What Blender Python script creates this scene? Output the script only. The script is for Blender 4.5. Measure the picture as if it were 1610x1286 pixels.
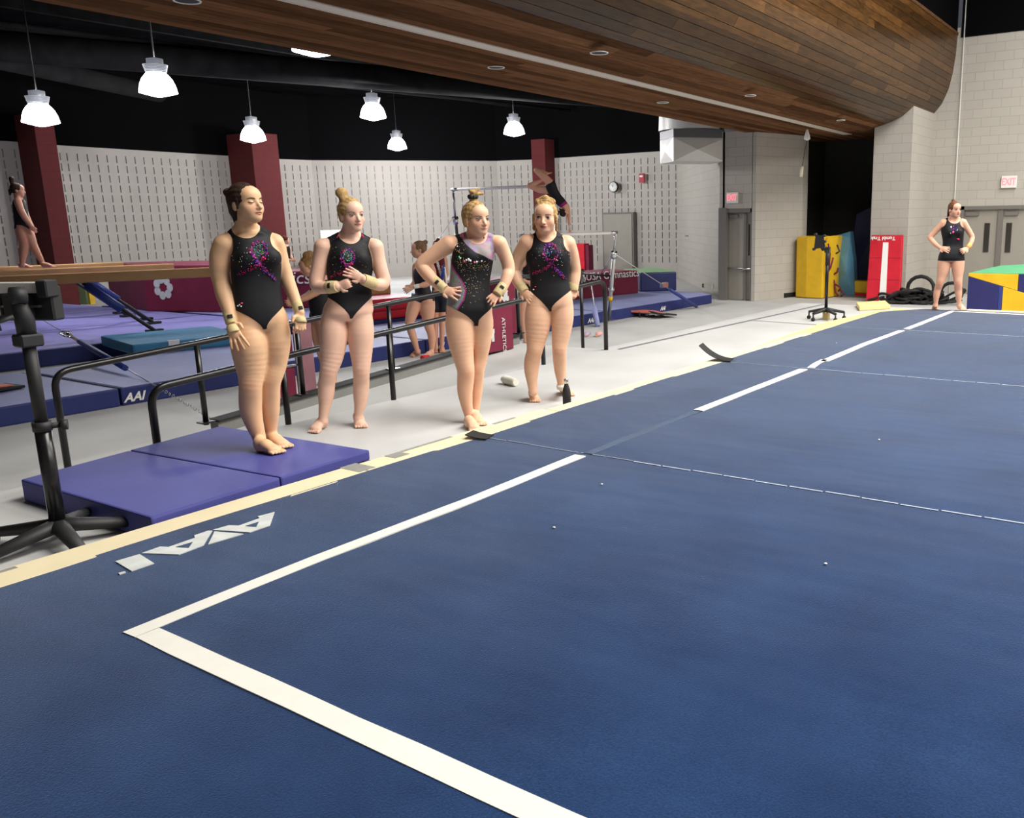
import bpy, bmesh, math, random
import numpy as np
from mathutils import Vector, Matrix

for o in list(bpy.data.objects): bpy.data.objects.remove(o, do_unlink=True)
SC = bpy.context.scene
COL = SC.collection
R = random.Random(7)
PI = math.pi

# ------------------------------------------------------------------ camera
F_PX, CX, CY = 1388.35, 1000.0, 640.0
PITCH, ROLL, YAW, EYE = 0.21352, -0.016383, 0.577698, 1.55
FW = Vector((math.cos(YAW)*math.cos(PITCH), math.sin(YAW)*math.cos(PITCH), -math.sin(PITCH)))
_r0 = Vector((math.sin(YAW), -math.cos(YAW), 0)); _u0 = _r0.cross(FW)
RT = _r0*math.cos(ROLL) + _u0*math.sin(ROLL)
UP = -_r0*math.sin(ROLL) + _u0*math.cos(ROLL)
CP = Vector((0, 0, EYE))
cd = bpy.data.cameras.new('camera'); cam = bpy.data.objects.new('camera', cd); COL.objects.link(cam)
M = Matrix((( RT.x, UP.x, -FW.x, CP.x), (RT.y, UP.y, -FW.y, CP.y), (RT.z, UP.z, -FW.z, CP.z), (0, 0, 0, 1)))
cam.matrix_world = M
cd.sensor_width = 36; cd.sensor_fit = 'HORIZONTAL'; cd.lens = F_PX/1610*36
cd.shift_x = (805-CX)/1610; cd.shift_y = (CY-643)/1610
cd.clip_start = 0.05; cd.clip_end = 200
SC.camera = cam

# ------------------------------------------------------------------ world, exposure, main lights
w = bpy.data.worlds.new('world'); SC.world = w; w.use_nodes = True
bg = w.node_tree.nodes['Background']; bg.inputs[0].default_value = (0.80, 0.86, 1.0, 1); bg.inputs[1].default_value = 0.05
SC.view_settings.view_transform = 'Standard'; SC.view_settings.look = 'None'
SC.view_settings.gamma = 1.0; SC.view_settings.use_curve_mapping = False
SC.view_settings.exposure = 0.62
def area(name, loc, sx, sy, power, col=(1, .965, .915), rot=(0, 0, 0)):
    l = bpy.data.lights.new(name, 'AREA'); l.shape = 'RECTANGLE'; l.size = sx; l.size_y = sy; l.energy = power; l.color = col
    o = bpy.data.objects.new(name, l); COL.objects.link(o); o.location = loc; o.rotation_euler = rot
    return o
# rows of high-bay lights over the main hall (camera side of the wooden bulkhead)
for i, (x, kx) in enumerate(((5.6, 1.55), (11.8, 1.4), (17.8, .95))):
    for j, y in enumerate((-7.0, .3)):
        area('hall_light', (x, y, 7.6), 4.6, 4.0, (430 if y > -3 else 330)*kx)

# ------------------------------------------------------------------ picture-to-place helpers
ZF = -0.40          # level of the lower gym floor behind the ramp
def ray(px, py): return FW + RT*((px-CX)/F_PX) - UP*((py-CY)/F_PX)
def G(px, py, z=0.0):
    d = ray(px, py); return CP + d*((z-EYE)/d.z)
def PX(px, py, X):
    d = ray(px, py); return CP + d*(X/d.x)
def PY(px, py, Y):
    d = ray(px, py); return CP + d*(Y/d.y)
def sm(t): t = min(1, max(0, t)); return t*t*(3-2*t)
def floor_z(x, y):
    if y > 7.3: return ZF
    if y < 5.95: return ZF*sm((x-14.5)/2.5)
    if x < 8.5: return max(ZF, -(8.5-x)*0.067)
    return ZF*max(sm((y-5.95)/1.35), sm((x-14.5)/2.5))

# ------------------------------------------------------------------ object helpers
def new(name, me, parent=None, mat=None):
    o = bpy.data.objects.new(name, me); COL.objects.link(o)
    if mat is not None:
        for m in (mat if isinstance(mat, (list, tuple)) else [mat]): me.materials.append(m)
    if parent is not None:
        o.parent = parent
        o.matrix_parent_inverse = Matrix.Translation(-parent.matrix_basis.translation) if False else Matrix.Identity(4)
    return o
def thing(name, label, cat, loc=(0, 0, 0), rz=0, group=None):
    o = bpy.data.objects.new(name, None); COL.objects.link(o); o.empty_display_size = .1
    o.location = loc; o.rotation_euler = (0, 0, rz); o['label'] = label; o['category'] = cat
    if group: o['group'] = group
    return o
MIRY = Matrix.Diagonal((1, -1, 1, 1))
def tag(o, label, cat, group=None):
    o['label'] = label; o['category'] = cat
    if group: o['group'] = group
    return o
def struct(o): o['kind'] = 'structure'; return o

class MB:
    """mesh collector; verts are given in world space and stored relative to org"""
    def __init__(s): s.v = []; s.f = []; s.mi = []; s.sm = []
    def add(s, vs, fs, mi=0, smooth=False):
        n = len(s.v); s.v += [tuple(v) for v in vs]
        for f in fs: s.f.append([i+n for i in f]); s.mi.append(mi); s.sm.append(smooth)
        return s
    def box(s, x0, y0, z0, x1, y1, z1, mi=0):
        return s.hexa([(x0,y0,z0),(x1,y0,z0),(x1,y1,z0),(x0,y1,z0),(x0,y0,z1),(x1,y0,z1),(x1,y1,z1),(x0,y1,z1)], mi)
    def hexa(s, p, mi=0):
        return s.add(p, [(3,2,1,0),(4,5,6,7),(0,1,5,4),(1,2,6,5),(2,3,7,6),(3,0,4,7)], mi)
    def prism(s, poly, z0, z1, mi=0):
        n = len(poly)
        a = sum(poly[i][0]*poly[(i+1)%n][1]-poly[(i+1)%n][0]*poly[i][1] for i in range(n))
        if a < 0: poly = poly[::-1]
        f0 = (lambda i: z0[i]) if isinstance(z0, (list, tuple)) else (lambda i: z0)
        f1 = (lambda i: z1[i]) if isinstance(z1, (list, tuple)) else (lambda i: z1)
        vs = [(p[0], p[1], f0(i)) for i, p in enumerate(poly)] + [(p[0], p[1], f1(i)) for i, p in enumerate(poly)]
        fs = [list(range(n))[::-1], list(range(n, 2*n))] + [(i, (i+1)%n, n+(i+1)%n, n+i) for i in range(n)]
        return s.add(vs, fs, mi)
    def tube(s, pts, r, n=10, mi=0, caps=True, flat=None):
        pts = [Vector(p) for p in pts]; rs = r if isinstance(r, (list, tuple)) else [r]*len(pts)
        base = len(s.v); prev = None
        for i, p in enumerate(pts):
            t = (pts[min(i+1, len(pts)-1)]-pts[max(i-1, 0)]).normalized()
            if prev is None:
                a = Vector((0, 0, 1)) if abs(t.z) < .9 else Vector((1, 0, 0))
                u = t.cross(a).normalized()
            else:
                u = (prev - t*prev.dot(t)).normalized()
            prev = u; v = t.cross(u)
            for k in range(n):
                c, q = math.cos(2*PI*k/n), math.sin(2*PI*k/n)
                s.v.append(tuple(p + u*(c*rs[i]) + v*(q*rs[i]*(flat or 1))))
        for i in range(len(pts)-1):
            for k in range(n):
                a = base+i*n+k; b = base+i*n+(k+1) % n
                s.f.append([a, b, b+n, a+n]); s.mi.append(mi); s.sm.append(True)
        if caps:
            s.f.append([base+k for k in range(n)][::-1]); s.mi.append(mi); s.sm.append(False)
            e = base+(len(pts)-1)*n
            s.f.append([e+k for k in range(n)]); s.mi.append(mi); s.sm.append(False)
        return s
    def lathe(s, c, prof, n=24, mi=0, axis='z', smooth=True):
        base = len(s.v); c = Vector(c)
        for r, h in prof:
            for k in range(n):
                a = 2*PI*k/n
                if axis == 'z': d = (r*math.cos(a), r*math.sin(a), h)
                elif axis == 'x': d = (h, r*math.cos(a), r*math.sin(a))
                else: d = (r*math.sin(a), h, r*math.cos(a))
                s.v.append(tuple(c+Vector(d)))
        for i in range(len(prof)-1):
            for k in range(n):
                a = base+i*n+k; b = base+i*n+(k+1) % n
                s.f.append([a, b, b+n, a+n]); s.mi.append(mi); s.sm.append(smooth)
        return s
    def ball(s, c, r, mi=0, n=12, sc=(1, 1, 1)):
        prof = [(max(1e-5, r*math.sin(PI*i/(n//2+1)))*1.0, -r*math.cos(PI*i/(n//2+1))) for i in range(n//2+2)]
        base = len(s.v); s.lathe(c, prof, n, mi)
        for i in range(base, len(s.v)):
            v = Vector(s.v[i])-Vector(c); s.v[i] = (c[0]+v.x*sc[0], c[1]+v.y*sc[1], c[2]+v.z*sc[2])
        return s
    def build(s, name, mat, parent=None, bevel=0, seg=1):
        org = Vector((0, 0, 0))
        if parent is not None:
            q = parent; org = Vector((0, 0, 0)); Mx = Matrix.Identity(4)
            while q is not None: Mx = q.matrix_basis @ Mx; q = q.parent
            inv = Mx.inverted()
        me = bpy.data.meshes.new(name)
        vs = [tuple(inv @ Vector(v)) for v in s.v] if parent is not None else s.v
        me.from_pydata(vs, [], s.f)
        for i, p in enumerate(me.polygons): p.material_index = s.mi[i]; p.use_smooth = s.sm[i]
        me.validate(); me.update()
        if bevel:
            bm = bmesh.new(); bm.from_mesh(me)
            bmesh.ops.remove_doubles(bm, verts=bm.verts, dist=1e-5)
            es = [e for e in bm.edges if len(e.link_faces) == 2 and e.calc_face_angle(0) > .5]
            bmesh.ops.bevel(bm, geom=es, offset=bevel, segments=seg, affect='EDGES', profile=.6)
            for f in bm.faces: f.smooth = False
            bm.to_mesh(me); bm.free()
        return new(name, me, parent, mat)

# ------------------------------------------------------------------ materials
def nodes(m): return m.node_tree.nodes, m.node_tree.links
def mat(name, col, rough=.6, metal=0, var=0.0, vscale=6, bump=0, bscale=80, col2=None, spec=.5, emit=None, es=0, sheen=0, stretch=None, coat=0, detail=4):
    m = bpy.data.materials.new(name); m.use_nodes = True; N, L = nodes(m); b = N['Principled BSDF']
    b.inputs['Base Color'].default_value = (*col, 1); b.inputs['Roughness'].default_value = rough
    b.inputs['Metallic'].default_value = metal; b.inputs['Specular IOR Level'].default_value = spec
    if sheen: b.inputs['Sheen Weight'].default_value = sheen
    if coat: b.inputs['Coat Weight'].default_value = coat; b.inputs['Coat Roughness'].default_value = .25
    tc = N.new('ShaderNodeTexCoord'); mp = N.new('ShaderNodeMapping'); L.new(tc.outputs['Object'], mp.inputs[0])
    if stretch: mp.inputs['Scale'].default_value = stretch
    if var or col2:
        n = N.new('ShaderNodeTexNoise'); n.inputs['Scale'].default_value = vscale; n.inputs['Detail'].default_value = detail
        L.new(mp.outputs[0], n.inputs['Vector'])
        cr = N.new('ShaderNodeValToRGB'); L.new(n.outputs['Fac'], cr.inputs[0])
        c2 = col2 or tuple(c*(1-var) for c in col); c1 = col if col2 else tuple(min(1, c*(1+var)) for c in col)
        cr.color_ramp.elements[0].position = .32; cr.color_ramp.elements[1].position = .68
        cr.color_ramp.elements[0].color = (*c2, 1); cr.color_ramp.elements[1].color = (*c1, 1)
        L.new(cr.outputs[0], b.inputs['Base Color'])
    if bump:
        n2 = N.new('ShaderNodeTexNoise'); n2.inputs['Scale'].default_value = bscale; n2.inputs['Detail'].default_value = 3
        L.new(mp.outputs[0], n2.inputs['Vector'])
        bp = N.new('ShaderNodeBump'); bp.inputs['Strength'].default_value = bump; bp.inputs['Distance'].default_value = .01
        L.new(n2.outputs['Fac'], bp.inputs['Height']); L.new(bp.outputs[0], b.inputs['Normal'])
    if emit: b.inputs['Emission Color'].default_value = (*emit, 1); b.inputs['Emission Strength'].default_value = es
    return m
def lin(r, g, b):
    f = lambda c: ((c/255+.055)/1.055)**2.4 if c > 10 else c/255/12.92
    return (f(r), f(g), f(b))

m_floor = mat('grey_floor', lin(188, 188, 186), .75, var=.08, vscale=1.1, bump=.05, bscale=60, detail=6)
m_seam = mat('floor_seam', lin(112, 114, 120), .8)
m_curb = mat('curb_grey', lin(120, 120, 116), .7, var=.08, vscale=5)
m_black = mat('black_metal', (.012, .012, .013), .28, 0.3, spec=.6)
m_matt = mat('matt_black', (.016, .016, .017), .6)
m_rubber = mat('black_rubber', (.009, .009, .009), .7)
m_foam = mat('cream_foam', lin(222, 208, 172), .8, var=.04, vscale=4)
m_foam2 = mat('beige_foam', lin(226, 204, 140), .85, var=.07, vscale=7)
m_tape = mat('white_tape', lin(216, 214, 205), .7, var=.03, vscale=9)
m_logo = mat('silver_logo', lin(196, 200, 196), .55, var=.10, vscale=16)
m_dtape = mat('dull_tape', lin(140, 140, 134), .7, var=.1, vscale=20)
m_purple = mat('violet_vinyl', lin(74, 76, 142), .55, spec=.22, var=.08, vscale=3, bump=.12, bscale=7)
m_navy = mat('navy_vinyl', lin(44, 52, 104), .55, spec=.22, var=.10, vscale=3, bump=.1, bscale=8)
m_lav = mat('lavender_vinyl', lin(150, 156, 202), .55, spec=.22, var=.09, vscale=1.8, bump=.1, bscale=6)
m_lav2 = mat('lilac_vinyl', lin(140, 136, 200), .55, spec=.22, var=.09, vscale=1.5, bump=.1, bscale=6)
m_teal = mat('teal_vinyl', lin(66, 132, 172), .55, spec=.22, var=.12, vscale=4)
m_maroon = mat('maroon_vinyl', lin(112, 36, 58), .55, spec=.22, var=.12, vscale=3, bump=.25, bscale=4)
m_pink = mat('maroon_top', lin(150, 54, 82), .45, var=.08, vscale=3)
m_red = mat('red_vinyl', lin(196, 36, 52), .55, spec=.22, var=.10, vscale=4, bump=.12, bscale=9)
m_red2 = mat('red_side', lin(160, 24, 44), .45, var=.08, vscale=4)
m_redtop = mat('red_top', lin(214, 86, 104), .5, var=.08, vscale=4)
m_white = mat('white_print', lin(232, 232, 228), .6)
m_yel = mat('yellow_vinyl', lin(222, 178, 30), .45, var=.07, vscale=5, bump=.08, bscale=8)
m_navy2 = mat('deep_navy_vinyl', lin(46, 48, 100), .55, spec=.22, var=.07, vscale=6)
m_green = mat('green_vinyl', lin(78, 160, 112), .5, var=.05)
m_pgreen = mat('pale_green_vinyl', lin(160, 205, 150), .5, var=.05)
m_wallw = mat('painted_block', lin(176, 170, 163), .85, var=.04, vscale=1.2, bump=.25, bscale=120)
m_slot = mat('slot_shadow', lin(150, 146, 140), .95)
m_blackwall = mat('black_paint', (.0042, .0042, .0046), 1.0, spec=0)
m_redcol = mat('red_pillar', lin(130, 34, 34), .7, var=.05, vscale=4)
m_door = mat('door_grey', lin(150, 145, 135), .6, var=.03)
m_frame = mat('frame_grey', lin(112, 108, 102), .6)
m_steel = mat('steel', (.62, .62, .62), .35, 1.0)
m_chrome = mat('chrome', (.8, .8, .8), .15, 1.0)
m_glassd = mat('dark_glass', (.04, .035, .03), .1, spec=.8)
m_duct = mat('duct_white', lin(215, 213, 208), .4, 0.3, var=.03)
m_ductd = mat('duct_dark', (.05, .05, .055), .6)
m_ceil = mat('ceiling_black', (.005, .005, .0055), 1.0, spec=0, var=.3, vscale=2)
m_beam = mat('beam_suede', lin(186, 142, 94), .85, var=.08, vscale=5, bump=.1, bscale=60)
m_blue = mat('blue_pad', lin(40, 56, 130), .5, var=.08)
m_bar = mat('bar_wood', lin(230, 226, 222), .5)
m_cream = mat('cream_plastic', lin(230, 222, 196), .5)
m_bottle = mat('white_bottle', lin(226, 224, 208), .45)
m_sign = mat('sign_white', lin(226, 226, 220), .5)
m_signred = mat('exit_red', (1.0, .12, .16), .5, emit=(1.0, .16, .22), es=1.0)
m_lampcap = mat('lamp_cap', lin(150, 150, 150), .4, 0.4, emit=(.8, .85, 1), es=.12)
m_lampglow = mat('lamp_glow', (1, 1, 1), .3, emit=(.92, .96, 1.0), es=9)

def carpet_mat():
    m = bpy.data.materials.new('blue_carpet'); m.use_nodes = True; N, L = nodes(m); b = N['Principled BSDF']
    b.inputs['Roughness'].default_value = .95; b.inputs['Specular IOR Level'].default_value = .05
    b.inputs['Sheen Weight'].default_value = 1.0; b.inputs['Sheen Roughness'].default_value = .32; b.inputs['Sheen Tint'].default_value = (.75, .85, 1, 1)
    tc = N.new('ShaderNodeTexCoord')
    fine = N.new('ShaderNodeTexNoise'); fine.inputs['Scale'].default_value = 150; fine.inputs['Detail'].default_value = 3
    big = N.new('ShaderNodeTexNoise'); big.inputs['Scale'].default_value = 1.3; big.inputs['Detail'].default_value = 6; big.inputs['Roughness'].default_value = .62
    L.new(tc.outputs['Object'], fine.inputs['Vector']); L.new(tc.outputs['Object'], big.inputs['Vector'])
    r1 = N.new('ShaderNodeValToRGB'); r1.color_ramp.elements[0].position = .3; r1.color_ramp.elements[1].position = .75
    r1.color_ramp.elements[0].color = (*lin(22, 43, 80), 1); r1.color_ramp.elements[1].color = (*lin(35, 61, 102), 1)
    L.new(big.outputs['Fac'], r1.inputs[0])
    r2 = N.new('ShaderNodeValToRGB'); r2.color_ramp.elements[0].position = .25; r2.color_ramp.elements[1].position = .8
    r2.color_ramp.elements[0].color = (.62, .62, .62, 1); r2.color_ramp.elements[1].color = (1.25, 1.25, 1.22, 1)
    L.new(fine.outputs['Fac'], r2.inputs[0])
    mx = N.new('ShaderNodeMix'); mx.data_type = 'RGBA'; mx.blend_type = 'MULTIPLY'; mx.inputs['Factor'].default_value = 1
    L.new(r1.outputs[0], mx.inputs['A']); L.new(r2.outputs[0], mx.inputs['B']); L.new(mx.outputs['Result'], b.inputs['Base Color'])
    wr = N.new('ShaderNodeTexNoise'); wr.inputs['Scale'].default_value = 2.2; wr.inputs['Detail'].default_value = 2
    mp = N.new('ShaderNodeMapping'); mp.inputs['Scale'].default_value = (1.2, .35, 1); mp.inputs['Rotation'].default_value = (0, 0, .5)
    L.new(tc.outputs['Object'], mp.inputs[0]); L.new(mp.outputs[0], wr.inputs['Vector'])
    add = N.new('ShaderNodeMath'); add.operation = 'MULTIPLY_ADD'; add.inputs[1].default_value = .12
    L.new(fine.outputs['Fac'], add.inputs[0]); L.new(wr.outputs['Fac'], add.inputs[2])
    bp = N.new('ShaderNodeBump'); bp.inputs['Strength'].default_value = .5; bp.inputs['Distance'].default_value = .03
    L.new(add.outputs[0], bp.inputs['Height']); L.new(bp.outputs[0], b.inputs['Normal'])
    return m
m_carpet = carpet_mat()
def block_mat(name, c1, c2, mort, rot=0):
    """painted concrete block: fine joints only (flat wall too far for single blocks)"""
    m = bpy.data.materials.new(name); m.use_nodes = True; N, L = nodes(m); b = N['Principled BSDF']; b.inputs['Roughness'].default_value = .85
    tc = N.new('ShaderNodeTexCoord'); mp = N.new('ShaderNodeMapping'); L.new(tc.outputs['UV'], mp.inputs[0])
    br = N.new('ShaderNodeTexBrick'); br.inputs['Scale'].default_value = 1; br.inputs['Brick Width'].default_value = .4; br.inputs['Row Height'].default_value = .2
    br.inputs['Mortar Size'].default_value = .006; br.inputs['Color1'].default_value = (*c1, 1); br.inputs['Color2'].default_value = (*c2, 1); br.inputs['Mortar'].default_value = (*mort, 1)
    br.inputs['Mortar Smooth'].default_value = .4
    L.new(mp.outputs[0], br.inputs['Vector']); L.new(br.outputs['Color'], b.inputs['Base Color'])
    bp = N.new('ShaderNodeBump'); bp.inputs['Strength'].default_value = .4; bp.inputs['Distance'].default_value = .006; bp.invert = True
    L.new(br.outputs['Fac'], bp.inputs['Height']); L.new(bp.outputs[0], b.inputs['Normal'])
    return m
m_block = block_mat('concrete_block', lin(178, 173, 164), lin(174, 169, 160), lin(158, 154, 147))
m_blockred = block_mat('red_block', lin(90, 21, 23), lin(86, 20, 22), lin(76, 18, 20))
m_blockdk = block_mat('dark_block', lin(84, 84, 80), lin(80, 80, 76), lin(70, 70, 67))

def wood_mat(name, base, dark, rough=.32):
    m = bpy.data.materials.new(name); m.use_nodes = True; N, L = nodes(m); b = N['Principled BSDF']
    b.inputs['Roughness'].default_value = rough; b.inputs['Specular IOR Level'].default_value = .14 if rough < .5 else .0
    oi = N.new('ShaderNodeObjectInfo'); tc = N.new('ShaderNodeTexCoord')
    mp = N.new('ShaderNodeMapping'); mp.inputs['Scale'].default_value = (.9, 9, 9)
    L.new(tc.outputs['Object'], mp.inputs[0])
    n = N.new('ShaderNodeTexNoise'); n.inputs['Scale'].default_value = 3.2; n.inputs['Detail'].default_value = 7; n.inputs['Distortion'].default_value = .7
    L.new(mp.outputs[0], n.inputs['Vector'])
    cr = N.new('ShaderNodeValToRGB'); cr.color_ramp.elements[0].position = .3; cr.color_ramp.elements[1].position = .72
    cr.color_ramp.elements[0].color = (*dark, 1); cr.color_ramp.elements[1].color = (*base, 1); L.new(n.outputs['Fac'], cr.inputs[0])
    mr = N.new('ShaderNodeMapRange'); mr.inputs['To Min'].default_value = .58; mr.inputs['To Max'].default_value = 1.5
    L.new(oi.outputs['Random'], mr.inputs['Value'])
    mx = N.new('ShaderNodeMix'); mx.data_type = 'RGBA'; mx.blend_type = 'MULTIPLY'; mx.inputs['Factor'].default_value = 1
    L.new(cr.outputs[0], mx.inputs['A']); L.new(mr.outputs[0], mx.inputs['B']); L.new(mx.outputs['Result'], b.inputs['Base Color'])
    return m
m_wood = wood_mat('plank_wood', lin(92, 62, 31), lin(54, 36, 17))
m_woodflat = wood_mat('soffit_wood', lin(118, 86, 62), lin(92, 64, 45), .9)
# ================================================================== floor
mb = MB()
def quadgrid(xs, ys, zf, rev=False):
    for i in range(len(xs)-1):
        for j in range(len(ys)-1):
            p = [(xs[i], ys[j]), (xs[i+1], ys[j]), (xs[i+1], ys[j+1]), (xs[i], ys[j+1])]
            mb.add([(a, b, zf(a, b)) for a, b in p], [(0, 1, 2, 3)])
xsA = [-8, 0, 4, 8.5] + [14.5+.25*k for k in range(11)] + [20, 23, 27]
quadgrid(xsA, [-14, 0, 5.95], lambda x, y: ZF*sm((x-14.5)/2.5))
quadgrid([8.5] + [14.5+.25*k for k in range(11)] + [20, 23, 27], [5.95+.135*k for k in range(11)], lambda x, y: ZF*max(sm((y-5.95)/1.35), sm((x-14.5)/2.5)))
quadgrid([-8, 27], [7.3, 16, 27], lambda x, y: ZF)
xr = 8.5+ZF/.067
quadgrid([-8, xr], [5.95, 7.3], lambda x, y: ZF)
quadgrid([xr, 8.5], [5.95, 7.3], lambda x, y: -(8.5-x)*.067)
mb.add([(-8, 5.95, 0), (8.5, 5.95, 0), (xr, 5.95, ZF), (-8, 5.95, ZF)], [(0, 1, 2, 3)])
mb.add([(8.5, 7.3, 0), (xr, 7.3, ZF), (8.5, 7.3, ZF)], [(0, 1, 2)])
mb.add([(8.5, 5.95, 0), (8.5, 7.3, 0), (8.5, 7.3, ZF)], [(0, 1, 2)])
fl = struct(mb.build('floor', m_floor))
def seamline(p0, p1, wd):
    p0, p1 = Vector(p0), Vector(p1); n = 14; d = (p1-p0).normalized(); s = Vector((-d.y, d.x, 0))*wd/2
    q = MB(); vs = []
    for i in range(n+1):
        p = p0.lerp(p1, i/n); z = floor_z(p.x, min(p.y, 5.94))+.004
        vs += [(p.x+s.x, p.y+s.y, z), (p.x-s.x, p.y-s.y, z)]
    q.add(vs, [(2*i, 2*i+1, 2*i+3, 2*i+2) for i in range(n)])
    o = q.build('seam_strip', m_seam, fl); return o
seamline((8.6, 5.84, 0), (15.6, 5.55, 0), .05)
seamline((11.9, 5.65, 0), (11.8, 4.5, 0), .025)
# concrete curb along the far edge of the ramp
mb = MB()
XK = 4.35; ZK = -(8.5-XK)*.067
mb.hexa([(XK, 7.24, ZF), (8.45, 7.24, 0), (8.45, 7.36, ZF), (XK, 7.36, ZF), (XK, 7.24, ZK+.11), (8.45, 7.24, .10), (8.45, 7.36, .10), (XK, 7.36, ZK+.11)])
curb = struct(mb.build('trim_1', m_curb))
mb = MB(); mb.hexa([(XK, 7.22, ZK+.105), (8.45, 7.22, .095), (8.45, 7.37, .095), (XK, 7.37, ZK+.105), (XK, 7.22, ZK+.125), (8.45, 7.22, .118), (8.45, 7.37, .118), (XK, 7.37, ZK+.125)])
mb.build('edge_strip', m_rubber, curb)

# ================================================================== spring floor
sf = thing('exercise_floor', 'large blue carpeted tumbling floor edged with cream foam', 'sports floor', (7, 0, 0))
Y1 = 4.08
sx = [-3.0, .75, 4.30, 7.85, 11.03, 13.62]
mb = MB(); mb.box(-3, -11, .0, 13.6, Y1-.01, .085); mb.build('foam_base', m_foam2, sf)
for i in range(5):
    q = MB(); a, b = sx[i]+.002, sx[i+1]-.002
    nx, ny = 12, 30; vs = []
    for ix in range(nx+1):
        for iy in range(ny+1):
            x = a+(b-a)*ix/nx; y = -11+(Y1+11)*iy/ny
            e = min(ix, nx-ix)
            z = .1+.004*min(1, e/4)*math.sin(x*3.1+y*1.7)*math.sin(y*2.3-x) - (.002 if e == 0 else 0)
            if i == 4 and ix == nx: x += .0
            if i == 4 and x > 13.0: 
                y2 = Y1-(x-13.0)*.75
                y = min(y, y2) if iy == ny else y
            vs.append((x, y, z))
    q.add(vs, [(ix*(ny+1)+iy, (ix+1)*(ny+1)+iy, (ix+1)*(ny+1)+iy+1, ix*(ny+1)+iy+1) for ix in range(nx) for iy in range(ny)], 0, True)
    q.build('carpet_roll', m_carpet, sf)
# pale hook-and-loop joints
for x in sx[2:5]:
    q = MB(); n = 60
    m = mat('joint_thread', lin(158, 168, 182), .9, var=.2, vscale=40) if x == sx[2] else bpy.data.materials['joint_thread']
    for (dx, y0) in ((0, 2.9 if x < 5 else 3.3), ):
        for k in range(n):
            ya = Y1-.05-(Y1+8)*k/n; yb = Y1-.05-(Y1+8)*(k+.93)/n
            wv = .006*math.sin(k*1.7)
            wd = .0065 if ya < y0 else .003
            q.box(x-wd+wv, yb, .0975, x+wd+wv, ya, .1015)
    q.build('joint_seam', m, sf)
# foam edge strip
q = MB()
for (x0, x1, y0, y1, z) in ((-3, 1.0, Y1, 4.27, .1), (1.0, 3.35, Y1, 4.27, .1), (3.35, 5.2, Y1, 4.26, .1), (5.2, 8.0, Y1, 4.22, .1), (8.0, 10.2, Y1, 4.2, .1)):
    q.box(x0, y0-.03, 0, x1-.004, y1, z)
q.build('edge_foam', m_foam, sf, .006)
q = MB(); q.prism([(9.0, 4.15), (13.2, 4.05), (13.2, 4.22), (11.3, 4.38), (9.0, 4.24)], 0, .09); q.build('edge_foam', m_foam2, sf)
q = MB()
for (a, b) in ((1.18, 1.55), (3.75, 4.2), (4.62, 4.86)):
    q.box(a, 4.225, .1, b, 4.255, .1015)
q.box(3.30, 4.10, .1, 3.42, 4.28, .102); q.box(3.62, 4.15, .1, 3.74, 4.25, .102)
q.build('worn_tape', m_dtape, sf)
# white boundary tape
def tapeline(pts, wd, name='boundary_tape', m=None, z=.104):
    q = MB(); vs = []; n = 0
    pts = [Vector(p) for p in pts]
    for i in range(len(pts)-1):
        L = (pts[i+1]-pts[i]).length; k = max(2, int(L/.22))
        for j in range(k+(1 if i == len(pts)-2 else 0)):
            p = pts[i].lerp(pts[i+1], j/k)
            d = (pts[i+1]-pts[i]).normalized()
            s = Vector((-d.y, d.x, 0))*wd/2
            w1 = 1+R.uniform(-.07, .07); w2 = 1+R.uniform(-.07, .07); zz = z
            vs += [(p.x+s.x*w1, p.y+s.y*w1, zz), (p.x-s.x*w2, p.y-s.y*w2, zz)]; n += 1
    n = len(vs)//2
    top = [(2*i, 2*i+1, 2*i+3, 2*i+2) for i in range(n-1)]
    vs2 = vs+[(a, b, c-.006) for a, b, c in vs]; o = 2*n
    side = [(2*i, 2*i+2, o+2*i+2, o+2*i) for i in range(n-1)]+[(2*i+3, 2*i+1, o+2*i+1, o+2*i+3) for i in range(n-1)]
    q.add(vs2, top+side); return q.build(name, m or m_tape, sf)
yl = 3.17
tapeline([(1.46, yl-.02, 0), (2.3, yl+.005, 0), (3.3, yl-.01, 0), (4.24, yl+.01, 0)], .082)
tapeline([(1.505, yl-.062, 0), (1.49, 2.0, 0), (1.48, 1.2, 0), (1.475, .0, 0), (1.47, -3, 0)], .09)
tapeline([(5.72, yl+.0, 0), (6.8, yl+.0, 0), (7.78, yl, 0)], .085)
tapeline([(7.88, yl-.03, 0), (8.2, yl+.02, 0), (8.4, yl+.03, 0)], .07)
tapeline([(8.3, yl+.0, 0), (9.6, yl+.03, 0), (10.95, yl+.01, 0)], .085)
tapeline([(11.1, yl+.0, 0), (12.2, yl+.0, 0), (13.38, yl+.0, 0)], .085)
tapeline([(13.43, yl+.03, 0), (13.38, 2.2, 0), (13.36, -3, 0)], .10)
tapeline([(4.3, yl, 0), (5.7, yl, 0)], .07, 'tape_residue', mat('tape_residue', lin(62, 78, 100), .9, var=.1, vscale=14), .1015)
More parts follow.
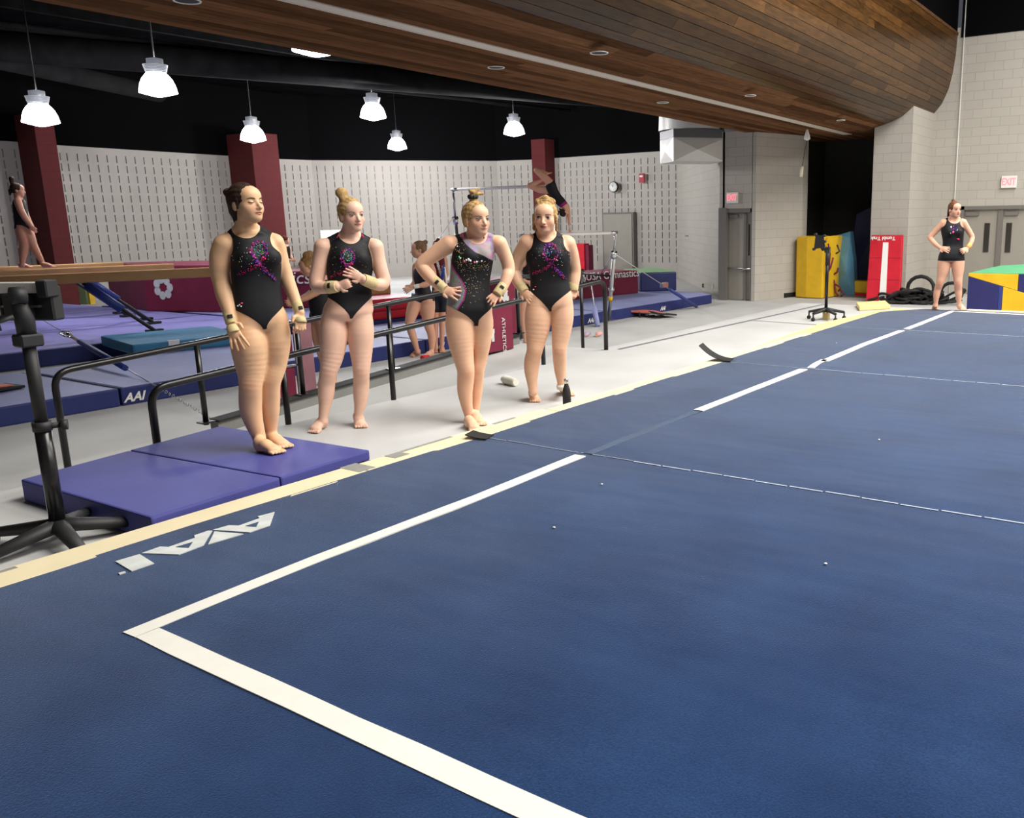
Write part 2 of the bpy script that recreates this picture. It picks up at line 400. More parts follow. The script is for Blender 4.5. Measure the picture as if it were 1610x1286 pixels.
# letters of the floor logo, flat print
def flat(polys, z, name, m, parent, th=.0025):
    q = MB()
    for P_ in polys:
        pts = [G(170+x/5.75, 790+y/5.75, z) for x, y in P_]
        q.prism([(p.x, p.y) for p in pts], z-.004, z)
    return q.build(name, m, parent)
flat([[(65, 530), (285, 465), (415, 548), (212, 618)]], .105, 'logo_letter', m_logo, sf)
flat([[(300, 457), (470, 397), (545, 401), (785, 318), (778, 296), (905, 253), (942, 253), (862, 384), (640, 468)][:]], .105, 'logo_letter', m_logo, sf)
flat([[(905, 375), (962, 260), (1225, 282)]], .105, 'logo_letter', m_logo, sf)
flat([[(945, 246), (1090, 205), (1180, 208), (1370, 140), (1352, 124), (1505, 84), (1463, 205), (1280, 268)]], .105, 'logo_letter', m_logo, sf)
flat([[(610, 401), (765, 355), (728, 408)], [(1240, 211), (1362, 172), (1340, 218)]], .1065, 'logo_counter', m_carpet, sf)
flat([[(92, 636), (150, 620), (160, 630), (105, 648)]], .1045, 'logo_fleck', m_logo, sf)
# loose black hook strips at the joints
def curl(name, base, dirv, L, wd, lift, label):
    q = MB(); n = 8; vs = []
    d = Vector(dirv).normalized(); s = Vector((-d.y, d.x, 0))*wd/2
    for i in range(n+1):
        t = i/n; p = Vector(base)+d*(L*t*(1-.25*lift*t)); z = base[2]+lift*L*t*t
        vs += [(p.x+s.x, p.y+s.y, z), (p.x-s.x, p.y-s.y, z)]
    vs += [(a, b, c+.006) for a, b, c in vs]
    o = 2*(n+1); f = []
    for i in range(n):
        f += [(2*i+2, 2*i+3, 2*i+1, 2*i), (o+2*i, o+2*i+1, o+2*i+3, o+2*i+2), (2*i, o+2*i, o+2*i+2, 2*i+2), (2*i+1, 2*i+3, o+2*i+3, o+2*i+1)]
    f += [(0, 1, o+1, o), (2*n, o+2*n, o+2*n+1, 2*n+1)]
    q.add(vs, f, 0, False); return q.build(name, m_rubber, sf)
curl('hook_strip', (7.93, 4.0, .105), (-.25, .85, 0), .36, .20, .42, '')
curl('hook_strip', (4.30, 3.98, .105), (-.28, .9, 0), .16, .13, .14, '')
for (px_, py_) in ((871, 829), (1382, 691), (946, 761), (1315, 539), (1298, 886)):
    p = G(px_, py_, .107); q = MB(); q.ball((p.x, p.y, .107), .008, n=8, sc=(1, 1, .5)); o = q.build('lint_fleck', m_tape, sf)

# ================================================================== walls
def uvbox(o):
    me = o.data; uv = me.uv_layers.new(name='UVMap')
    for p in me.polygons:
        n = p.normal
        for li in p.loop_indices:
            v = me.vertices[me.loops[li].vertex_index].co
            if abs(n.z) > .7: t = (v.x, v.y)
            else:
                tx, ty = -n.y, n.x; t = (v.x*tx+v.y*ty, v.z)
            uv.data[li].uv = t
    return o
def wall(name, p0, p1, z0, z1, m, th=.2, parent=None):
    """solid wall between plan points; faces the side on the left of p0->p1 reversed (camera side)"""
    a, b = Vector((p0[0], p0[1], 0)), Vector((p1[0], p1[1], 0)); d = (b-a).normalized(); n = Vector((-d.y, d.x, 0))
    if n.dot(a) < 0: n = -n
    q = MB(); q.prism([(a.x, a.y), (b.x, b.y), (b.x+n.x*th, b.y+n.y*th), (a.x+n.x*th, a.y+n.y*th)], z0, z1)
    o = uvbox(q.build(name, m, parent))
    if parent is None: struct(o)
    return o
def slotwall(name, p0, p1, z0, z1, s0, s1, zb, zt, holes=(), pitch=.262, sw=.034):
    """block wall with rows of recessed acoustic slots, as real recesses"""
    a, b = Vector((p0[0], p0[1], 0)), Vector((p1[0], p1[1], 0)); L = (b-a).length; d = (b-a).normalized(); n = Vector((-d.y, d.x, 0))
    if n.dot(a) < 0: n = -n
    dep = .035
    us = [0.0]; k = s0
    cols = []
    while k < s1-.05:
        cols.append((k, k+sw)); k += pitch
    rows = []; z = zb
    while z < zt-.1:
        rows.append((z, z+.186)); z += .2555
    ub = [0.0]; ut = []
    for c in cols: ub += [c[0], c[1]]
    ub.append(L); zz = [z0]
    for r in rows: zz += [r[0], r[1]]
    zz.append(z1)
    q = MB()
    def P3(u, z, dd=0): v = a+d*u+n*dd; return (v.x, v.y, z)
    def inhole(u, z): return any(h[0] < u < h[1] and h[2] < z < h[3] for h in holes)
    for i in range(len(ub)-1):
        if i % 2 == 0:
            q.add([P3(ub[i], z0), P3(ub[i+1], z0), P3(ub[i+1], z1), P3(ub[i], z1)], [(0, 1, 2, 3)])
            continue
        for j in range(len(zz)-1):
            u0, u1, a0, a1 = ub[i], ub[i+1], zz[j], zz[j+1]
            if j % 2 == 1 and not inhole((u0+u1)/2, (a0+a1)/2):
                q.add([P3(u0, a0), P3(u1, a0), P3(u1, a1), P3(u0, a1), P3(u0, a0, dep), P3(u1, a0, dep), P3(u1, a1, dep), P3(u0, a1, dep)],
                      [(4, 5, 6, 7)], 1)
                q.add([P3(u0, a0), P3(u1, a0), P3(u1, a1), P3(u0, a1), P3(u0, a0, dep), P3(u1, a0, dep), P3(u1, a1, dep), P3(u0, a1, dep)],
                      [(0, 1, 5, 4), (1, 2, 6, 5), (2, 3, 7, 6), (3, 0, 4, 7)], 0)
            else:
                q.add([P3(u0, a0), P3(u1, a0), P3(u1, a1), P3(u0, a1)], [(0, 1, 2, 3)])
    q.add([P3(0, z0, .2), P3(L, z0, .2), P3(L, z1, .2), P3(0, z1, .2)], [(3, 2, 1, 0)])
    o = q.build(name, [m_wallw, m_slot]); uvbox(o); return struct(o)
WT = 3.5
W = [(-5, 23.0), (10.6, 24.24), (11.5, 24.6), (18.41, 25.44), (19.5, 25.3), (24.3, 21.5), (24.65, 20.2), (24.42, 14.25), (18.45, 9.55)]
names = ['wall_back_left', 'wall_back_left', 'wall_back', 'wall_back', 'wall_back_right', 'wall_back_right', 'wall_right', 'wall_right']
for i in range(7):
    L = (Vector(W[i+1])-Vector(W[i])).length
    zt = WT
    slotwall(names[i], W[i], W[i+1], ZF-.05, zt, .12, L, .07, WT-.05)
wall('wall_right', W[7], W[8], ZF-.05, 3.35, m_block)
q = MB()
for i in range(8):
    a, b = W[i], W[i+1]
    q.add([(a[0], a[1], WT if i < 7 else 3.35), (b[0], b[1], WT if i < 7 else 3.35), (b[0], b[1], 5.6), (a[0], a[1], 5.6)], [(0, 1, 2, 3)])
struct(q.build('wall_upper', m_blackwall))
# red pillars
def pillar(px0, px1, yy, dep, pyy=250):
    a = PY(px0, pyy, yy); b = PY(px1, pyy, yy); return a.x, b.x
for (name, p0, p1, Yp, dep) in (('red_pillar', 60, 91, 23.3, 1.35), ('red_pillar', 397, 438, 24.0, 1.5)):
    xa, xb = PY(p0, 240, Yp).x, PY(p1, 240, Yp).x
    q = MB(); q.box(xa, Yp, ZF-.02, xb, Yp+dep, WT+.6)
    o = struct(uvbox(q.build('trim_2', m_blockred)))
ya, yb = PX(836, 250, 24.1).y, PX(857, 250, 24.1).y
q = MB(); q.box(24.1, yb, ZF-.02, 24.75, ya, WT+.6); struct(uvbox(q.build('trim_3', m_blockred)))
# grey door and fittings on the right-hand slotted wall
XW = 24.33
d0, d1 = PX(948, 335, XW), PX(997, 335, XW)
q = MB(); q.box(XW-.05, d1.y, ZF, XW+.12, d0.y, 1.66); dr = struct(q.build('door_1', m_frame))
q = MB(); q.box(XW-.07, d1.y+.06, ZF+.02, XW+.02, d0.y-.06, 1.6); q.build('door_leaf', m_door, dr)
ck = thing('wall_clock', 'round white wall clock with black rim on slotted wall', 'clock', (XW-.02, PX(966, 294, XW).y, PX(966, 294, XW).z))
q = MB(); c = ck.location; q.lathe((c.x-.05, c.y, c.z), [(.0001, 0), (.165, 0), (.175, .02), (.175, .06)], 28, axis='x'); q.build('rim', m_black, ck)
q = MB(); q.lathe((c.x-.056, c.y, c.z), [(.0001, 0), (.15, 0), (.15, .01)], 28, axis='x'); q.build('dial', m_white, ck)
q = MB(); q.hexa([(c.x-.062, c.y-.006, c.z), (c.x-.062, c.y+.006, c.z), (c.x-.058, c.y+.006, c.z), (c.x-.058, c.y-.006, c.z), (c.x-.062, c.y+.05, c.z+.07), (c.x-.062, c.y+.06, c.z+.07), (c.x-.058, c.y+.06, c.z+.07), (c.x-.058, c.y+.05, c.z+.07)])
q.box(c.x-.062, c.y-.004, c.z, c.x-.058, c.y+.004, c.z+.12); q.build('hands', m_matt, ck)
p = PX(1010, 280, XW); fa = thing('fire_alarm', 'small red fire alarm strobe high on slotted wall', 'fire alarm', (XW, p.y, p.z))
q = MB(); q.box(XW-.06, p.y-.10, p.z-.14, XW, p.y+.10, p.z+.14); q.build('housing', m_red2, fa, .01)
q = MB(); q.box(XW-.08, p.y-.06, p.z+.03, XW-.05, p.y+.06, p.z+.08); q.build('strobe', m_white, fa)
# left pier with double doors, second pier, opening
Xd = 18.35
q = MB(); q.box(Xd, 9.47, ZF-.05, Xd+.3, 9.6, 3.35); o = struct(uvbox(q.build('wall_pier_left', m_block)))
q = MB(); q.box(Xd, 8.78, 1.67, Xd+.3, 9.52, 3.34); o = struct(uvbox(q.build('wall_pier_left', m_block)))
q = MB(); q.prism([(Xd, 8.70), (Xd, 8.79), (Xd+.5, 8.9), (20.1, 8.9), (20.1, 8.28), (20.0, 8.28)], ZF-.05, 3.34); o = struct(uvbox(q.build('wall_pier_left', m_block)))
q = MB(); q.box(20.0, 8.30, ZF-.05, 20.35, 8.5, 3.34); struct(uvbox(q.build('wall_pier_left', m_block)))
q = MB(); q.prism([(18.82, 8.60), (18.82, 8.64), (20.05, 8.31), (20.03, 8.25)], ZF, ZF+.11); struct(q.build('baseboard_left', m_rubber))
# double doors in the left pier (turned a little, as the pair sits in a recess)
d2 = q = MB(); q.box(Xd+.02, 8.79, ZF, Xd+.1, 8.84, 1.67); q.box(Xd-.02, 9.42, ZF, Xd+.25, 9.62, 1.69); q.box(Xd+.02, 8.79, 1.58, Xd+.1, 9.47, 1.67); dd = struct(q.build('door_2', m_frame))
for (y0, y1) in ((9.02, 9.42), (8.84, 8.98)):
    q = MB(); q.box(Xd+.14, y0, ZF+.01, Xd+.19, y1, 1.58); q.build('door_leaf', m_door, dd)
q = MB(); q.box(Xd+.11, 8.975, ZF, Xd+.2, 9.03, 1.58); q.build('mullion', m_frame, dd)
q = MB(); q.box(Xd+.125, 8.895, .62, Xd+.15, 8.93, 1.32); q.build('vision_pane', m_glassd, dd)
q = MB(); q.tube([(Xd+.06, 9.40, .33), (Xd+.03, 9.05, .33), (Xd-.0, 9.0, .33), (Xd+.03, 8.82, .33)], .022); q.build('push_bar', m_steel, dd)
q = MB(); q.box(Xd+.08, 9.18, 1.46, Xd+.14, 9.40, 1.53); q.build('door_closer', m_frame, dd)
def exit_sign(c, n, wd, h, label):
    """n: outward normal in plan"""
    n = Vector((n[0], n[1], 0)).normalized(); t = Vector((n.y, -n.x, 0)); c = Vector(c)
    s = thing('exit_sign', label, 'exit sign', c)
    def slab(a0, a1, z0, z1, d0, d1, q):
        v = [c+t*a+n*d+Vector((0, 0, z)) for z in (z0, z1) for a, d in ((a0, d0), (a1, d0), (a1, d1), (a0, d1))]
        q.hexa(v)
    q = MB(); slab(-wd/2, wd/2, -h/2, h/2, 0, .06, q); q.build('housing', m_sign, s, .006)
    cu = bpy.data.curves.new('lettering', 'FONT'); cu.body = 'EXIT'; cu.size = h*.78; cu.align_x = 'CENTER'; cu.align_y = 'CENTER'; cu.extrude = .003; cu.space_character = .92
    o = bpy.data.objects.new('lettering', cu); COL.objects.link(o)
    dg = bpy.context.evaluated_depsgraph_get(); me = bpy.data.meshes.new_from_object(o.evaluated_get(dg)); bpy.data.objects.remove(o)
    ang = math.atan2(-n.x, n.y)+PI  # text reads left-to-right seen from outside
    me.transform(Matrix.Translation(n*.064) @ Matrix.Rotation(math.atan2(n.x, -n.y), 4, 'Z') @ Matrix.Rotation(PI/2, 4, 'X') @ Matrix.Diagonal((.95*wd/h/1.55, 1.05, 1, 1)))
    new('lettering', me, s, m_signred)
    return s
p = PX(1151, 311, Xd); exit_sign((Xd-.005, 9.26, p.z), (-1, 0), .27, .24, 'lit exit sign over the double doors of the left pier')
# second pier
q = MB(); q.prism([(20.0, 6.62), (20.0, 5.78), (22.1, 5.88), (22.1, 6.62)], ZF-.05, 3.9); struct(uvbox(q.build('wall_pier_right', m_block)))
# exit wall, very tall, black above
q = MB(); q.box(22.0, -13, ZF-.05, 22.2, 3.2, 5.38); q.box(22.0, 3.2, 1.64, 22.2, 5.14, 5.38); q.box(22.0, 5.14, ZF-.05, 22.2, 5.95, 5.6)
struct(uvbox(q.build('wall_exit', m_block)))
q = MB(); q.box(21.98, -13, 5.38, 22.2, 5.36, 8.4); struct(q.build('wall_upper', m_blackwall))
q = MB(); q.tube([(21.97, 5.29, ZF), (21.97, 5.29, 6.2)], .012, 6); struct(q.build('trim_4', m_white))
q = MB(); q.box(21.99, 5.06, ZF, 22.15, 5.14, 1.64); q.box(21.99, 3.2, ZF, 22.15, 3.28, 1.64); q.box(21.99, 3.2, 1.56, 22.15, 5.14, 1.64); q.box(22.03, 4.2, ZF, 22.14, 4.31, 1.56); d3 = struct(q.build('door_3', m_frame))
for (y0, y1, ya_, yb_, hy) in ((4.31, 5.06, 4.48, 4.60, 4.36), (3.28, 4.2, 4.0, 4.12, 4.14)):
    q = MB(); q.box(22.08, y0, ZF+.01, 22.12, y1, 1.56); lf = q.build('door_leaf', m_door, d3)
    q = MB(); q.box(22.065, ya_, .58, 22.085, yb_, 1.25); q.build('vision_pane', m_glassd, lf)
    q = MB(); q.box(22.02, y1-.32, 1.42, 22.08, y1-.04, 1.50); q.build('door_closer', m_frame, lf)
    q = MB(); q.ball((22.03, hy, -.03), .035, n=10); q.lathe((22.03, hy, -.03), [(.02, 0), (.02, .05)], 10, axis='x'); q.build('door_knob', m_steel, lf)
p = PX(1587, 286, 22.0); exit_sign((21.99, p.y, p.z), (-1, 0), .33, .27, 'lit exit sign high on the tall plain wall at far right')
# dark recess behind the opening between the piers
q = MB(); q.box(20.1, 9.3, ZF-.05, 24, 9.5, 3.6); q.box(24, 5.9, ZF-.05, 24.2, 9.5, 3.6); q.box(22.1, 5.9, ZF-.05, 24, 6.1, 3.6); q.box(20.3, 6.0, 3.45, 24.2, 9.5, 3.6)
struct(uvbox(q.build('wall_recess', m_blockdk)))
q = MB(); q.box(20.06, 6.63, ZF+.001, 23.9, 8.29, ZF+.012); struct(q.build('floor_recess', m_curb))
# shell out of view: side walls, ceilings
q = MB(); q.box(-8.2, -14, -.5, -8, 27, 5.6); q.box(-8.2, -14, 5.6, -8, 9, 8.4); struct(q.build('wall_left', m_wallw))
q = MB(); q.box(-8, -14.2, -.5, 27, -14, 8.4); struct(q.build('wall_front', m_wallw))
q = MB(); q.box(-8, -14, 8.4, 27, 9.0, 8.6); struct(q.build('ceiling_hall', m_ceil))
q = MB(); q.box(-8, 7.4, 5.5, 27, 27, 5.7); cl = struct(q.build('ceiling', m_ceil))
mdk = mat('ceiling_steel', (.012, .0115, .012), .95, spec=.05, var=.3, vscale=3)
for k, (x, y) in enumerate(((3, 10), (3, 12.4), (3, 15), (3, 17.8), (3, 20.5))):
    q = MB(); q.tube([(-4, y+1.5, 4.9), (24, y-2.5, 4.9)], .05, 6); q.box(-4, y-.06, 5.2, 24, y+.06, 5.45); q.build('roof_joist', mdk, cl)
for (a, b, r, h) in (((2, 20, 4.6), (21, 13.5, 4.6), .26, 0), ((6, 12.3, 4.5), (18.5, 11.6, 4.5), .3, 0), ((-1, 15.0, 4.7), (13, 22.5, 4.7), .2, 0)):
    q = MB(); q.tube([a, b], r, 18); q.build('duct_pipe', mdk, cl)

# ================================================================== wooden bulkhead
def prof(x):
    """cross-section at x: list of (y, z) from rear bottom edge to front top lip"""
    k = .06*(x-20)
    base = [(9.05, 3.62), (9.05, 3.30), (7.0, 3.30), (6.66, 3.36), (6.30, 3.45), (6.02, 3.57), (5.80, 3.745), (5.62, 3.98), (5.50, 4.28), (5.44, 4.62), (5.41, 5.0), (5.39, 5.44)]
    kk = lambda z: k*(1-.55*min(1, max(0, (z-3.4)/1.6)))
    return [(y+kk(z), z) for y, z in base]
bk = thing('wooden_bulkhead', 'long curved wood-plank bulkhead hung across the hall', 'bulkhead', (12, 7, 3.3)); 
X0, X1 = 1.0, 22.0
q = MB()
xs = [X0+(X1-X0)*i/14 for i in range(15)]; n = len(prof(0))
vs = []
for x in xs:
    for y, z in prof(x): vs.append((x, y+(.03 if z > 3.35 else 0), z+.03))
q.add(vs, [(i*n+j, i*n+j+1, (i+1)*n+j+1, (i+1)*n+j) for i in range(14) for j in range(n-1)])
q.build('core', m_woodflat, bk)
def arc(x):
    P_ = [Vector((0, y, z)) for y, z in prof(x)][1:]; s = [0]
    for i in range(len(P_)-1): s.append(s[-1]+(P_[i+1]-P_[i]).length)
    return P_, s
def at_s(x, t):
    P_, s = arc(x); 
    t = t*s[-1]
    for i in range(len(P_)-1):
        if t <= s[i+1]+1e-9:
            f = (t-s[i])/(s[i+1]-s[i]); p = P_[i].lerp(P_[i+1], f); d = (P_[i+1]-P_[i]).normalized(); return p, Vector((0, d.z, -d.y))
    return P_[-1], Vector((0, -1, 0))
# smooth curve sampling normal: pointing outwards (down / towards the hall)
def plank(x0, x1, t0, t1, m, lift):
    q = MB(); segs = 3; vs = []
    for i in range(segs+1):
        x = x0+(x1-x0)*i/segs
        a, na = at_s(x, t0); b, nb = at_s(x, t1); mm, nm = at_s(x, (t0+t1)/2)
        nn = Vector((0, (b-a).z, -(b-a).y)).normalized()
        if nn.z > 0.2 or nn.y > .2: nn = -nn
        for p_, off in ((a, lift), (mm, lift), (b, lift), (b, -.02), (a, -.02)):
            vs.append((x, p_.y+nn.y*off, p_.z+nn.z*off))
    f = []
    for i in range(segs):
        for j in range(5):
            k = (j+1) % 5; f.append((i*5+j, i*5+k, (i+1)*5+k, (i+1)*5+j))
    f += [(4, 3, 2, 1, 0), tuple(segs*5+j for j in range(5))]
    q.add(vs, f); return q.build('plank', m, bk)
NR = 36; cnt = 0
for r in range(NR):
    t0, t1 = r/NR, (r+1)/NR
    g = .0003 if r < 18 else .0006
    curved = t0 > .50
    x = X0-R.uniform(0, 1.2)
    while x < X1:
        L = R.uniform(1.6, 3.2) if curved else R.uniform(3.6, 5.2)
        if cnt > 292 - 0: L = 9
        xa, xb = max(x, X0), min(x+L, X1)
        if xb-xa > .05:
            plank(xa+.002, xb-.002, t0+g, t1-g, m_wood if curved else m_woodflat, .006+R.uniform(-.001, .0015)); cnt += 1
        x += L
print('planks', cnt)
# pale light track let into the soffit and recessed rings
q = MB()
a, b = 1.2, 20.4
y = lambda x: 5.95+.06*(x-20)+1.30
for (o0, o1, zz, mi) in ((0, .15, 3.284, 0), (.17, .20, 3.287, 0), (.15, .17, 3.291, 1)):
    q.hexa([(a, y(a)+o0, zz), (b, y(b)+o0, zz), (b, y(b)+o1, zz), (a, y(a)+o1, zz), (a, y(a)+o0, 3.31), (b, y(b)+o0, 3.31), (b, y(b)+o1, 3.31), (a, y(a)+o1, 3.31)], mi)
q.build('soffit_track', [mat('track_paint', lin(214, 206, 192), .5), m_matt], bk)
for (px_, py_, ww) in ((942, 83, .085), (780, 106, .085), (294, 1, .09), (1042, 161, .08), (1180, 150, .07), (1322, 189, .07)):
    p = G(px_, py_, 3.292)
    q = MB(); q.lathe((p.x, p.y, 3.288), [(ww+.018, .005), (ww+.014, -.004), (ww, 0), (ww, .012)], 24); rg = q.build('downlight_ring', m_white, bk)
    q = MB(); q.lathe((p.x, p.y, 3.289), [(ww, 0), (.0001, .0)], 24); q.build('downlight_well', m_matt, rg)
q = MB(); xs = [X0, X1]
q.hexa([(X0, prof(X0)[-1][0]-.02, 5.44), (X1, prof(X1)[-1][0]-.02, 5.44), (X1, prof(X1)[-1][0]+.3, 5.44), (X0, prof(X0)[-1][0]+.3, 5.44), (X0, prof(X0)[-1][0]-.02, 5.50), (X1, prof(X1)[-1][0]-.02, 5.50), (X1, prof(X1)[-1][0]+.3, 5.50), (X0, prof(X0)[-1][0]+.3, 5.50)])
q.build('top_trim', m_woodflat, bk)
# black wall above the bulkhead
q = MB(); q.hexa([(-8, 4.4, 5.5), (22, 5.45, 5.5), (22, 5.9, 5.5), (-8, 4.9, 5.5), (-8, 4.4, 8.4), (22, 5.45, 8.4), (22, 5.9, 8.4), (-8, 4.9, 8.4)]); struct(q.build('wall_upper', m_blackwall))
q = MB(); q.box(-8, 4.5, 3.33, X0, 8.0, 5.6); struct(q.build('ceiling_side', m_ceil))

# ================================================================== hanging lamps
LM = [(62, 176, 60, 1), (247, 128, 64, 1), (397, 208, 44, 1), (586, 172, 46, 1), (624, 224, 34, 1), (808, 200, 38, 1), (495, 74, 50, 0)]
where = ['leftmost of the hanging gym lamps, above the left red pillar', 'largest hanging gym lamp, second from the left', 'hanging gym lamp straight above the second red pillar',
         'hanging gym lamp above and left of the smallest one', 'smallest and lowest of the hanging gym lamps', 'rightmost hanging gym lamp, nearest the wooden bulkhead', 'hanging gym lamp half hidden by the edge of the bulkhead']
for i, (a, b, wpx, s_) in enumerate(LM):
    # diameter 0.56 m fixes the distance
    depth = .58*F_PX/wpx*1.13; c = CP+ray(a, b)*depth
    if i == 6: c = G(495, 57, 3.78)
    t = thing('hanging_lamp', where[i], 'lamp', c, group='high-bay lamps over the lower gym')
    q = MB(); q.lathe(c, [(.12, .14), (.17, .10), (.225, .03), (.262, -.06), (.283, -.16), (.285, -.175), (.20, -.2), (.06, -.235), (.0001, -.24)], 28); q.build('glass_shade', m_lampglow, t)
    q = MB()
    for k in range(6): q.lathe((c.x, c.y, c.z+.13+k*.022), [(.11+.008*k, 0), (.155+.006*k, .002), (.155+.006*k, .012), (.11+.008*k, .015)], 24)
    q.lathe(c, [(.10, .13), (.125, .26), (.125, .34), (.03, .36)], 20); q.build('ribbed_cap', m_lampcap, t)
    q = MB(); q.tube([(c.x, c.y, c.z+.35), (c.x, c.y, 5.5)], .01, 6); q.build('stem', m_matt, t)
    l = bpy.data.lights.new('gym_lamp', 'POINT'); l.energy = (120, 130, 190, 480, 520, 380, 25)[i]; l.color = (.98, .98, 1); l.shadow_soft_size = .22
    o = bpy.data.objects.new('gym_lamp', l); COL.objects.link(o); o.location = (c.x, c.y, c.z-.27)
# ================================================================== duct
e = [G(1038, 258, 2.7), G(1059, 254, 2.7), G(1139, 254.5, 2.7)]
du = thing('air_duct', 'white folded sheet-metal air duct end beside the wooden bulkhead', 'air duct', e[1])
e3 = e[0]+(e[2]-e[1])
q = MB(); c0 = (e[1]+e[2])/2
def quadz(q, poly, z0, z1, bulge=0, mi=0): q.prism([(p.x, p.y) for p in poly], z0, z1, mi)
quadz(q, [e[0], e[1], e[2], e3], 2.7, 3.22); o = q.build('lower_box', m_duct, du, .008)
a, b = e[1], e[2]; nrm = Vector((-(b-a).y, (b-a).x, 0)).normalized(); 
if nrm.dot(a) > 0: nrm = -nrm
q = MB(); mid = a.lerp(b, .45)+nrm*.05
q.add([(a.x, a.y, 2.71), (b.x, b.y, 2.71), (b.x, b.y, 3.21), (a.x, a.y, 3.21), (mid.x, mid.y, 2.96)], [(0, 1, 4), (1, 2, 4), (2, 3, 4), (3, 0, 4)]); q.build('cross_broken_face', m_duct, du)
a, b = e[0], e[1]; nrm = Vector((-(b-a).y, (b-a).x, 0)).normalized()
if nrm.dot(a) > 0: nrm = -nrm
q = MB(); mid = a.lerp(b, .5)+nrm*.05
q.add([(a.x, a.y, 2.71), (b.x, b.y, 2.71), (b.x, b.y, 3.21), (a.x, a.y, 3.21), (mid.x, mid.y, 2.96)], [(0, 1, 4), (1, 2, 4), (2, 3, 4), (3, 0, 4)]); q.build('cross_broken_face', m_duct, du)
q = MB(); quadz(q, [e[0], e[1], e[2], e3], 3.22, 3.40); q.build('collar', mat('duct_collar', lin(96, 94, 98), .5, .3), du)
q = MB(); cc = (e[1]+e[0])/2+(e[2]-e[1])*.45; q.lathe((cc.x, cc.y, 3.4), [(.7, 0), (.68, .5), (.66, 1.0)], 28); q.build('riser', m_duct, du)
# wall fittings on the right plain wall
for (px_, py_, zz) in ((1112, 447, 0), (1119, 447, 0)): pass
def on_wall8(px_, py_):
    a, b = Vector((*W[7], 0)), Vector((*W[8], 0)); d = ray(px_, py_); n = Vector((-(b-a).y, (b-a).x, 0)); t = n.dot(a)/n.dot(d); return CP+d*t, n.normalized()
for (a_, b_, nm, lb) in ((1108, 448, 'power_socket', 'pale wall socket with a plug low on the plain wall'), (1121, 450, 'power_socket', 'plain pale wall socket nearest the double doors')):
    p, n = on_wall8(a_, b_); n = -n if n.dot(p) > 0 else n; t = Vector((n.y, -n.x, 0))
    s = thing(nm, lb, 'socket', p)
    q = MB(); v = [p+t*x+Vector((0, 0, z))+n*d for z in (-.06, .06) for x, d in ((-.05, 0), (.05, 0), (.05, .015), (-.05, .015))]; q.hexa(v); q.build('plate', m_cream, s)
    if a_ == 1108:
        q = MB(); v = [p+t*x+Vector((0, 0, z))+n*d for z in (-.07, .03) for x, d in ((.03, 0), (.08, 0), (.08, .06), (.03, .06))]; q.hexa(v); q.build('plug', m_frame, s)
p, n = on_wall8(1082, 371); n = -n if n.dot(p) > 0 else n
s = thing('wall_hook', 'small metal hook on the plain wall left of the doors', 'hook', p)
q = MB(); q.tube([p, p+n*.08, p+n*.1+Vector((0, 0, .05))], .02, 8); q.build('peg', m_steel, s)
# thermostat plate on left back wall
p = PY(207, 460, 24.2); s = thing('wall_plate', 'small cream plate low on the back wall behind the beams', 'wall plate', p)
q = MB(); q.box(p.x-.16, 24.1, p.z-.09, p.x+.16, 24.55, p.z+.09); q.build('cover', m_cream, s)
p = PY(120, 460, 24.2); s = thing('panel_mat', 'thin green and yellow mat end standing beside the left red pillar', 'mat', (p.x, 23.95, ZF+.22))
q = MB(); q.box(p.x-.06, 23.6, ZF, p.x+.05, 23.95, .15); q.build('green_panel', m_pgreen, s)
q = MB(); q.box(p.x-.03, 23.5, ZF, p.x+.09, 23.59, -.05); q.build('yellow_panel', m_yel, s)
# notice sheet on back wall behind second gymnast
p = PY(523, 374, 24.2); p2 = PY(497, 362, 24.2)
s = thing('notice_sheet', 'white T-shaped paper notice on the slotted back wall', 'notice', p)
q = MB(); q.box(p2.x, 24.0, p.z-.02, p2.x+.95, 24.02, p2.z); q.box(p2.x+.12, 24.0, p.z-.75, p2.x+.75, 24.02, p.z-.02); q.build('paper', m_white, s)
# ================================================================== text helper
def text_obj(s, size, m, parent, origin, xdir, ydir, name='lettering', ext=.002, bold=0, shear=0):
    cu = bpy.data.curves.new(name, 'FONT'); cu.body = s; cu.size = size; cu.extrude = ext; cu.offset = bold; cu.shear = shear
    o = bpy.data.objects.new('tmp', cu); COL.objects.link(o)
    me = bpy.data.meshes.new_from_object(o.evaluated_get(bpy.context.evaluated_depsgraph_get())); bpy.data.objects.remove(o)
    X = Vector(xdir).normalized(); Y = Vector(ydir).normalized(); Z = X.cross(Y)
    Mx = Matrix(((X.x, Y.x, Z.x, origin[0]), (X.y, Y.y, Z.y, origin[1]), (X.z, Y.z, Z.z, origin[2]), (0, 0, 0, 1)))
    q = parent; Pm = Matrix.Identity(4)
    while q is not None: Pm = q.matrix_basis @ Pm; q = q.parent
    me.transform(Pm.inverted() @ Mx)
    return new(name, me, parent, m)

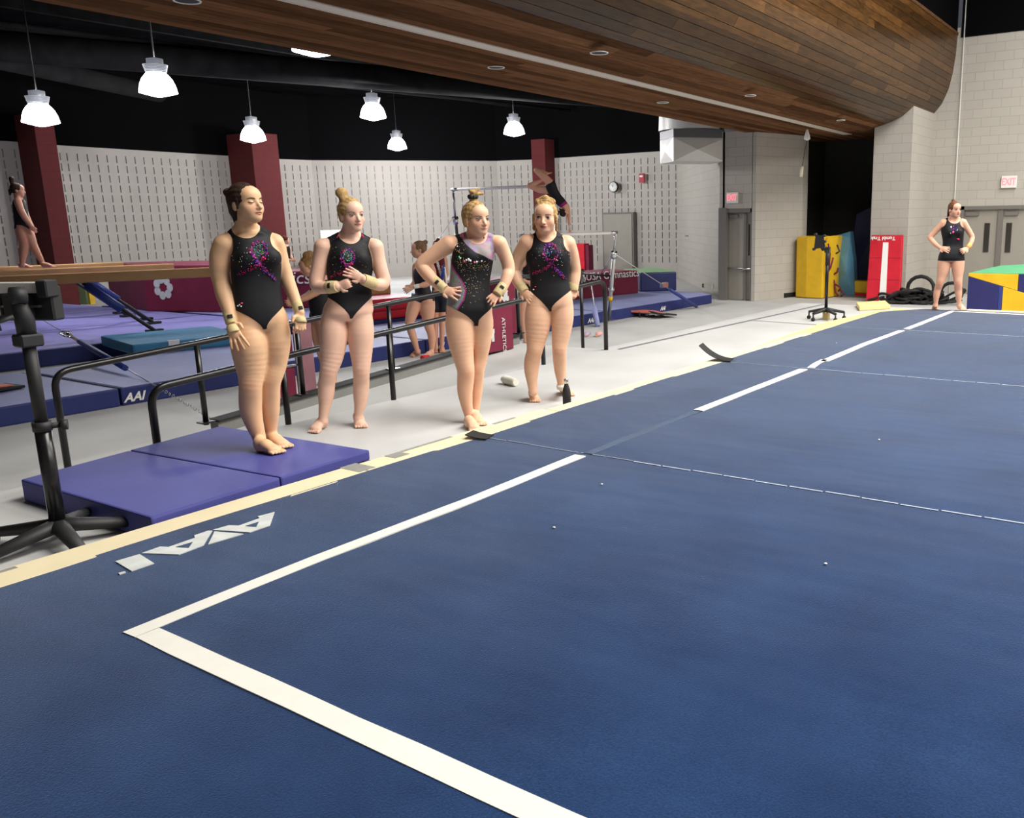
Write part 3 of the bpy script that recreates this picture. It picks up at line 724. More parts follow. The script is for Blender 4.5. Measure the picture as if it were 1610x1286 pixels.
def slab(name, label, cat, poly, z0, z1, mtop, mside, group=None, seams=(), bev=.02, parts=()):
    """vinyl landing mat: a soft-edged body with a top sheet of its own"""
    c = sum((Vector((p[0], p[1], 0)) for p in poly), Vector())/len(poly); c.z = z0
    t = thing(name, label, cat, c, group=group)
    q = MB(); q.prism([tuple(p[:2]) for p in poly], z0, z1); q.build('side_cover', mside, t, bev, 2)
    k = [c+(Vector((p[0], p[1], 0))-c.xy.to_3d())*.992 for p in poly]
    k = [Vector((c.x+(p[0]-c.x)*.985, c.y+(p[1]-c.y)*.985, 0)) for p in poly]
    q = MB(); q.prism([(p.x, p.y) for p in k], z1-.01, z1+.004); q.build('top_sheet', mtop, t, .003)
    for (a, b) in seams:
        q = MB(); a = Vector(a); b = Vector(b); d = (b-a).normalized(); s = Vector((-d.y, d.x, 0))*.012
        q.prism([(a.x+s.x, a.y+s.y), (b.x+s.x, b.y+s.y), (b.x-s.x, b.y-s.y), (a.x-s.x, a.y-s.y)], z1-.002, z1+.0065); q.build('fold_seam', m_navy, t)
    return t

# ---- violet folding mat under the first gymnast
MT = .13
p00, p01, p11, p10 = (2.17, 4.29), (2.15, 5.62), (3.52, 5.84), (3.60, 4.36)
mid0 = (2.93, 4.33); mid1 = (2.82, 5.73)
pm = thing('folding_mat', 'violet vinyl folding mat that the first gymnast stands on', 'mat', (2.85, 5.0, 0))
q = MB(); q.prism([p00, mid0, mid1, p01], .0, MT); q.build('panel', m_purple, pm, .012, 2)
q = MB(); q.prism([(mid0[0]+.006, mid0[1]), p10, p11, (mid1[0]+.006, mid1[1])], .066, MT+.002); q.build('panel', m_purple, pm, .012, 2)
q = MB(); q.prism([(mid0[0]+.006, mid0[1]), (p10[0]+.02, p10[1]), (p11[0]+.02, p11[1]), (mid1[0]+.006, mid1[1])], .0, .062); q.build('panel', m_purple, pm, .012, 2)

# ---- long rows of landing mats
A_ = lambda x: 9.93-(x-3.7)*.040
segsA = [(-1.5, 4.85), (4.87, 9.2), (9.22, 13.6), (13.62, 17.7)]
labA = ['navy-sided landing mat in the front row, left end under the cable foot', 'navy-sided landing mat in the front row behind the ramp handrail', 'navy-sided landing mat in the front row under the low bar',
        'navy-sided landing mat at the right end of the front row']
for i, (a, b) in enumerate(segsA):
    back = 12.1 if i < 2 else 11.9
    if i == 3: poly = [(a, A_(a)), (b-.15, A_(b)), (b+.25, 9.9), (b+.3, 11.6), (a, 11.9)]
    else: poly = [(a, A_(a)), (b, A_(b)), (b, back), (a, back)]
    t = slab('landing_mat', labA[i], 'landing mat', poly, ZF, ZF+.2, m_lav, m_navy, 'front row of landing mats')
def aai(t, x, y, z, s=.13):
    text_obj('AAI', s, m_white, t, (x, y, z), (1, -.04, 0), (0, 0, 1), 'logo_lettering', .003, .004, .35)
mats = [o for o in COL.objects if o.name.startswith('landing_mat')]
for (mi_, px_, py_, sz_) in ((1, 183, 631, .135), (2, 686, 550, .12), (2, 922, 508, .11), (3, 1048, 489, .11)):
    p = G(px_, py_, ZF+.035); aai(mats[mi_], max(p.x, 9.27) if px_ == 686 else p.x, A_(p.x)-.012, ZF+.04, sz_)
# second row on the left, with thick blue mats
t = slab('landing_mat', 'long lilac landing mat in the second row below the balance beams', 'landing mat', [(-4, 13.35), (5.15, 13.75), (5.15, 22.2), (-4, 22.2)], ZF, ZF+.24, m_lav2, m_navy, 'second row of landing mats', seams=[((-4, 16.2, 0), (5.1, 16.2, 0)), ((-4, 19, 0), (5.1, 19, 0))])
t = slab('landing_mat', 'wide lilac landing mat in the second row behind the teal mat', 'landing mat', [(5.2, 13.75), (9.6, 13.4), (9.6, 22.2), (5.2, 22.2)], ZF, ZF+.24, m_lav2, m_navy, 'second row of landing mats', seams=[((5.2, 16.2, 0), (9.6, 16.0, 0)), ((5.2, 19, 0), (9.6, 18.8, 0))])
t = slab('landing_mat', 'lilac landing mat in the second row in front of the red mat stack', 'landing mat', [(9.7, 12.2), (13.5, 12.0), (13.5, 20), (9.7, 20)], ZF, ZF+.24, m_lav, m_navy, 'second row of landing mats')
zt = ZF+.205; a, b = G(210, 559, zt), G(385, 541, zt); u = (b-a).normalized(); nn = Vector((-u.y, u.x, 0)); nn = nn if nn.dot(a) > 0 else -nn
tl = thing('teal_mat', 'small teal foam mat lying across the gap between the mat rows', 'mat', ((a.x+b.x)/2, (a.y+b.y)/2, zt))
q = MB(); q.prism([(a.x, a.y), (b.x, b.y), (b.x+nn.x*1.5, b.y+nn.y*1.5), (a.x+nn.x*1.5-.1, a.y+nn.y*1.5)], zt, zt+.15); q.build('cover', m_teal, tl, .03, 2)
p = a+u*.45-nn*.004; q = MB(); q.prism([(p.x, p.y), (p.x+u.x*.14, p.y+u.y*.14), (p.x+u.x*.14+nn.x*.05, p.y+u.y*.14+nn.y*.05), (p.x+nn.x*.05, p.y+nn.y*.05)], zt+.04, zt+.154); q.build('paper_tag', m_white, tl)

# ---- maroon blocks
def block(name, label, poly, z0, z1, ms, mt_, grp=None, cat='foam block'):
    c = sum((Vector((p[0], p[1], 0)) for p in poly), Vector())/len(poly); c.z = z0
    t = thing(name, label, cat, c, group=grp)
    q = MB(); q.prism(poly, z0, z1); q.build('cover', ms, t, .035, 2)
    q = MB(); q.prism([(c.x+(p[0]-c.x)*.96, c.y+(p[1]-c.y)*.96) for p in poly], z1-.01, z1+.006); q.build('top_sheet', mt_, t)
    return t
zt = ZF+.24
a, b = G(233, 490, zt), G(352, 492, zt)
kh = 0
mbk = block('maroon_block', 'big maroon vinyl foam block with a grey sports emblem behind the beams', [(a.x, a.y), (b.x, b.y), (b.x+1.6, b.y+.1), (b.x+1.2, b.y+2.6), (a.x+.4, a.y+2.2)], zt, zt+.90, m_maroon, m_pink)
# round emblem: petals of grey print
c = G(257, 455, 0); nrm = Vector(((b-a).y, -(b-a).x, 0)).normalized(); u = (b-a).normalized()
Dp = (a+(b-a)*.2)
d = ray(257, 452); tpar = nrm.dot(a)/nrm.dot(d); ce = CP+d*tpar-nrm*0
if nrm.dot(a) > 0: nrm = -nrm
q = MB()
for k in range(7):
    an = 2*PI*k/7; r = .16; cc = ce+u*(r*math.cos(an))+Vector((0, 0, r*math.sin(an)))+nrm*.012
    vs = [cc+u*(.075*math.cos(2*PI*j/10))+Vector((0, 0, .085*math.sin(2*PI*j/10))) for j in range(10)]
    vs2 = [v-nrm*.01 for v in vs]; q.add(vs+vs2, [tuple(range(10))[::-1], tuple(range(10, 20))]+[(j, (j+1) % 10, 10+(j+1) % 10, 10+j) for j in range(10)])
q.build('emblem_print', m_logo, mbk)
def on_plane(px, py, p0, n): d = ray(px, py); return CP+d*(n.dot(p0-CP)/n.dot(d))
a, b = G(425, 486, ZF+.24), G(512, 484, ZF+.24); u = (b-a).normalized(); nn = Vector((-u.y, u.x, 0)); nn = nn if nn.dot(a) > 0 else -nn
hz_ = on_plane(470, 427, a, nn).z
mbl = block('maroon_block', 'maroon foam block seen between the first and second gymnast', [(a.x, a.y), (b.x, b.y), (b.x+nn.x, b.y+nn.y), (a.x+nn.x, a.y+nn.y)], ZF+.245, hz_, m_maroon, m_pink)
text_obj('ics', .36, m_white, mbl, on_plane(459, 446, a, nn)-nn*.03, u, (0, 0, 1), shear=.2)
a, b = G(735, 489, ZF+.2), G(1004, 461, ZF+.2)
k = PX(1004, 425, b.x).z
u = (b-a).normalized(); nn = Vector((-u.y, u.x, 0)); nn = nn if nn.dot(a) > 0 else -nn
mb2 = block('maroon_block', 'long maroon foam block with white lettering behind the low bar', [(a.x, a.y), (b.x, b.y), (b.x+nn.x*1.0, b.y+nn.y*1.0), (a.x+nn.x*1.2, a.y+nn.y*1.2)], ZF+.2, k, m_maroon, m_pink)
o_ = G(908, 469, ZF+.2)+(-nn)*.02; 
o1 = on_plane(920, 441, a, nn)-nn*.03
text_obj('USA Gymnastics', .245, m_white, mb2, o1, u, (0, 0, 1), ext=.003)
o2 = on_plane(909, 442, a, nn)-nn*.03
q = MB()
for k_ in range(6):
    an = .3+k_*.42; pc = o2+u*(.16*math.cos(an)-.0)+Vector((0, 0, .16*math.sin(an)-.02)); q.box(pc.x-.03, pc.y-.02, pc.z-.05, pc.x+.03, pc.y+.02, pc.z+.05)
q.build('swoosh_print', m_white, mb2)
# navy block with pale green top, right end
a, b = G(1005, 459, ZF+.2), G(1064, 457, ZF+.2)
hz = PX(1005, 429, a.x).z
block('navy_block', 'navy foam block with pale green top beside the maroon block', [(a.x+.02, a.y-.02), (b.x, b.y), (b.x+1.3, b.y+1.3), (a.x+1.1, a.y+1.2)], ZF+.2, hz, mat('navy_block_vinyl', lin(36, 46, 104), .42, var=.15, vscale=3, bump=.3, bscale=5), m_pgreen)
# red stack behind the second gymnast
a, b = G(560, 507, ZF+.24), G(662, 496, ZF+.24)
u = (b-a).normalized(); nn = Vector((-u.y, u.x, 0)); nn = nn if nn.dot(a) > 0 else -nn
kz = (on_plane(585, 472, a, nn)).z
zz = [ZF+.24, ZF+.24+(kz-ZF-.24)*.42, kz]
for i in range(2):
    dx = .0 if i == 0 else .03
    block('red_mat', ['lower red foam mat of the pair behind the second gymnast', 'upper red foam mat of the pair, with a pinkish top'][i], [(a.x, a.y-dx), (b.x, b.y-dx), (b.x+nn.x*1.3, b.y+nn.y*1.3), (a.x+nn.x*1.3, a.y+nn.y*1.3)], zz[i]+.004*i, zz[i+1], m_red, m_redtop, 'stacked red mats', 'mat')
# blue stack between the chalking girl and the third gymnast
a, b = G(682, 496, ZF+.24), G(728, 492, ZF+.24); hz_ = PX(684, 468, a.x).z
block('blue_mat', 'small lavender-blue mat stack between the chalking gymnast and the third gymnast', [(a.x, a.y), (b.x-.02, b.y), (b.x+.3, b.y+1), (a.x+.5, a.y+1.1)], ZF+.245, hz_, m_blue, m_lav, None, 'mat')
# upright red pad near the bars
a = PX(903, 421, 23.0); b_ = PX(919, 421, 23.0)
q = MB(); t = thing('red_pad', 'upright red pad against the slotted wall beside the low bar', 'pad', (23.2, (a.y+b_.y)/2, ZF)); z1 = PX(910, 383, 23.0).z
q.box(23.0, b_.y, ZF, 23.3, a.y, z1); q.build('cover', m_red, t, .03, 2)
q = MB(); q.box(23.05, b_.y-.14, ZF, 23.3, b_.y-.01, z1-.05); q.build('edge_strip', m_maroon, t)
# ================================================================== balance beams
def beam(x0, y0, x1, y1, label, end=1, legs=((.12, .0), (.86, 0)), pads=True, h=.16, wd=.105):
    zt_ = ZF+1.25; a = Vector((x0, y0, zt_)); b = Vector((x1, y1, zt_)); d = (b-a).normalized(); s = Vector((-d.y, d.x, 0))
    t = thing('balance_beam', label, 'balance beam', (*(a+b).xy/2, ZF+.24), group=None)
    # rounded rectangular section
    pr = []
    for (cx, cz, a0) in ((wd/2-.02, -.025, 0), (-wd/2+.02, -.025, 90), (-wd/2+.02, -h+.03, 180), (wd/2-.02, -h+.03, 270)):
        for k in range(4):
            an = math.radians(a0+30*k); pr.append((cx+.024*math.cos(an), cz+.024*math.sin(an)))
    n = len(pr); vs = []
    for e in (a, b):
        for (u_, z_) in pr: v = e+s*u_; vs.append((v.x, v.y, e.z+z_))
    q = MB(); q.add(vs, [(i, (i+1) % n, n+(i+1) % n, n+i) for i in range(n)], 0, False); q.add(vs, [tuple(range(n))[::-1], tuple(range(n, 2*n))])
    q.build('beam_body', m_beam, t)
    L = (b-a).length
    for f, _ in legs:
        c = a+d*(L*f)
        for sg in (-1, 1):
            foot = c+d*(sg*.0)+s*(sg*.0)
            p0 = c+Vector((0, 0, -h)); p1 = c+d*(.9 if f > .5 else -.9)*1.0+s*(sg*.42)+Vector((0, 0, -1.0)); p1.z = ZF+.275
            q = MB(); q.tube([p0, p1], .028, 8); lg = q.build('leg', m_matt, t)
            if pads:
                q = MB(); q.tube([p0.lerp(p1, .04), p0.lerp(p1, .5)], .062, 12); q.build('leg_pad', m_blue, lg)
            q = MB(); q.box(p1.x-.12, p1.y-.06, ZF+.247, p1.x+.12, p1.y+.06, ZF+.285); q.build('foot', m_matt, lg)
    return t
Zb = ZF+1.25
e1, e2, e3_ = G(345, 419.5, Zb), G(272, 414, Zb), G(193, 411.5, Zb)
f1, f2, f3 = G(0, 434, Zb), G(0, 425, Zb), G(0, 419, Zb)
def ext(f, e, L):
    d = (e-f).normalized(); g = e-d*L; return g
g = ext(f1, e1, 5.0); beam(g.x, g.y, e1.x, e1.y, 'nearest balance beam of three, ending beside the first gymnast', legs=((.12, 0), (.62, 0)))
g2 = ext(f2, e2, 5.0); beam(g2.x, g2.y, e2.x, e2.y, 'middle balance beam, with a gymnast walking on it', legs=((.12, 0), (.72, 0)))
g3 = ext(f3, e3_, 5.0); beam(g3.x, g3.y, e3_.x, e3_.y, 'farthest balance beam of the three on the left', legs=((.12, 0), (.80, 0)), pads=False)
a, b = G(520, 453, .30), G(652, 444.5, .30)
t = thing('low_beam', 'low suede training beam lying along the red mats', 'balance beam', ((a.x+b.x)/2, (a.y+b.y)/2, kz))
u = (b-a).normalized()
zz_ = kz+.02; a = on_plane(560, 462, G(585, 504, ZF+.24), nn)+nn*.9; b = on_plane(655, 455, G(585, 504, ZF+.24), nn)+nn*.9
u = (b-a).normalized(); s = nn*.05
q = MB(); z0, z1 = kz+.008, kz+.19
q.hexa([(a.x-s.x, a.y-s.y, z0), (b.x-s.x, b.y-s.y, z0), (b.x+s.x, b.y+s.y, z0), (a.x+s.x, a.y+s.y, z0), (a.x-s.x, a.y-s.y, z1), (b.x-s.x, b.y-s.y, z1), (b.x+s.x, b.y+s.y, z1), (a.x+s.x, a.y+s.y, z1)])
q.build('beam_body', m_beam, t, .02, 2)

# ================================================================== uneven bars
ub = thing('uneven_bars', 'set of uneven bars on steel uprights stayed by cables', 'uneven bars', (13, 10, ZF))
lo0, lo1 = G(820, 371, 1.26), G(968, 366, 1.26)
hi0, hi1 = G(712, 298, 2.1), G(872, 292, 2.1)
def rail(a, b, nm):
    q = MB(); q.tube([a, b], .027, 12); o = q.build(nm, m_bar, ub)
    for e, f in ((a, b), (b, a)):
        d = (f-e).normalized(); q = MB(); q.tube([e-d*.03, e+d*.12], .03, 10); q.build('bar_end', m_steel, o)
rail(lo0, lo1, 'low_bar'); rail(hi0, hi1, 'high_bar')
def upright(top, foot, collar=.62, tape=True):
    q = MB(); m_ = top.lerp(foot, collar*.35)
    q.tube([top, m_], .022, 10); q.tube([m_, foot], .036, 12); o = q.build('upright', m_steel, ub)
    q = MB(); q.tube([m_.lerp(top, .06), m_.lerp(foot, .06)], .055, 12); q.ball(m_, .05, n=8, sc=(2, .8, .6)); q.build('clamp', m_chrome, o)
    m2 = top.lerp(foot, .62); q = MB(); q.tube([m2.lerp(top, .03), m2.lerp(foot, .03)], .06, 10); q.build('height_lock', m_steel, o)
    if tape: q = MB(); a_ = top.lerp(foot, .70); b2 = top.lerp(foot, .755); q.tube([a_, b2], .041, 12); q.build('yellow_band', m_yel, o)
    q = MB(); q.box(foot.x-.15, foot.y-.1, foot.z, foot.x+.15, foot.y+.1, foot.z+.02); q.build('foot_plate', m_steel, o)
F1 = G(957, 505, ZF)
upright(lo1, F1)
upright(lo0, Vector((lo0.x-.02, lo0.y+.05, ZF)), tape=False)
upright(hi0, Vector((hi0.x+.1, hi0.y+.0, ZF+.0)), tape=False)
upright(hi1, Vector((hi1.x+.05, hi1.y+.0, ZF+.2)), tape=False)
q = MB(); q.tube([G(905, 429, .35), G(962, 434, .35)], .02, 8); q.build('spreader', m_matt, ub)
def cable(p0, p1, r=.008, sleeve=None):
    q = MB(); q.tube([p0, p1], r, 6); o = q.build('stay_cable', m_steel, ub)
    if sleeve:
        q = MB(); q.tube([p0.lerp(p1, sleeve[0]), p0.lerp(p1, sleeve[1])], .035, 10); q.build('cable_sleeve', m_blue, o)
    return o
m1 = lo1.lerp(F1, .22)
c1 = cable(m1, G(1098, 484, ZF), .007, (.62, .97))
p = m1.lerp(G(1098, 484, ZF), .55); q = MB(); q.box(p.x-.10, p.y-.04, p.z-.03, p.x+.10, p.y+.04, p.z+.06); q.build('tension_lever', m_chrome, c1)
c2 = cable(m1, G(938, 440, .2), .01)
cable(hi1.lerp(Vector((hi1.x, hi1.y, ZF)), .35), G(929, 455, 0.0), .008)
a, b = G(931, 468, .1), G(940, 514, ZF)
c3 = cable(G(930, 447, .25), b, .012); q = MB(); q.tube([a.lerp(b, .3), a.lerp(b, .98)], .05, 10); q.build('cable_sleeve', m_lav, c3)
cable(hi0.lerp(Vector((hi0.x, hi0.y, ZF)), .2), G(660, 420, .9), .006)
# long foreground stay of another apparatus, running down to a floor anchor
st = thing('stay_cable', 'taut stay cable with blue sleeve running down to floor anchor behind the handrail', 'cable', G(335, 660, ZF))
A0, A1 = G(62, 500, .25), G(338, 661, ZF+.02)
def onl(t): return A0.lerp(A1, t)
q = MB(); q.tube([onl(-.4), onl(.17)], .006, 6); q.build('wire', m_steel, st); q = MB(); q.tube([onl(.5), onl(.74)], .006, 6); q.build('wire', m_steel, st)
q = MB(); q.tube([onl(.30), onl(.58)], .035, 12); q.build('blue_sleeve', m_blue, st)
q = MB(); q.tube([onl(.24), onl(.42)], .022, 10); q.build('turnbuckle', m_chrome, st)
p = onl(.2); q = MB(); d = (A1-A0).normalized(); s = d.cross(Vector((0, 0, 1))).normalized()*.06
q.tube([p-d*.14, p-d*.05+s, p+d*.22+s, p+d*.3], .012, 6); q.tube([p-d*.14, p-d*.05-s, p+d*.22-s*.4, p+d*.3], .012, 6); q.tube([p, p+d*.2], .03, 8); q.build('tension_lever', m_chrome, st)
q = MB(); 
for k_ in range(16):
    f = .74+.26*k_/16; p = onl(f); q.lathe(p, [(.013, -.004), (.02, 0), (.013, .004), (.010, 0), (.013, -.004)], 8, axis='y' if k_ % 2 else 'x')
q.build('chain', m_steel, st)
q = MB(); q.lathe(A1, [(.04, -.01), (.05, 0), (.04, .01), (.03, 0), (.04, -.01)], 14, axis='z'); q.build('floor_anchor', m_steel, st)

# ================================================================== ramp handrails
def bend(pts, r, n=6):
    out = [Vector(pts[0])]
    for i in range(1, len(pts)-1):
        a, b, c = Vector(pts[i-1]), Vector(pts[i]), Vector(pts[i+1]); d0 = (a-b).normalized()*r; d1 = (c-b).normalized()*r
        for k in range(n+1):
            t = k/n; out.append((b+d0)*(1-t)**2+b*2*t*(1-t)+(b+d1)*t*t)
    out.append(Vector(pts[-1])); return out
for (yy, lab, posts, xe) in ((5.95, 'black steel handrail on the near side of the ramp', (4.15, 5.22, 6.3, 7.32), 8.50), (7.29, 'black steel handrail on the far side of the ramp', (4.27, 5.28, 6.42, 7.5, 8.5), 9.9)):
    zr = lambda x: .82-(8.5-x)*.067 if x < 8.5 else .82
    t = thing('handrail', lab, 'handrail', (6, yy, -.2), group=None)
    x0 = 3.12
    zf0 = floor_z(x0, 6.5)
    zz0 = zr(x0); end_z = floor_z(xe, yy-.001 if yy < 6 else yy-.1)
    q = MB(); q.tube(bend([(x0, yy, zf0), (x0, yy, zz0), (8.5 if xe > 8.6 else xe, yy, zr(8.5))]+([(xe, yy, .82)] if xe > 8.6 else [])+([(xe, yy, -.0)] if xe < 8.6 else []), .13), .026, 12); q.build('top_rail', m_black, t)
    if xe > 8.6: 
        q = MB(); q.tube([(xe-.05, yy, .80), (xe-.05, yy, floor_z(xe, 7.29))], .024, 10); q.build('post', m_black, t)
    for x in posts:
        zf_ = floor_z(x, 6.5) if yy < 6 else max(ZF, -(8.5-x)*.067)+.10
        q = MB(); q.tube([(x, yy+(.0), zr(x)-.01), (x, yy, zf_-(.0 if yy > 6 else .0))], .024, 10); pst = q.build('post', m_black, t)
        if yy > 6:
            q = MB(); q.box(x-.06, yy-.05, zf_+.018, x+.06, yy+.05, zf_+.03); q.build('base_plate', m_black, pst)

# ================================================================== boards standing by the rail
def board(label, p0, p1, z0, z1, th=.1, txt=None):
    a, b = Vector(p0), Vector(p1); d = (b-a).normalized(); n = Vector((-d.y, d.x, 0))*th
    if n.dot(a) < 0: n = -n
    t = thing('banner_board', label, 'banner', ((a.x+b.x)/2, (a.y+b.y)/2, z0))
    q = MB(); q.prism([(a.x, a.y), (b.x, b.y), (b.x+n.x, b.y+n.y), (a.x+n.x, a.y+n.y)], z0, z1); q.build('panel', m_maroon, t, .008)
    if txt:
        nn_ = -n.normalized()*.006
        text_obj(txt[0], txt[1], m_logo, t, a+nn_+d*txt[2]+Vector((0, 0, (z0+txt[3]) if txt[3] else z1-.16)), txt[4], txt[5], ext=.002)
        q = MB(); o = a+nn_+d*txt[6]; 
        for (dx, dz, w_, h_) in ((0, .18, .16, .05), (.03, .23, .10, .10), (.02, .10, .05, .08), (.10, .08, .05, .10)):
            v = [o+d*x_*.8+Vector((0, 0, z_-a.z+(z0+.05 if txt[3] else z1-.45)))-n.normalized()*y_ for z_ in (dz, dz+h_) for x_, y_ in ((dx, 0), (dx+w_, 0), (dx+w_, .003), (dx, .003))]; q.hexa(v)
        q.build('emblem_print', m_logo, t)
    return t
a, b = PY(742, 548, 7.12), PY(806, 540, 7.12); zt_ = PY(800, 480, 7.12).z
board('maroon banner board with faded grey lettering at the top of the ramp', (a.x, 7.12, 0), (b.x, 7.10, 0), -(8.5-b.x)*.067+.005, zt_, .08, ('ATHLETICS', .085, (b.x-a.x)*.72, .40, (0, 0, -1), (1, 0, 0), (b.x-a.x)*.35))
a, b = PY(787, 470, 7.9), PY(811, 470, 7.9); z0_, z1_ = ZF, PY(800, 439, 7.9).z
board('small maroon sign with pale logo beside the fourth gymnast', (a.x, 7.9, 0), (b.x, 7.9, 0), ZF, z1_, .05, ('X', .13, .06, .0, (1, 0, 0), (0, 0, 1), .03))
# maroon equipment trolley seen between first and second gymnast
t = thing('equipment_trolley', 'tall maroon trolley with grey steel frame behind the ramp', 'trolley', (5.2, 7.75, ZF))
a, b = G(434, 640, ZF+.06), G(470, 634, ZF+.06)
q = MB(); _c = G(462, 638, ZF); x0, y0 = _c.x, _c.y
q.box(x0-.16, y0, ZF+.08, x0+.06, y0+.35, .02); q.build('lower_box', m_maroon, t, .01)
q = MB(); q.box(x0-.16, y0, .16, x0+.06, y0+.35, .44); q.build('upper_box', m_maroon, t, .01)
q = MB(); q.box(x0+.10, y0-.05, ZF+.03, x0+.28, y0+.02, .52); q.build('side_panel', mat('dusty_maroon', lin(136, 92, 100), .6, var=.1), t, .01)
q = MB()
for (dx, dy) in ((-.18, -.02), (.07, -.02), (.07, .35), (-.18, .35)): q.box(x0+dx, y0+dy, ZF+.02, x0+dx+.02, y0+dy+.02, .54)
for z_ in (ZF+.06, .03, .14, .50): q.box(x0-.18, y0-.02, z_, x0+.09, y0+.0, z_+.02)
q.build('frame', m_steel, t)
for (dx, dy) in ((-.15, .03), (.05, .03), (.05, .32), (-.15, .32)):
    q = MB(); q.lathe((x0+dx, y0+dy-.015, ZF+.035), [(.0001, 0), (.035, 0), (.035, .03), (.0001, .03)], 12, axis='y'); q.build('castor', m_rubber, t)

# ================================================================== stands
def star_base(q_leg, c, r, n, rot, z=.07, parent=None, castor=True, thick=.035):
    for k in range(n):
        an = rot+2*PI*k/n; e = Vector((c[0]+r*math.cos(an), c[1]+r*math.sin(an), 0))
        q = MB(); p0 = Vector((c[0], c[1], c[2]+z+.05)); p1 = Vector((e.x, e.y, c[2]+z))
        q.tube([p0, p0.lerp(p1, .25)-Vector((0, 0, .0)), p1], [thick*1.25, thick*1.1, thick*.8], 10, flat=.8); lg = q.build('leg', m_matt, parent)
        if castor:
            q = MB(); q.lathe((e.x-.013, e.y, c[2]+.028), [(.0001, 0), (.028, 0), (.028, .026), (.0001, .026)], 12, axis='x'); q.tube([(e.x, e.y, c[2]+.03), (e.x, e.y, c[2]+z)], .012, 6); q.build('castor', m_rubber, lg)
_c = G(92, 828, .09); SX, SY = _c.x, _c.y
ms = thing('monitor_stand', 'black telescopic monitor stand on a star base at the left edge', 'stand', (SX, SY, 0))
star_base(None, (SX, SY, 0), .36, 5, math.radians(-28), .05, ms, thick=.038)
zt_ = PX(50, 533, 1.86).z
q = MB(); q.tube([(SX, SY, .08), (SX, SY, .62)], .036, 16); q.build('lower_pole', m_black, ms)
q = MB(); q.tube([(SX, SY, .60), (SX, SY, 1.02)], .029, 16); q.build('upper_pole', m_matt, ms)
q = MB(); q.tube([(SX, SY, .58), (SX, SY, .625)], .042, 16); q.tube([(SX, SY, .60), (SX+.065, SY-.04, .60)], .014, 8); q.tube([(SX+.065, SY-.04, .60), (SX+.09, SY-.055, .60)], .026, 10); q.build('height_knob', m_matt, ms)
q = MB(); q.box(SX-.05, SY-.05, .99, SX+.05, SY+.05, 1.05); q.build('collar', m_matt, ms, .008)
q = MB(); q.tube([(SX, SY, 1.04), (SX-.005, SY-.01, 1.12), (SX-.03, SY-.03, 1.22)], [.04, .042, .03], 12); q.tube([(SX-.06, SY-.04, 1.235), (SX, SY-.05, 1.235)], .04, 12); q.tube([(SX-.06, SY-.04, 1.14), (SX-.12, SY-.02, 1.12), (SX-.12, SY-.02, 1.08)], .012, 6); q.build('tilt_head', m_matt, ms)
mo = thing('monitor', 'black flat monitor seen edge-on from behind, cut by the left edge', 'monitor', (1.6, 4.85, 1.2))
_D = (Vector((SX, SY, 1.2))-CP).dot(FW)+.05; a = CP+ray(82, 505)*_D; tp = CP+ray(78, 443)*_D; 
dx = (RT-FW*.12).normalized(); dz = UP
dx = Vector((dx.x, dx.y, 0)).normalized(); nv = Vector((-dx.y, dx.x, 0)); nv = nv if nv.dot(a) > 0 else -nv
zb_, zt2 = a.z, tp.z
def mbox(q, l0, l1, z0, z1, d0, d1):
    v = [Vector((a.x, a.y, 0))-dx*l+nv*d+Vector((0, 0, z)) for z in (z0, z1) for l, d in ((l1, d0), (l0, d0), (l0, d1), (l1, d1))]; q.hexa(v)
H_ = zt2-zb_
q = MB(); mbox(q, 0, .62, zb_, zt2-.02, .02, .09); q.build('casing', m_matt, mo, .008)
q = MB(); mbox(q, .035, .62, zt2-.05, zt2+.0, -.01, .05); q.build('top_rail', m_duct, mo, .003)
q = MB(); mbox(q, -.012, .045, zt2-.07, zt2+.01, -.02, .06); q.build('corner_block', m_matt, mo, .006)
q = MB(); mbox(q, .06, .6, zb_+.065, zb_+.075, .0, .03); q.build('lower_rail', m_steel, mo)
q = MB(); mbox(q, .10, .22, zb_+.02, zb_+.13, -.03, .03); q.build('mount_plate', m_matt, mo, .005)
q = MB(); mbox(q, .25, .33, zb_+.03, zb_+.10, -.012, .03); q.build('label_plate', m_steel, mo)

fs = thing('bracket_stand', 'black castored bracket stand on the grey floor before the yellow mats', 'stand', (12.44, 4.74, 0))
c0 = Vector((12.44, 4.74, 0)); star_base(None, (c0.x, c0.y, 0), .27, 5, math.radians(15), .11, fs, thick=.03)
q = MB(); q.tube([(c0.x, c0.y, .12), (c0.x, c0.y, 1.05)], .024, 12); q.build('pole', m_black, fs)
q = MB(); q.tube([(c0.x, c0.y, .80), (c0.x, c0.y, 1.02)], .032, 10); q.box(c0.x-.03, c0.y-.03, .98, c0.x+.03, c0.y+.04, 1.06); q.tube([(c0.x, c0.y, 1.03), (c0.x-.03, c0.y+.07, 1.02), (c0.x-.04, c0.y+.10, 1.08)], .018, 8); q.build('clamp_head', m_matt, fs)
q = MB(); q.hexa([(c0.x-.06, c0.y+.02, 1.06), (c0.x-.06, c0.y+.19, 1.03), (c0.x-.045, c0.y+.19, 1.03), (c0.x-.045, c0.y+.02, 1.06), (c0.x-.06, c0.y+.05, 1.22), (c0.x-.06, c0.y+.17, 1.23), (c0.x-.045, c0.y+.17, 1.23), (c0.x-.045, c0.y+.05, 1.22)])
for (yy, z_) in ((.03, 1.05), (.19, 1.03), (.04, 1.22), (.17, 1.24), (.03, 1.14)): q.tube([(c0.x-.08, c0.y+yy, z_), (c0.x-.03, c0.y+yy, z_)], .02, 8)
q.build('mount_plate', m_matt, fs)
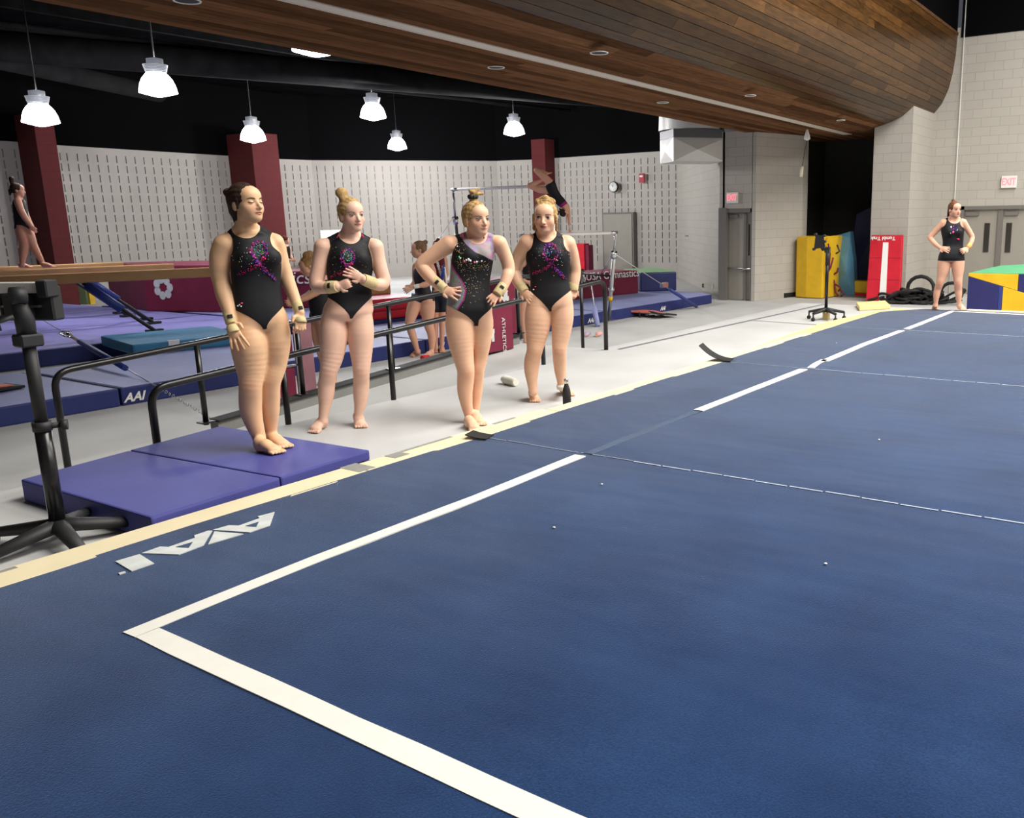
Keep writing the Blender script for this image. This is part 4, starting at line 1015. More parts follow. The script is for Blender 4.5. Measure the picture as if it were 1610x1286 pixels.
q = MB(); q.box(c0.x-.05, c0.y-.05, .0, c0.x+.03, c0.y+.03, .1); q.lathe((c0.x, c0.y, .09), [(.05, 0), (.05, .03), (.0001, .035)], 12); q.build('hub_box', mat('brass', (.5, .38, .16), .4, .8), fs)
fb = thing('foam_wedge', 'small beige foam block beside the far corner of the blue floor', 'foam block', (13.9, 4.5, 0))
a, b = G(1351, 489, 0), G(1400, 486, 0)
q = MB(); q.prism([(a.x, a.y), (b.x, b.y), (b.x+.7, b.y+.3), (a.x+.7, a.y+.3)], 0, .07); q.build('cover', m_foam2, fb, .012)

# ================================================================== mats by the opening
def poly_thing(name, label, cat, m, vs, fs, part='cover', extra=None):
    t = thing(name, label, cat, Vector(vs[0])); q = MB(); q.add(vs, fs); q.build(part, m, t, .02, 2); return t
Zp = ZF+.012
hzy = ZF+1.42
a, b, c, d = G(1254.5, 466, Zp), G(1272, 467, Zp), G(1297, 468, Zp), G(1313, 464, Zp)
yw = thing('yellow_wedge', 'big yellow folded tumbling mat standing in the dark opening', 'mat', b)
q = MB(); q.prism([(a.x-.15, a.y), (b.x-.2, b.y), (c.x-.2, c.y), (c.x-.05, c.y-.03), (c.x+.35, c.y+.05), (a.x+.35, a.y+.05)], Zp, [hzy-.02, hzy-.01, hzy-.01, hzy-.01, hzy, hzy]); q.build('cover', m_yel, yw, .03, 2)
q = MB(); q.prism([(c.x-.12, c.y-.04), (d.x-.3, d.y-.12), (d.x+.1, d.y-.12), (c.x+.4, c.y+.02)], Zp, hzy-.0); q.build('rear_flap', m_yel, yw, .03, 2)
for k, pts in enumerate((((1302, 383), (1305, 400), (1303, 425)), ((1310, 405), (1306, 420), (1302, 427)), ((1316, 385), (1320, 395), (1314, 399)))):
    q = MB(); q.tube([PX(x_, y_, c.x-.32) for x_, y_ in pts], .02, 6); q.build('strap', m_maroon if k < 2 else m_matt, yw)
bw = thing('blue_wedge', 'pale blue foam wedge standing behind the yellow mat', 'foam wedge', G(1322, 467, Zp))
XB = 20.45
P2 = lambda x, y, X=XB: PX(x, y, X)
vs = [P2(1308, 466), P2(1344, 467), P2(1342, 410), P2(1337, 364, XB+.1), P2(1312, 371, XB+.1), P2(1306, 420), P2(1330, 427, XB-.35), P2(1336, 372, XB-.1)]
bk_ = [v+Vector((.5, .1, 0)) for v in vs[:6]]
vs[0].z = max(vs[0].z, Zp); vs[1].z = max(vs[1].z, Zp); bk_[0].z = bk_[1].z = Zp; vs[0].z = vs[1].z = Zp
q = MB(); q.add(vs+bk_, [(0, 1, 6), (1, 2, 6), (2, 7, 6), (2, 3, 7), (3, 4, 7), (4, 6, 7), (4, 5, 6), (5, 0, 6)]+[(i, 8+i, 8+(i+1) % 6, (i+1) % 6) for i in range(6)]+[(13, 12, 11, 10, 9, 8)])
q.build('cover', mat('sky_vinyl', lin(92, 146, 176), .45, var=.1, vscale=3), bw)
for pts in (((1310, 432), (1316, 428), (1318, 421)), ((1311, 440), (1314, 460), (1318, 466)), ((1313, 447), (1322, 452), (1318, 458)), ((1320, 455), (1328, 462), (1322, 466))):
    q = MB(); q.tube([PX(x_, y_, XB-.45) for x_, y_ in pts], .022, 6); q.build('strap', m_maroon, bw)
nv_ = thing('navy_mat', 'dark navy mat leaning deep inside the opening', 'mat', (21.3, 7.1, Zp))
q = MB(); q.hexa([(21.2, 6.68, Zp), (21.5, 6.68, Zp), (21.5, 7.6, Zp), (21.2, 7.6, Zp), (21.5, 6.68, 1.9), (21.8, 6.68, 1.9), (21.8, 7.5, 1.5), (21.5, 7.5, 1.5)]); q.build('cover', mat('dark_navy', lin(26, 30, 66), .5), nv_, .03, 2)
yb = thing('folded_mat', 'small ochre folded mat on the floor inside the opening', 'mat', G(1356, 470, Zp))
q = MB(); q.box(20.5, 6.68, Zp+.05, 20.9, 7.25, Zp+.34); q.build('cover', m_yel, yb, .03); q = MB(); q.box(20.45, 6.66, Zp, 20.9, 7.3, Zp+.05); q.build('red_base', m_red, yb)
# red mat leaning on second pier
rm = thing('red_tumbling_mat', 'red mat with white centre stripe leaning against the right pier', 'mat', (19.25, 6.0, ZF))
c4 = [Vector((19.2, 6.40, ZF+.02)), Vector((19.2, 5.66, ZF+.02)), Vector((19.72, 5.82, 1.02)), Vector((19.72, 6.52, 1.02))]
th_ = Vector((.13, 0, .02))
q = MB(); q.hexa([c4[0], c4[0]+th_, c4[1]+th_, c4[1], c4[3], c4[3]+th_, c4[2]+th_, c4[2]]); q.build('cover', m_red, rm, .012, 2)
def rmpt(u, v, off=.006):
    a_ = c4[0].lerp(c4[1], u); b_ = c4[3].lerp(c4[2], u); return a_.lerp(b_, v)-Vector((off, 0, -off*.3))
q = MB(); v = [rmpt(.40, .01, .01), rmpt(.60, .01, .01), rmpt(.585, .90, .01), rmpt(.415, .90, .01)]; v2 = [rmpt(.40, .01, .0), rmpt(.60, .01, .0), rmpt(.585, .90, .0), rmpt(.415, .90, .0)]
q.hexa([v[0], v[1], v2[1], v2[0], v[3], v[2], v2[2], v2[3]]); q.build('centre_stripe', m_white, rm)
q = MB()
for vv in (.33, .66):
    w_ = [rmpt(.0, vv, .004), rmpt(1, vv, .004), rmpt(1, vv+.008, .004), rmpt(0, vv+.008, .004)]; q.add(w_, [(0, 1, 2, 3)])
q.build('fold_seam', m_red2, rm)
up_ = (c4[3]-c4[0]).normalized(); rt_ = (c4[1]-c4[0]).normalized()
text_obj('Tumbl Trak', .115, m_white, rm, rmpt(.80, .985, .012), -rt_, -up_, ext=.002, bold=.003)
# black cable heap by the pier
ch = thing('cable_heap', 'heap of coiled black hoses on the floor behind the far gymnast', 'cables', G(1450, 478, ZF)); ch['kind'] = 'stuff'
q = MB(); c = G(1448, 474, ZF)
c.x -= .45
for k in range(64):
    cx = c.x+R.uniform(-.25, .25); cy = c.y+R.gauss(0, .30); r_ = R.uniform(.08, .2); tl_ = R.uniform(-.8, .8); z_ = ZF+.04+R.random()*.26*max(0, 1-abs(cy-c.y)/.75)
    z_ = max(z_, ZF+.04+abs(tl_)*r_)
    pts = [(cx+r_*math.cos(a_), cy+r_*1.2*math.sin(a_), max(ZF+.03, z_+tl_*r_*math.sin(a_+k))) for a_ in [2*PI*j/14 for j in range(15)]]
    q.tube(pts, .028, 6, caps=False)
q.tube([(c.x, c.y-.1+.28*math.cos(a_), ZF+.06+.26*(1+math.sin(a_))) for a_ in [2*PI*j/16 for j in range(17)]], .04, 8, caps=False)
q.tube([(c.x, c.y-.75+.22*math.cos(a_), ZF+.06+.2*(1+math.sin(a_))) for a_ in [2*PI*j/16 for j in range(17)]], .035, 8, caps=False)
o = q.build('cable_heap_coils', m_rubber, ch); o['kind'] = 'stuff'
o.name = 'coil'
pl = thing('black_pole', 'thin black pole leaning behind the far gymnast', 'pole', G(1545, 470, ZF))
q = MB(); q.tube([PX(1515, 399, 16.5), PX(1531, 440, 15.7)], .03, 8); q.build('shaft', m_matt, pl); pl.location = (0, 0, 0); 
# blue / yellow / green panel mats at the right edge
Xf = 14.62
def YP(px_, py_, X=Xf): return PX(px_, py_, X)
yL = YP(1521, 460).y; yM = YP(1571, 460).y; yR = YP(1700, 460).y; zA = YP(1521, 434).z; zT = YP(1521, 429.5).z
yS = YP(1600, 450).y
zM = YP(1571, 449).z; zR = YP(1610, 460).z; slope = (zA-zR)/(yL-YP(1610, 460).y)
zl = lambda y: zA-(yL-y)*slope
pw = thing('panel_mat', 'lower navy and yellow panel mat at the right edge of the blue floor', 'panel mat', (Xf+.5, yM, 0))
def wedge(q, y0, y1, fz0, fz1, x0=Xf, x1=Xf+1.2):
    q.hexa([(x0, y1, fz0(y1)), (x1, y1, fz0(y1)), (x1, y0, fz0(y0)), (x0, y0, fz0(y0)), (x0, y1, fz1(y1)), (x1, y1, fz1(y1)), (x1, y0, fz1(y0)), (x0, y0, fz1(y0))])
zfl = lambda y: 0.0
q = MB(); wedge(q, yL, yM+.01, zfl, lambda y: zl(y)-.004); q.build('navy_panel', m_navy2, pw, .006)
q = MB(); wedge(q, yM+.01, yM-.045, zfl, lambda y: zl(y)-.004); q.build('hinge_strip', m_blue, pw, .004)
q = MB(); wedge(q, yM-.05, yR, zfl, lambda y: zl(y)-.004); q.build('yellow_panel', m_yel, pw, .006)
uw = thing('panel_mat', 'upper yellow and navy wedge mat with green top at the right edge', 'panel mat', (Xf+.5, yM, zA))
zu = lambda y: zT
q = MB(); wedge(q, yL, yS, zl, zu); q.build('yellow_panel', m_yel, uw, .004)
q = MB(); wedge(q, yS-.004, yR, zl, zu); q.build('navy_panel', m_navy2, uw, .004)
q = MB(); q.hexa([(Xf+.02, yR, zT), (Xf+1.2, yR, zT), (Xf+1.2, yL, zT), (Xf+.02, yL, zT), (Xf+.02, yR, zT+.02), (Xf+1.2, yR, zT+.16), (Xf+1.2, yL-.25, zT+.06), (Xf+.02, yL, zT+.004)]); q.build('green_top', m_green, uw, .003)
q = MB(); q.box(Xf-.5, yL-.9, .0, Xf-.3, yL-.1, .05); o = q.build('white_foam_strip', m_foam, sf)

# ================================================================== small things on the floor
bt = G(884, 632, 0); bt = Vector((5.70, 4.40, 0))
b_ = thing('water_bottle', 'black steel water bottle with silver cap by the fourth gymnast', 'bottle', bt)
q = MB(); q.lathe(bt, [(.0001, .0), (.033, 0), (.035, .01), (.035, .12), (.031, .15), (.017, .195), (.015, .205)], 24); q.build('body', m_matt, b_)
q = MB(); q.lathe(bt, [(.0175, .203), (.0185, .205), (.0185, .238), (.016, .244), (.0001, .245)], 20); q.build('cap', m_chrome, b_)
cl_ = thing('black_cloth', 'crumpled black sock lying under the water bottle', 'sock', (bt.x, bt.y-.04, 0))
q = MB(); q.tube([(bt.x-.075, bt.y-.05, .018), (bt.x-.02, bt.y-.062, .018), (bt.x+.03, bt.y-.058, .02), (bt.x+.08, bt.y-.045, .016)], [.014, .02, .017, .01], 10, flat=.8); q.build('cloth', m_matt, cl_)
wb = G(802, 600, 0.035)
w_ = thing('white_bottle', 'white plastic drinking bottle lying on its side behind the fourth gymnast', 'bottle', (wb.x, wb.y, 0))
d = Vector((G(828, 603).x-G(790, 594).x, G(828, 603).y-G(790, 594).y, 0)).normalized()
p0 = Vector((wb.x, wb.y, .043))-d*.10
q = MB(); q.tube([p0, p0+d*.015, p0+d*.10, p0+d*.17, p0+d*.205], [.036, .042, .039, .034, .032], 20); q.build('body', m_bottle, w_)
q = MB(); q.tube([p0-d*.028, p0-d*.001], [.026, .029], 18); q.tube([p0-d*.055, p0-d*.028], [.009, .011], 10); q.build('cap', m_sign, w_)
pp = G(905, 532, -.2); pp = Vector((9.25, 7.15, floor_z(9.25, 7.15)))
t = thing('grip_bag', 'black and white patterned bundle on the floor beside the fourth gymnast', 'bag', pp)
q = MB()
for k in range(38):
    a_ = R.uniform(0, 2*PI); e_ = R.uniform(.1, 1.4); r_ = R.uniform(.06, .13); v = Vector((math.cos(a_)*math.cos(e_), math.sin(a_)*math.cos(e_), math.sin(e_)*.8))
    p1 = pp+v*r_+Vector((0, 0, .02)); q.tube([pp+v*.02+Vector((0, 0, .03)), p1, p1+Vector((R.uniform(-.03, .03), R.uniform(-.03, .03), -.01))], .012, 5, mi=k % 2)
q.build('strands', [m_matt, m_cream], t)
pp = G(922, 520, -.3); pp = Vector((pp.x, pp.y, floor_z(pp.x, pp.y)))
t = thing('flip_flops', 'rainbow coloured pair of slippers on the floor near the bars', 'slippers', pp)
cols = [lin(226, 120, 130), lin(240, 200, 90), lin(120, 180, 200), lin(200, 130, 190)]
for k in range(2):
    q = MB(); o = pp+Vector((.12*k, -.16*k, 0))
    q.tube([o+Vector((-.1, -.03, .03)), o+Vector((0, 0, .05)), o+Vector((.12, .04, .04))], [.03, .055, .04], 10, flat=.7)
    q.build('slipper', mat('slipper_print%d' % k, cols[k], .7, col2=cols[k+2], vscale=22), t)
sb = thing('springboard', 'low orange-topped springboard on black feet beside the landing mats', 'springboard', G(1010, 500, ZF))
a, b = G(989, 499, ZF), G(1040, 500, ZF); z0 = ZF
q = MB(); q.hexa([(a.x, a.y, z0+.10), (b.x, b.y-.1, z0+.07), (b.x+.35, b.y+.35, z0+.07), (a.x+.35, a.y+.45, z0+.10), (a.x, a.y, z0+.14), (b.x, b.y-.1, z0+.10), (b.x+.35, b.y+.35, z0+.10), (a.x+.35, a.y+.45, z0+.14)]); q.build('deck', mat('orange_deck', lin(200, 110, 92), .6, var=.1), sb, .008)
for f in (0.02, .33, .6):
    p = Vector(a).lerp(Vector(b), f); q = MB(); q.tube([(p.x, p.y, z0), (p.x, p.y, z0+.11)], .015, 6); q.tube([(p.x, p.y, z0+.015), (p.x+.4, p.y-.1, z0+.015)], .012, 6); q.build('foot', m_matt, sb)
q = MB(); q.hexa([(b.x-.25, b.y-.06, z0+.09), (b.x+.25, b.y-.2, z0+.03), (b.x+.4, b.y+.2, z0+.03), (b.x, b.y+.3, z0+.10), (b.x-.25, b.y-.06, z0+.125), (b.x+.25, b.y-.2, z0+.06), (b.x+.4, b.y+.2, z0+.06), (b.x, b.y+.3, z0+.13)]); q.build('black_nose', m_rubber, sb)
# tip of a second springboard cut by the left edge
p = G(40, 610, ZF+.2); sb2 = thing('springboard', 'orange-topped springboard end on the lavender mat at the left edge', 'springboard', (p.x, p.y, ZF+.2))
a = G(40, 606, ZF+.235); z0 = ZF+.206
q = MB(); q.hexa([(a.x-1.0, a.y-.35, z0+.06), (a.x, a.y, z0+.005), (a.x-.05, a.y+.35, z0+.005), (a.x-1.0, a.y+.25, z0+.06), (a.x-1.0, a.y-.35, z0+.11), (a.x, a.y, z0+.035), (a.x-.05, a.y+.35, z0+.035), (a.x-1.0, a.y+.25, z0+.11)]); q.build('black_base', m_rubber, sb2, .006)
q = MB(); q.hexa([(a.x-1.0, a.y-.33, z0+.112), (a.x-.12, a.y-.03, z0+.045), (a.x-.15, a.y+.3, z0+.045), (a.x-1.0, a.y+.22, z0+.112), (a.x-1.0, a.y-.33, z0+.16), (a.x-.12, a.y-.03, z0+.06), (a.x-.15, a.y+.3, z0+.06), (a.x-1.0, a.y+.22, z0+.16)]); q.build('orange_top', bpy.data.materials['orange_deck'], sb2, .006)
# hanging microphone-like lamp at the opening
hp = PX(1269, 214, 18.6)
t = thing('hanging_bulb', 'small white teardrop light hanging under the end of the bulkhead', 'lamp', hp)
q = MB(); q.lathe(hp, [(.0001, -.10), (.07, -.06), (.06, .0), (.03, .10), (.02, .14)], 16); q.build('bulb', m_sign, t)
q = MB(); q.tube([(hp.x, hp.y, hp.z+.13), (hp.x, hp.y, 3.29)], .008, 5); q.tube([(hp.x, hp.y, hp.z-.08)]+[PX(1266, 235, 18.6), PX(1261, 262, 18.6)], .006, 5); q.build('cord', m_matt, t)
p = PX(1261, 262, 18.6); p2 = PX(1259.5, 278, 18.6)
t = thing('pull_handle', 'cream pull handle hanging on the cord by the dark opening', 'handle', p)
q = MB(); q.tube([p, p2], .036, 10); q.build('grip', m_cream, t)
q = MB(); q.tube([p, p+Vector((0, 0, .02))], .012, 6); q.build('ferrule', m_steel, t)
# bundle of blue and white ribbons hung near the standing girl
t = thing('ribbon_bundle', 'blue and white ribbons held up behind the chalking girl', 'ribbons', G(690, 560, ZF)+Vector((.4, .6, 0)))
# ================================================================== people
def lerp(a, b, t): return a+(b-a)*t
def smin(a, b, k):
    h = np.clip(.5+.5*(b-a)/k, 0, 1); return b*(1-h)+a*h-k*h*(1-h)
def smax(a, b, k): return -smin(-a, -b, k)
class Cone:
    """tapered capsule, optionally flattened along n by factor s"""
    def __init__(s, a, b, ra, rb, k=.012, n=None, fl=1.0):
        s.a = np.array(a, float); s.b = np.array(b, float); s.ra = ra; s.rb = rb; s.k = k; s.n = None if n is None else np.array(n, float)/np.linalg.norm(n); s.fl = fl
        r = max(ra, rb); s.lo = np.minimum(s.a, s.b)-r; s.hi = np.maximum(s.a, s.b)+r
    def d(s, P):
        ab = s.b-s.a; L = ab@ab+1e-12; pa = P-s.a; t = np.clip(pa@ab/L, 0, 1); v = pa-t[:, None]*ab
        if s.n is not None: v = v+np.outer((v@s.n)*(1/s.fl-1), s.n)
        return np.linalg.norm(v, axis=1)-(s.ra+(s.rb-s.ra)*t)
def catmull(A, m=3):
    A = np.array(A, float); out = []
    for i in range(len(A)-1):
        p0, p1, p2, p3 = A[max(i-1, 0)], A[i], A[i+1], A[min(i+2, len(A)-1)]
        for j in range(m):
            t = j/m; out.append(.5*(2*p1+(p2-p0)*t+(2*p0-5*p1+4*p2-p3)*t*t+(3*p1-p0-3*p2+p3)*t**3))
    out.append(A[-1]); return np.array(out)
class Chain:
    """limb: a smooth run of tapered segments"""
    def __init__(s, pts, k=.015):
        A = catmull([np.append(p, r) for p, r in pts], 3); s.k = min(k, .016)
        s.c = [Cone(A[i, :3], A[i+1, :3], A[i, 3], A[i+1, 3]) for i in range(len(A)-1)]
        s.lo = np.min([c.lo for c in s.c], axis=0); s.hi = np.max([c.hi for c in s.c], axis=0)
    def d(s, P):
        D = np.full(len(P), .5)
        for c in s.c:
            m = np.all((P > c.lo-.07) & (P < c.hi+.07), axis=1)
            if m.any(): D[m] = np.minimum(D[m], c.d(P[m]))
        return D
class Ell:
    def __init__(s, c, r, Rm=None, k=.012, neg=False):
        s.c = np.array(c, float); s.r = np.array(r, float); s.R = np.eye(3) if Rm is None else Rm; s.k = k; s.neg = neg
        m = s.r.max(); s.lo = s.c-m; s.hi = s.c+m
    def d(s, P):
        q = (P-s.c)@s.R; k0 = np.linalg.norm(q/s.r, axis=1)+1e-9; k1 = np.linalg.norm(q/s.r**2, axis=1)+1e-9; return k0*(k0-1)/k1
class Loft:
    """torso: rows (z, cx, cy, half width, depth front, depth back) in local frame turned by yaw"""
    def __init__(s, rows, yaw, k=.02):
        s.rows = catmull(sorted(rows), 4); s.yaw = yaw; s.k = k; c = s.rows
        m = c[:, 3].max()+.05
        s.lo = np.array([c[:, 1].min()-m, c[:, 2].min()-m, c[0, 0]-.02]); s.hi = np.array([c[:, 1].max()+m, c[:, 2].max()+m, c[-1, 0]+.02])
    def frame(s, P):
        z = P[:, 2]; rz = s.rows[:, 0]; f = [np.interp(z, rz, s.rows[:, i]) for i in range(1, 6)]
        # smooth between rows
        c, q = math.cos(s.yaw), math.sin(s.yaw)
        x = P[:, 0]-f[0]; y = P[:, 1]-f[1]
        u = x*c+y*q; v = -x*q+y*c          # u: across, v: front (towards camera when yaw=0)
        return z, u, v, f
    def d(s, P):
        z, u, v, f = s.frame(P); w = f[2]; dd = np.where(v > 0, f[3], f[4])
        d2 = ((np.abs(u/w)**2.3+np.abs(v/dd)**2.3)**(1/2.3)-1)*np.minimum(w, dd)
        zt, zb = s.rows[-1, 0], s.rows[0, 0]
        return smax(smax(d2, z-zt, .02), zb-z, .02)
def evalsdf(P, prims, pad=.06):
    D = np.full(len(P), .5)
    for p in prims:
        m = np.all((P > p.lo-pad) & (P < p.hi+pad), axis=1)
        if not m.any(): continue
        v = p.d(P[m])
        if getattr(p, 'neg', False): D[m] = smax(D[m], -v, p.k)
        else: D[m] = smin(D[m], v, p.k)
    return D
def surfnet(fn, lo, hi, h):
    """naive surface nets on a sparse-refined grid; fn(P)->sdf"""
    lo = np.array(lo)-3*h; hi = np.array(hi)+3*h
    B = 6; n = np.ceil((hi-lo)/h/B).astype(int)*B+1
    cs = [np.arange(0, n[i], B) for i in range(3)]
    gx, gy, gz = np.meshgrid(*cs, indexing='ij'); cp = np.stack([gx, gy, gz], -1).reshape(-1, 3)
    cd_ = fn(lo+(cp+0.0)*h, ).reshape(gx.shape)
    bx = np.minimum.reduce([np.abs(cd_[i:cd_.shape[0]-1+i, j:cd_.shape[1]-1+j, k:cd_.shape[2]-1+k]) for i in (0, 1) for j in (0, 1) for k in (0, 1)])
    act = bx < B*h*1.35+.004
    V = np.full(n, .5, np.float32)
    # sign fill for blocks that are not active
    sg = cd_[:-1, :-1, :-1]
    for (i, j, k) in np.argwhere(~act & (sg < 0)): V[i*B:(i+1)*B+1, j*B:(j+1)*B+1, k*B:(k+1)*B+1] = -.5
    mask = np.zeros(n, bool)
    for (i, j, k) in np.argwhere(act): mask[i*B:(i+1)*B+1, j*B:(j+1)*B+1, k*B:(k+1)*B+1] = True
    idx = np.argwhere(mask); V[mask] = fn(lo+idx*h)
    S = V < 0
    c8 = [S[i:n[0]-1+i, j:n[1]-1+j, k:n[2]-1+k] for i in (0, 1) for j in (0, 1) for k in (0, 1)]
    cnt_ = sum(c.astype(np.int8) for c in c8); cell = (cnt_ > 0) & (cnt_ < 8)
    ci = np.argwhere(cell); vid = np.full(cell.shape, -1, np.int64); vid[cell] = np.arange(len(ci))
    acc = np.zeros((len(ci), 3)); w_ = np.zeros(len(ci))
    corners = [np.array(c) for c in ((0,0,0),(1,0,0),(0,1,0),(1,1,0),(0,0,1),(1,0,1),(0,1,1),(1,1,1))]
    for a in range(8):
        for b in range(a+1, 8):
            if np.abs(corners[a]-corners[b]).sum() != 1: continue
            pa = ci+corners[a]; pb = ci+corners[b]
            va = V[pa[:, 0], pa[:, 1], pa[:, 2]]; vb = V[pb[:, 0], pb[:, 1], pb[:, 2]]
            x = (va < 0) != (vb < 0); t = np.where(x, va/(va-vb+1e-12), 0)
            acc += np.where(x[:, None], corners[a]+(corners[b]-corners[a])*t[:, None], 0); w_ += x
    verts = lo+(ci+acc/w_[:, None])*h
    faces = []
    for ax in range(3):
        o = [0, 0, 0]; o[ax] = 1
        a = S[:n[0]-o[0], :n[1]-o[1], :n[2]-o[2]]; b = S[o[0]:, o[1]:, o[2]:]
        e = np.argwhere(a != b); e = e[np.all(e[:, [i for i in range(3) if i != ax]] > 0, axis=1)]
        u, v = [(1, 2), (2, 0), (0, 1)][ax]
        du = np.zeros(3, int); du[u] = 1; dv = np.zeros(3, int); dv[v] = 1
        q = [e-du-dv, e-dv, e, e-du]
        f = np.stack([vid[t[:, 0], t[:, 1], t[:, 2]] for t in q], 1)
        flip = S[e[:, 0], e[:, 1], e[:, 2]]; f[~flip] = f[~flip][:, ::-1]
        faces.append(f)
    F = np.concatenate(faces); F = F[np.all(F >= 0, axis=1)]
    E_ = np.concatenate([F[:, [0, 1]], F[:, [1, 2]], F[:, [2, 3]], F[:, [3, 0]]]); nv = len(verts)
    dg = np.bincount(E_.ravel(), minlength=nv)+1e-9
    for lam in (.6, -.4, .6):
        ac = np.stack([np.bincount(E_[:, 0], verts[E_[:, 1], i], nv)+np.bincount(E_[:, 1], verts[E_[:, 0], i], nv) for i in range(3)], 1)
        verts = verts+lam*(ac/dg[:, None]-verts)
    return verts, F
def npmesh(name, v, f, m, parent, loc=None, cols=None):
    v = v*np.array([1., -1., 1.]); f = f[:, ::-1]
    me = bpy.data.meshes.new(name); me.vertices.add(len(v)); me.vertices.foreach_set('co', v.astype(np.float32).ravel())
    me.loops.add(f.size); me.loops.foreach_set('vertex_index', f.ravel().astype(np.int32)); me.polygons.add(len(f))
    me.polygons.foreach_set('loop_start', np.arange(0, f.size, 4, dtype=np.int32)); me.polygons.foreach_set('loop_total', np.full(len(f), 4, np.int32))
    me.polygons.foreach_set('use_smooth', np.ones(len(f), bool)); me.update(calc_edges=True)
    if cols is not None:
        ca = me.color_attributes.new('tint', 'FLOAT_COLOR', 'POINT'); ca.data.foreach_set('color', cols.astype(np.float32).ravel())
    return new(name, me, parent, m)

def tint_mat(name, base, rough, sss=0, spec=.4, var=0.06, bump=0, bscale=40, sheen=0):
    m = bpy.data.materials.new(name); m.use_nodes = True; N, L = nodes(m); b = N['Principled BSDF']
    at_ = N.new('ShaderNodeAttribute'); at_.attribute_name = 'tint'
    n = N.new('ShaderNodeTexNoise'); n.inputs['Scale'].default_value = 22; tc = N.new('ShaderNodeTexCoord'); L.new(tc.outputs['Object'], n.inputs['Vector'])
    mr = N.new('ShaderNodeMapRange'); mr.inputs['To Min'].default_value = 1-var; mr.inputs['To Max'].default_value = 1+var; L.new(n.outputs['Fac'], mr.inputs['Value'])
    mx = N.new('ShaderNodeMix'); mx.data_type = 'RGBA'; mx.blend_type = 'MULTIPLY'; mx.inputs['Factor'].default_value = 1
    L.new(at_.outputs['Color'], mx.inputs['A']); L.new(mr.outputs[0], mx.inputs['B']); L.new(mx.outputs['Result'], b.inputs['Base Color'])
    b.inputs['Roughness'].default_value = rough; b.inputs['Specular IOR Level'].default_value = spec
    if sss: b.inputs['Subsurface Weight'].default_value = sss; b.inputs['Subsurface Radius'].default_value = (.02, .008, .004); b.inputs['Subsurface Scale'].default_value = .5
    if sheen: b.inputs['Sheen Weight'].default_value = sheen
    return m
m_skin = tint_mat('skin', None, .5, .12)
m_leo = tint_mat('leotard_fabric', None, .62, 0, .25, .1)
m_wrap = mat('wrist_tape', lin(206, 186, 138), .85, var=.1, vscale=40)
m_patch = mat('grip_patch', lin(54, 50, 44), .7)
m_eye = mat('eye_white', lin(184, 172, 164), .3)
m_iris = mat('iris', (.03, .035, .04), .2)
m_lash = mat('lash', (.03, .02, .015), .6)
m_hairtie = mat('hair_tie', (.01, .01, .01), .7)
SEQ = [mat('sequin_magenta', lin(226, 30, 96), .25, .15), mat('sequin_violet', lin(96, 60, 210), .25, .15), mat('sequin_green', lin(50, 210, 150), .25, .15), mat('sequin_silver', lin(245, 245, 245), .15, .2), mat('sequin_gold', lin(226, 196, 110), .2, .2), mat('sequin_blush', lin(240, 110, 150), .25, .15), mat('sequin_plum', lin(120, 18, 80), .3, .2), mat('sequin_indigo', lin(70, 40, 150), .3, .2)]
m_ribbon = mat('ribbon_print', lin(120, 20, 84), .4, .2, var=.4, vscale=60)

def hair_mat(name, c, c2):
    return mat(name, c, .68, spec=.25, col2=c2, vscale=9, stretch=(6, 6, 1.2), bump=.5, bscale=26, detail=6)
H_DARK = hair_mat('dark_brown_hair', lin(66, 44, 34), lin(30, 20, 16))
H_BLOND = hair_mat('blond_hair', lin(204, 172, 116), lin(150, 116, 70))
H_HONEY = hair_mat('honey_hair', lin(200, 166, 110), lin(140, 106, 64))
H_BROWN = hair_mat('brown_hair', lin(128, 84, 56), lin(78, 48, 34))
H_AUB = hair_mat('auburn_hair', lin(120, 56, 40), lin(70, 30, 24))

def rotm(yaw, pitch=0, roll=0):
    """columns: right, front, up of a head frame; yaw>0 turns the face to the viewer's right"""
    Rz = Matrix.Rotation(PI/1*0-yaw*0, 3, 'Z')
    f = Vector((math.sin(yaw), math.cos(yaw), 0)); r = Vector((-math.cos(yaw), math.sin(yaw), 0)); u = Vector((0, 0, 1))
    # pitch: nod forward positive
    f2 = f*math.cos(pitch)-u*math.sin(pitch); u2 = u*math.cos(pitch)+f*math.sin(pitch)
    r2 = r*math.cos(roll)+u2*math.sin(roll); u3 = u2*math.cos(roll)-r*math.sin(roll)
    return np.array([list(r2), list(f2), list(u3)]).T    # local head coords -> person coords: c + R@q

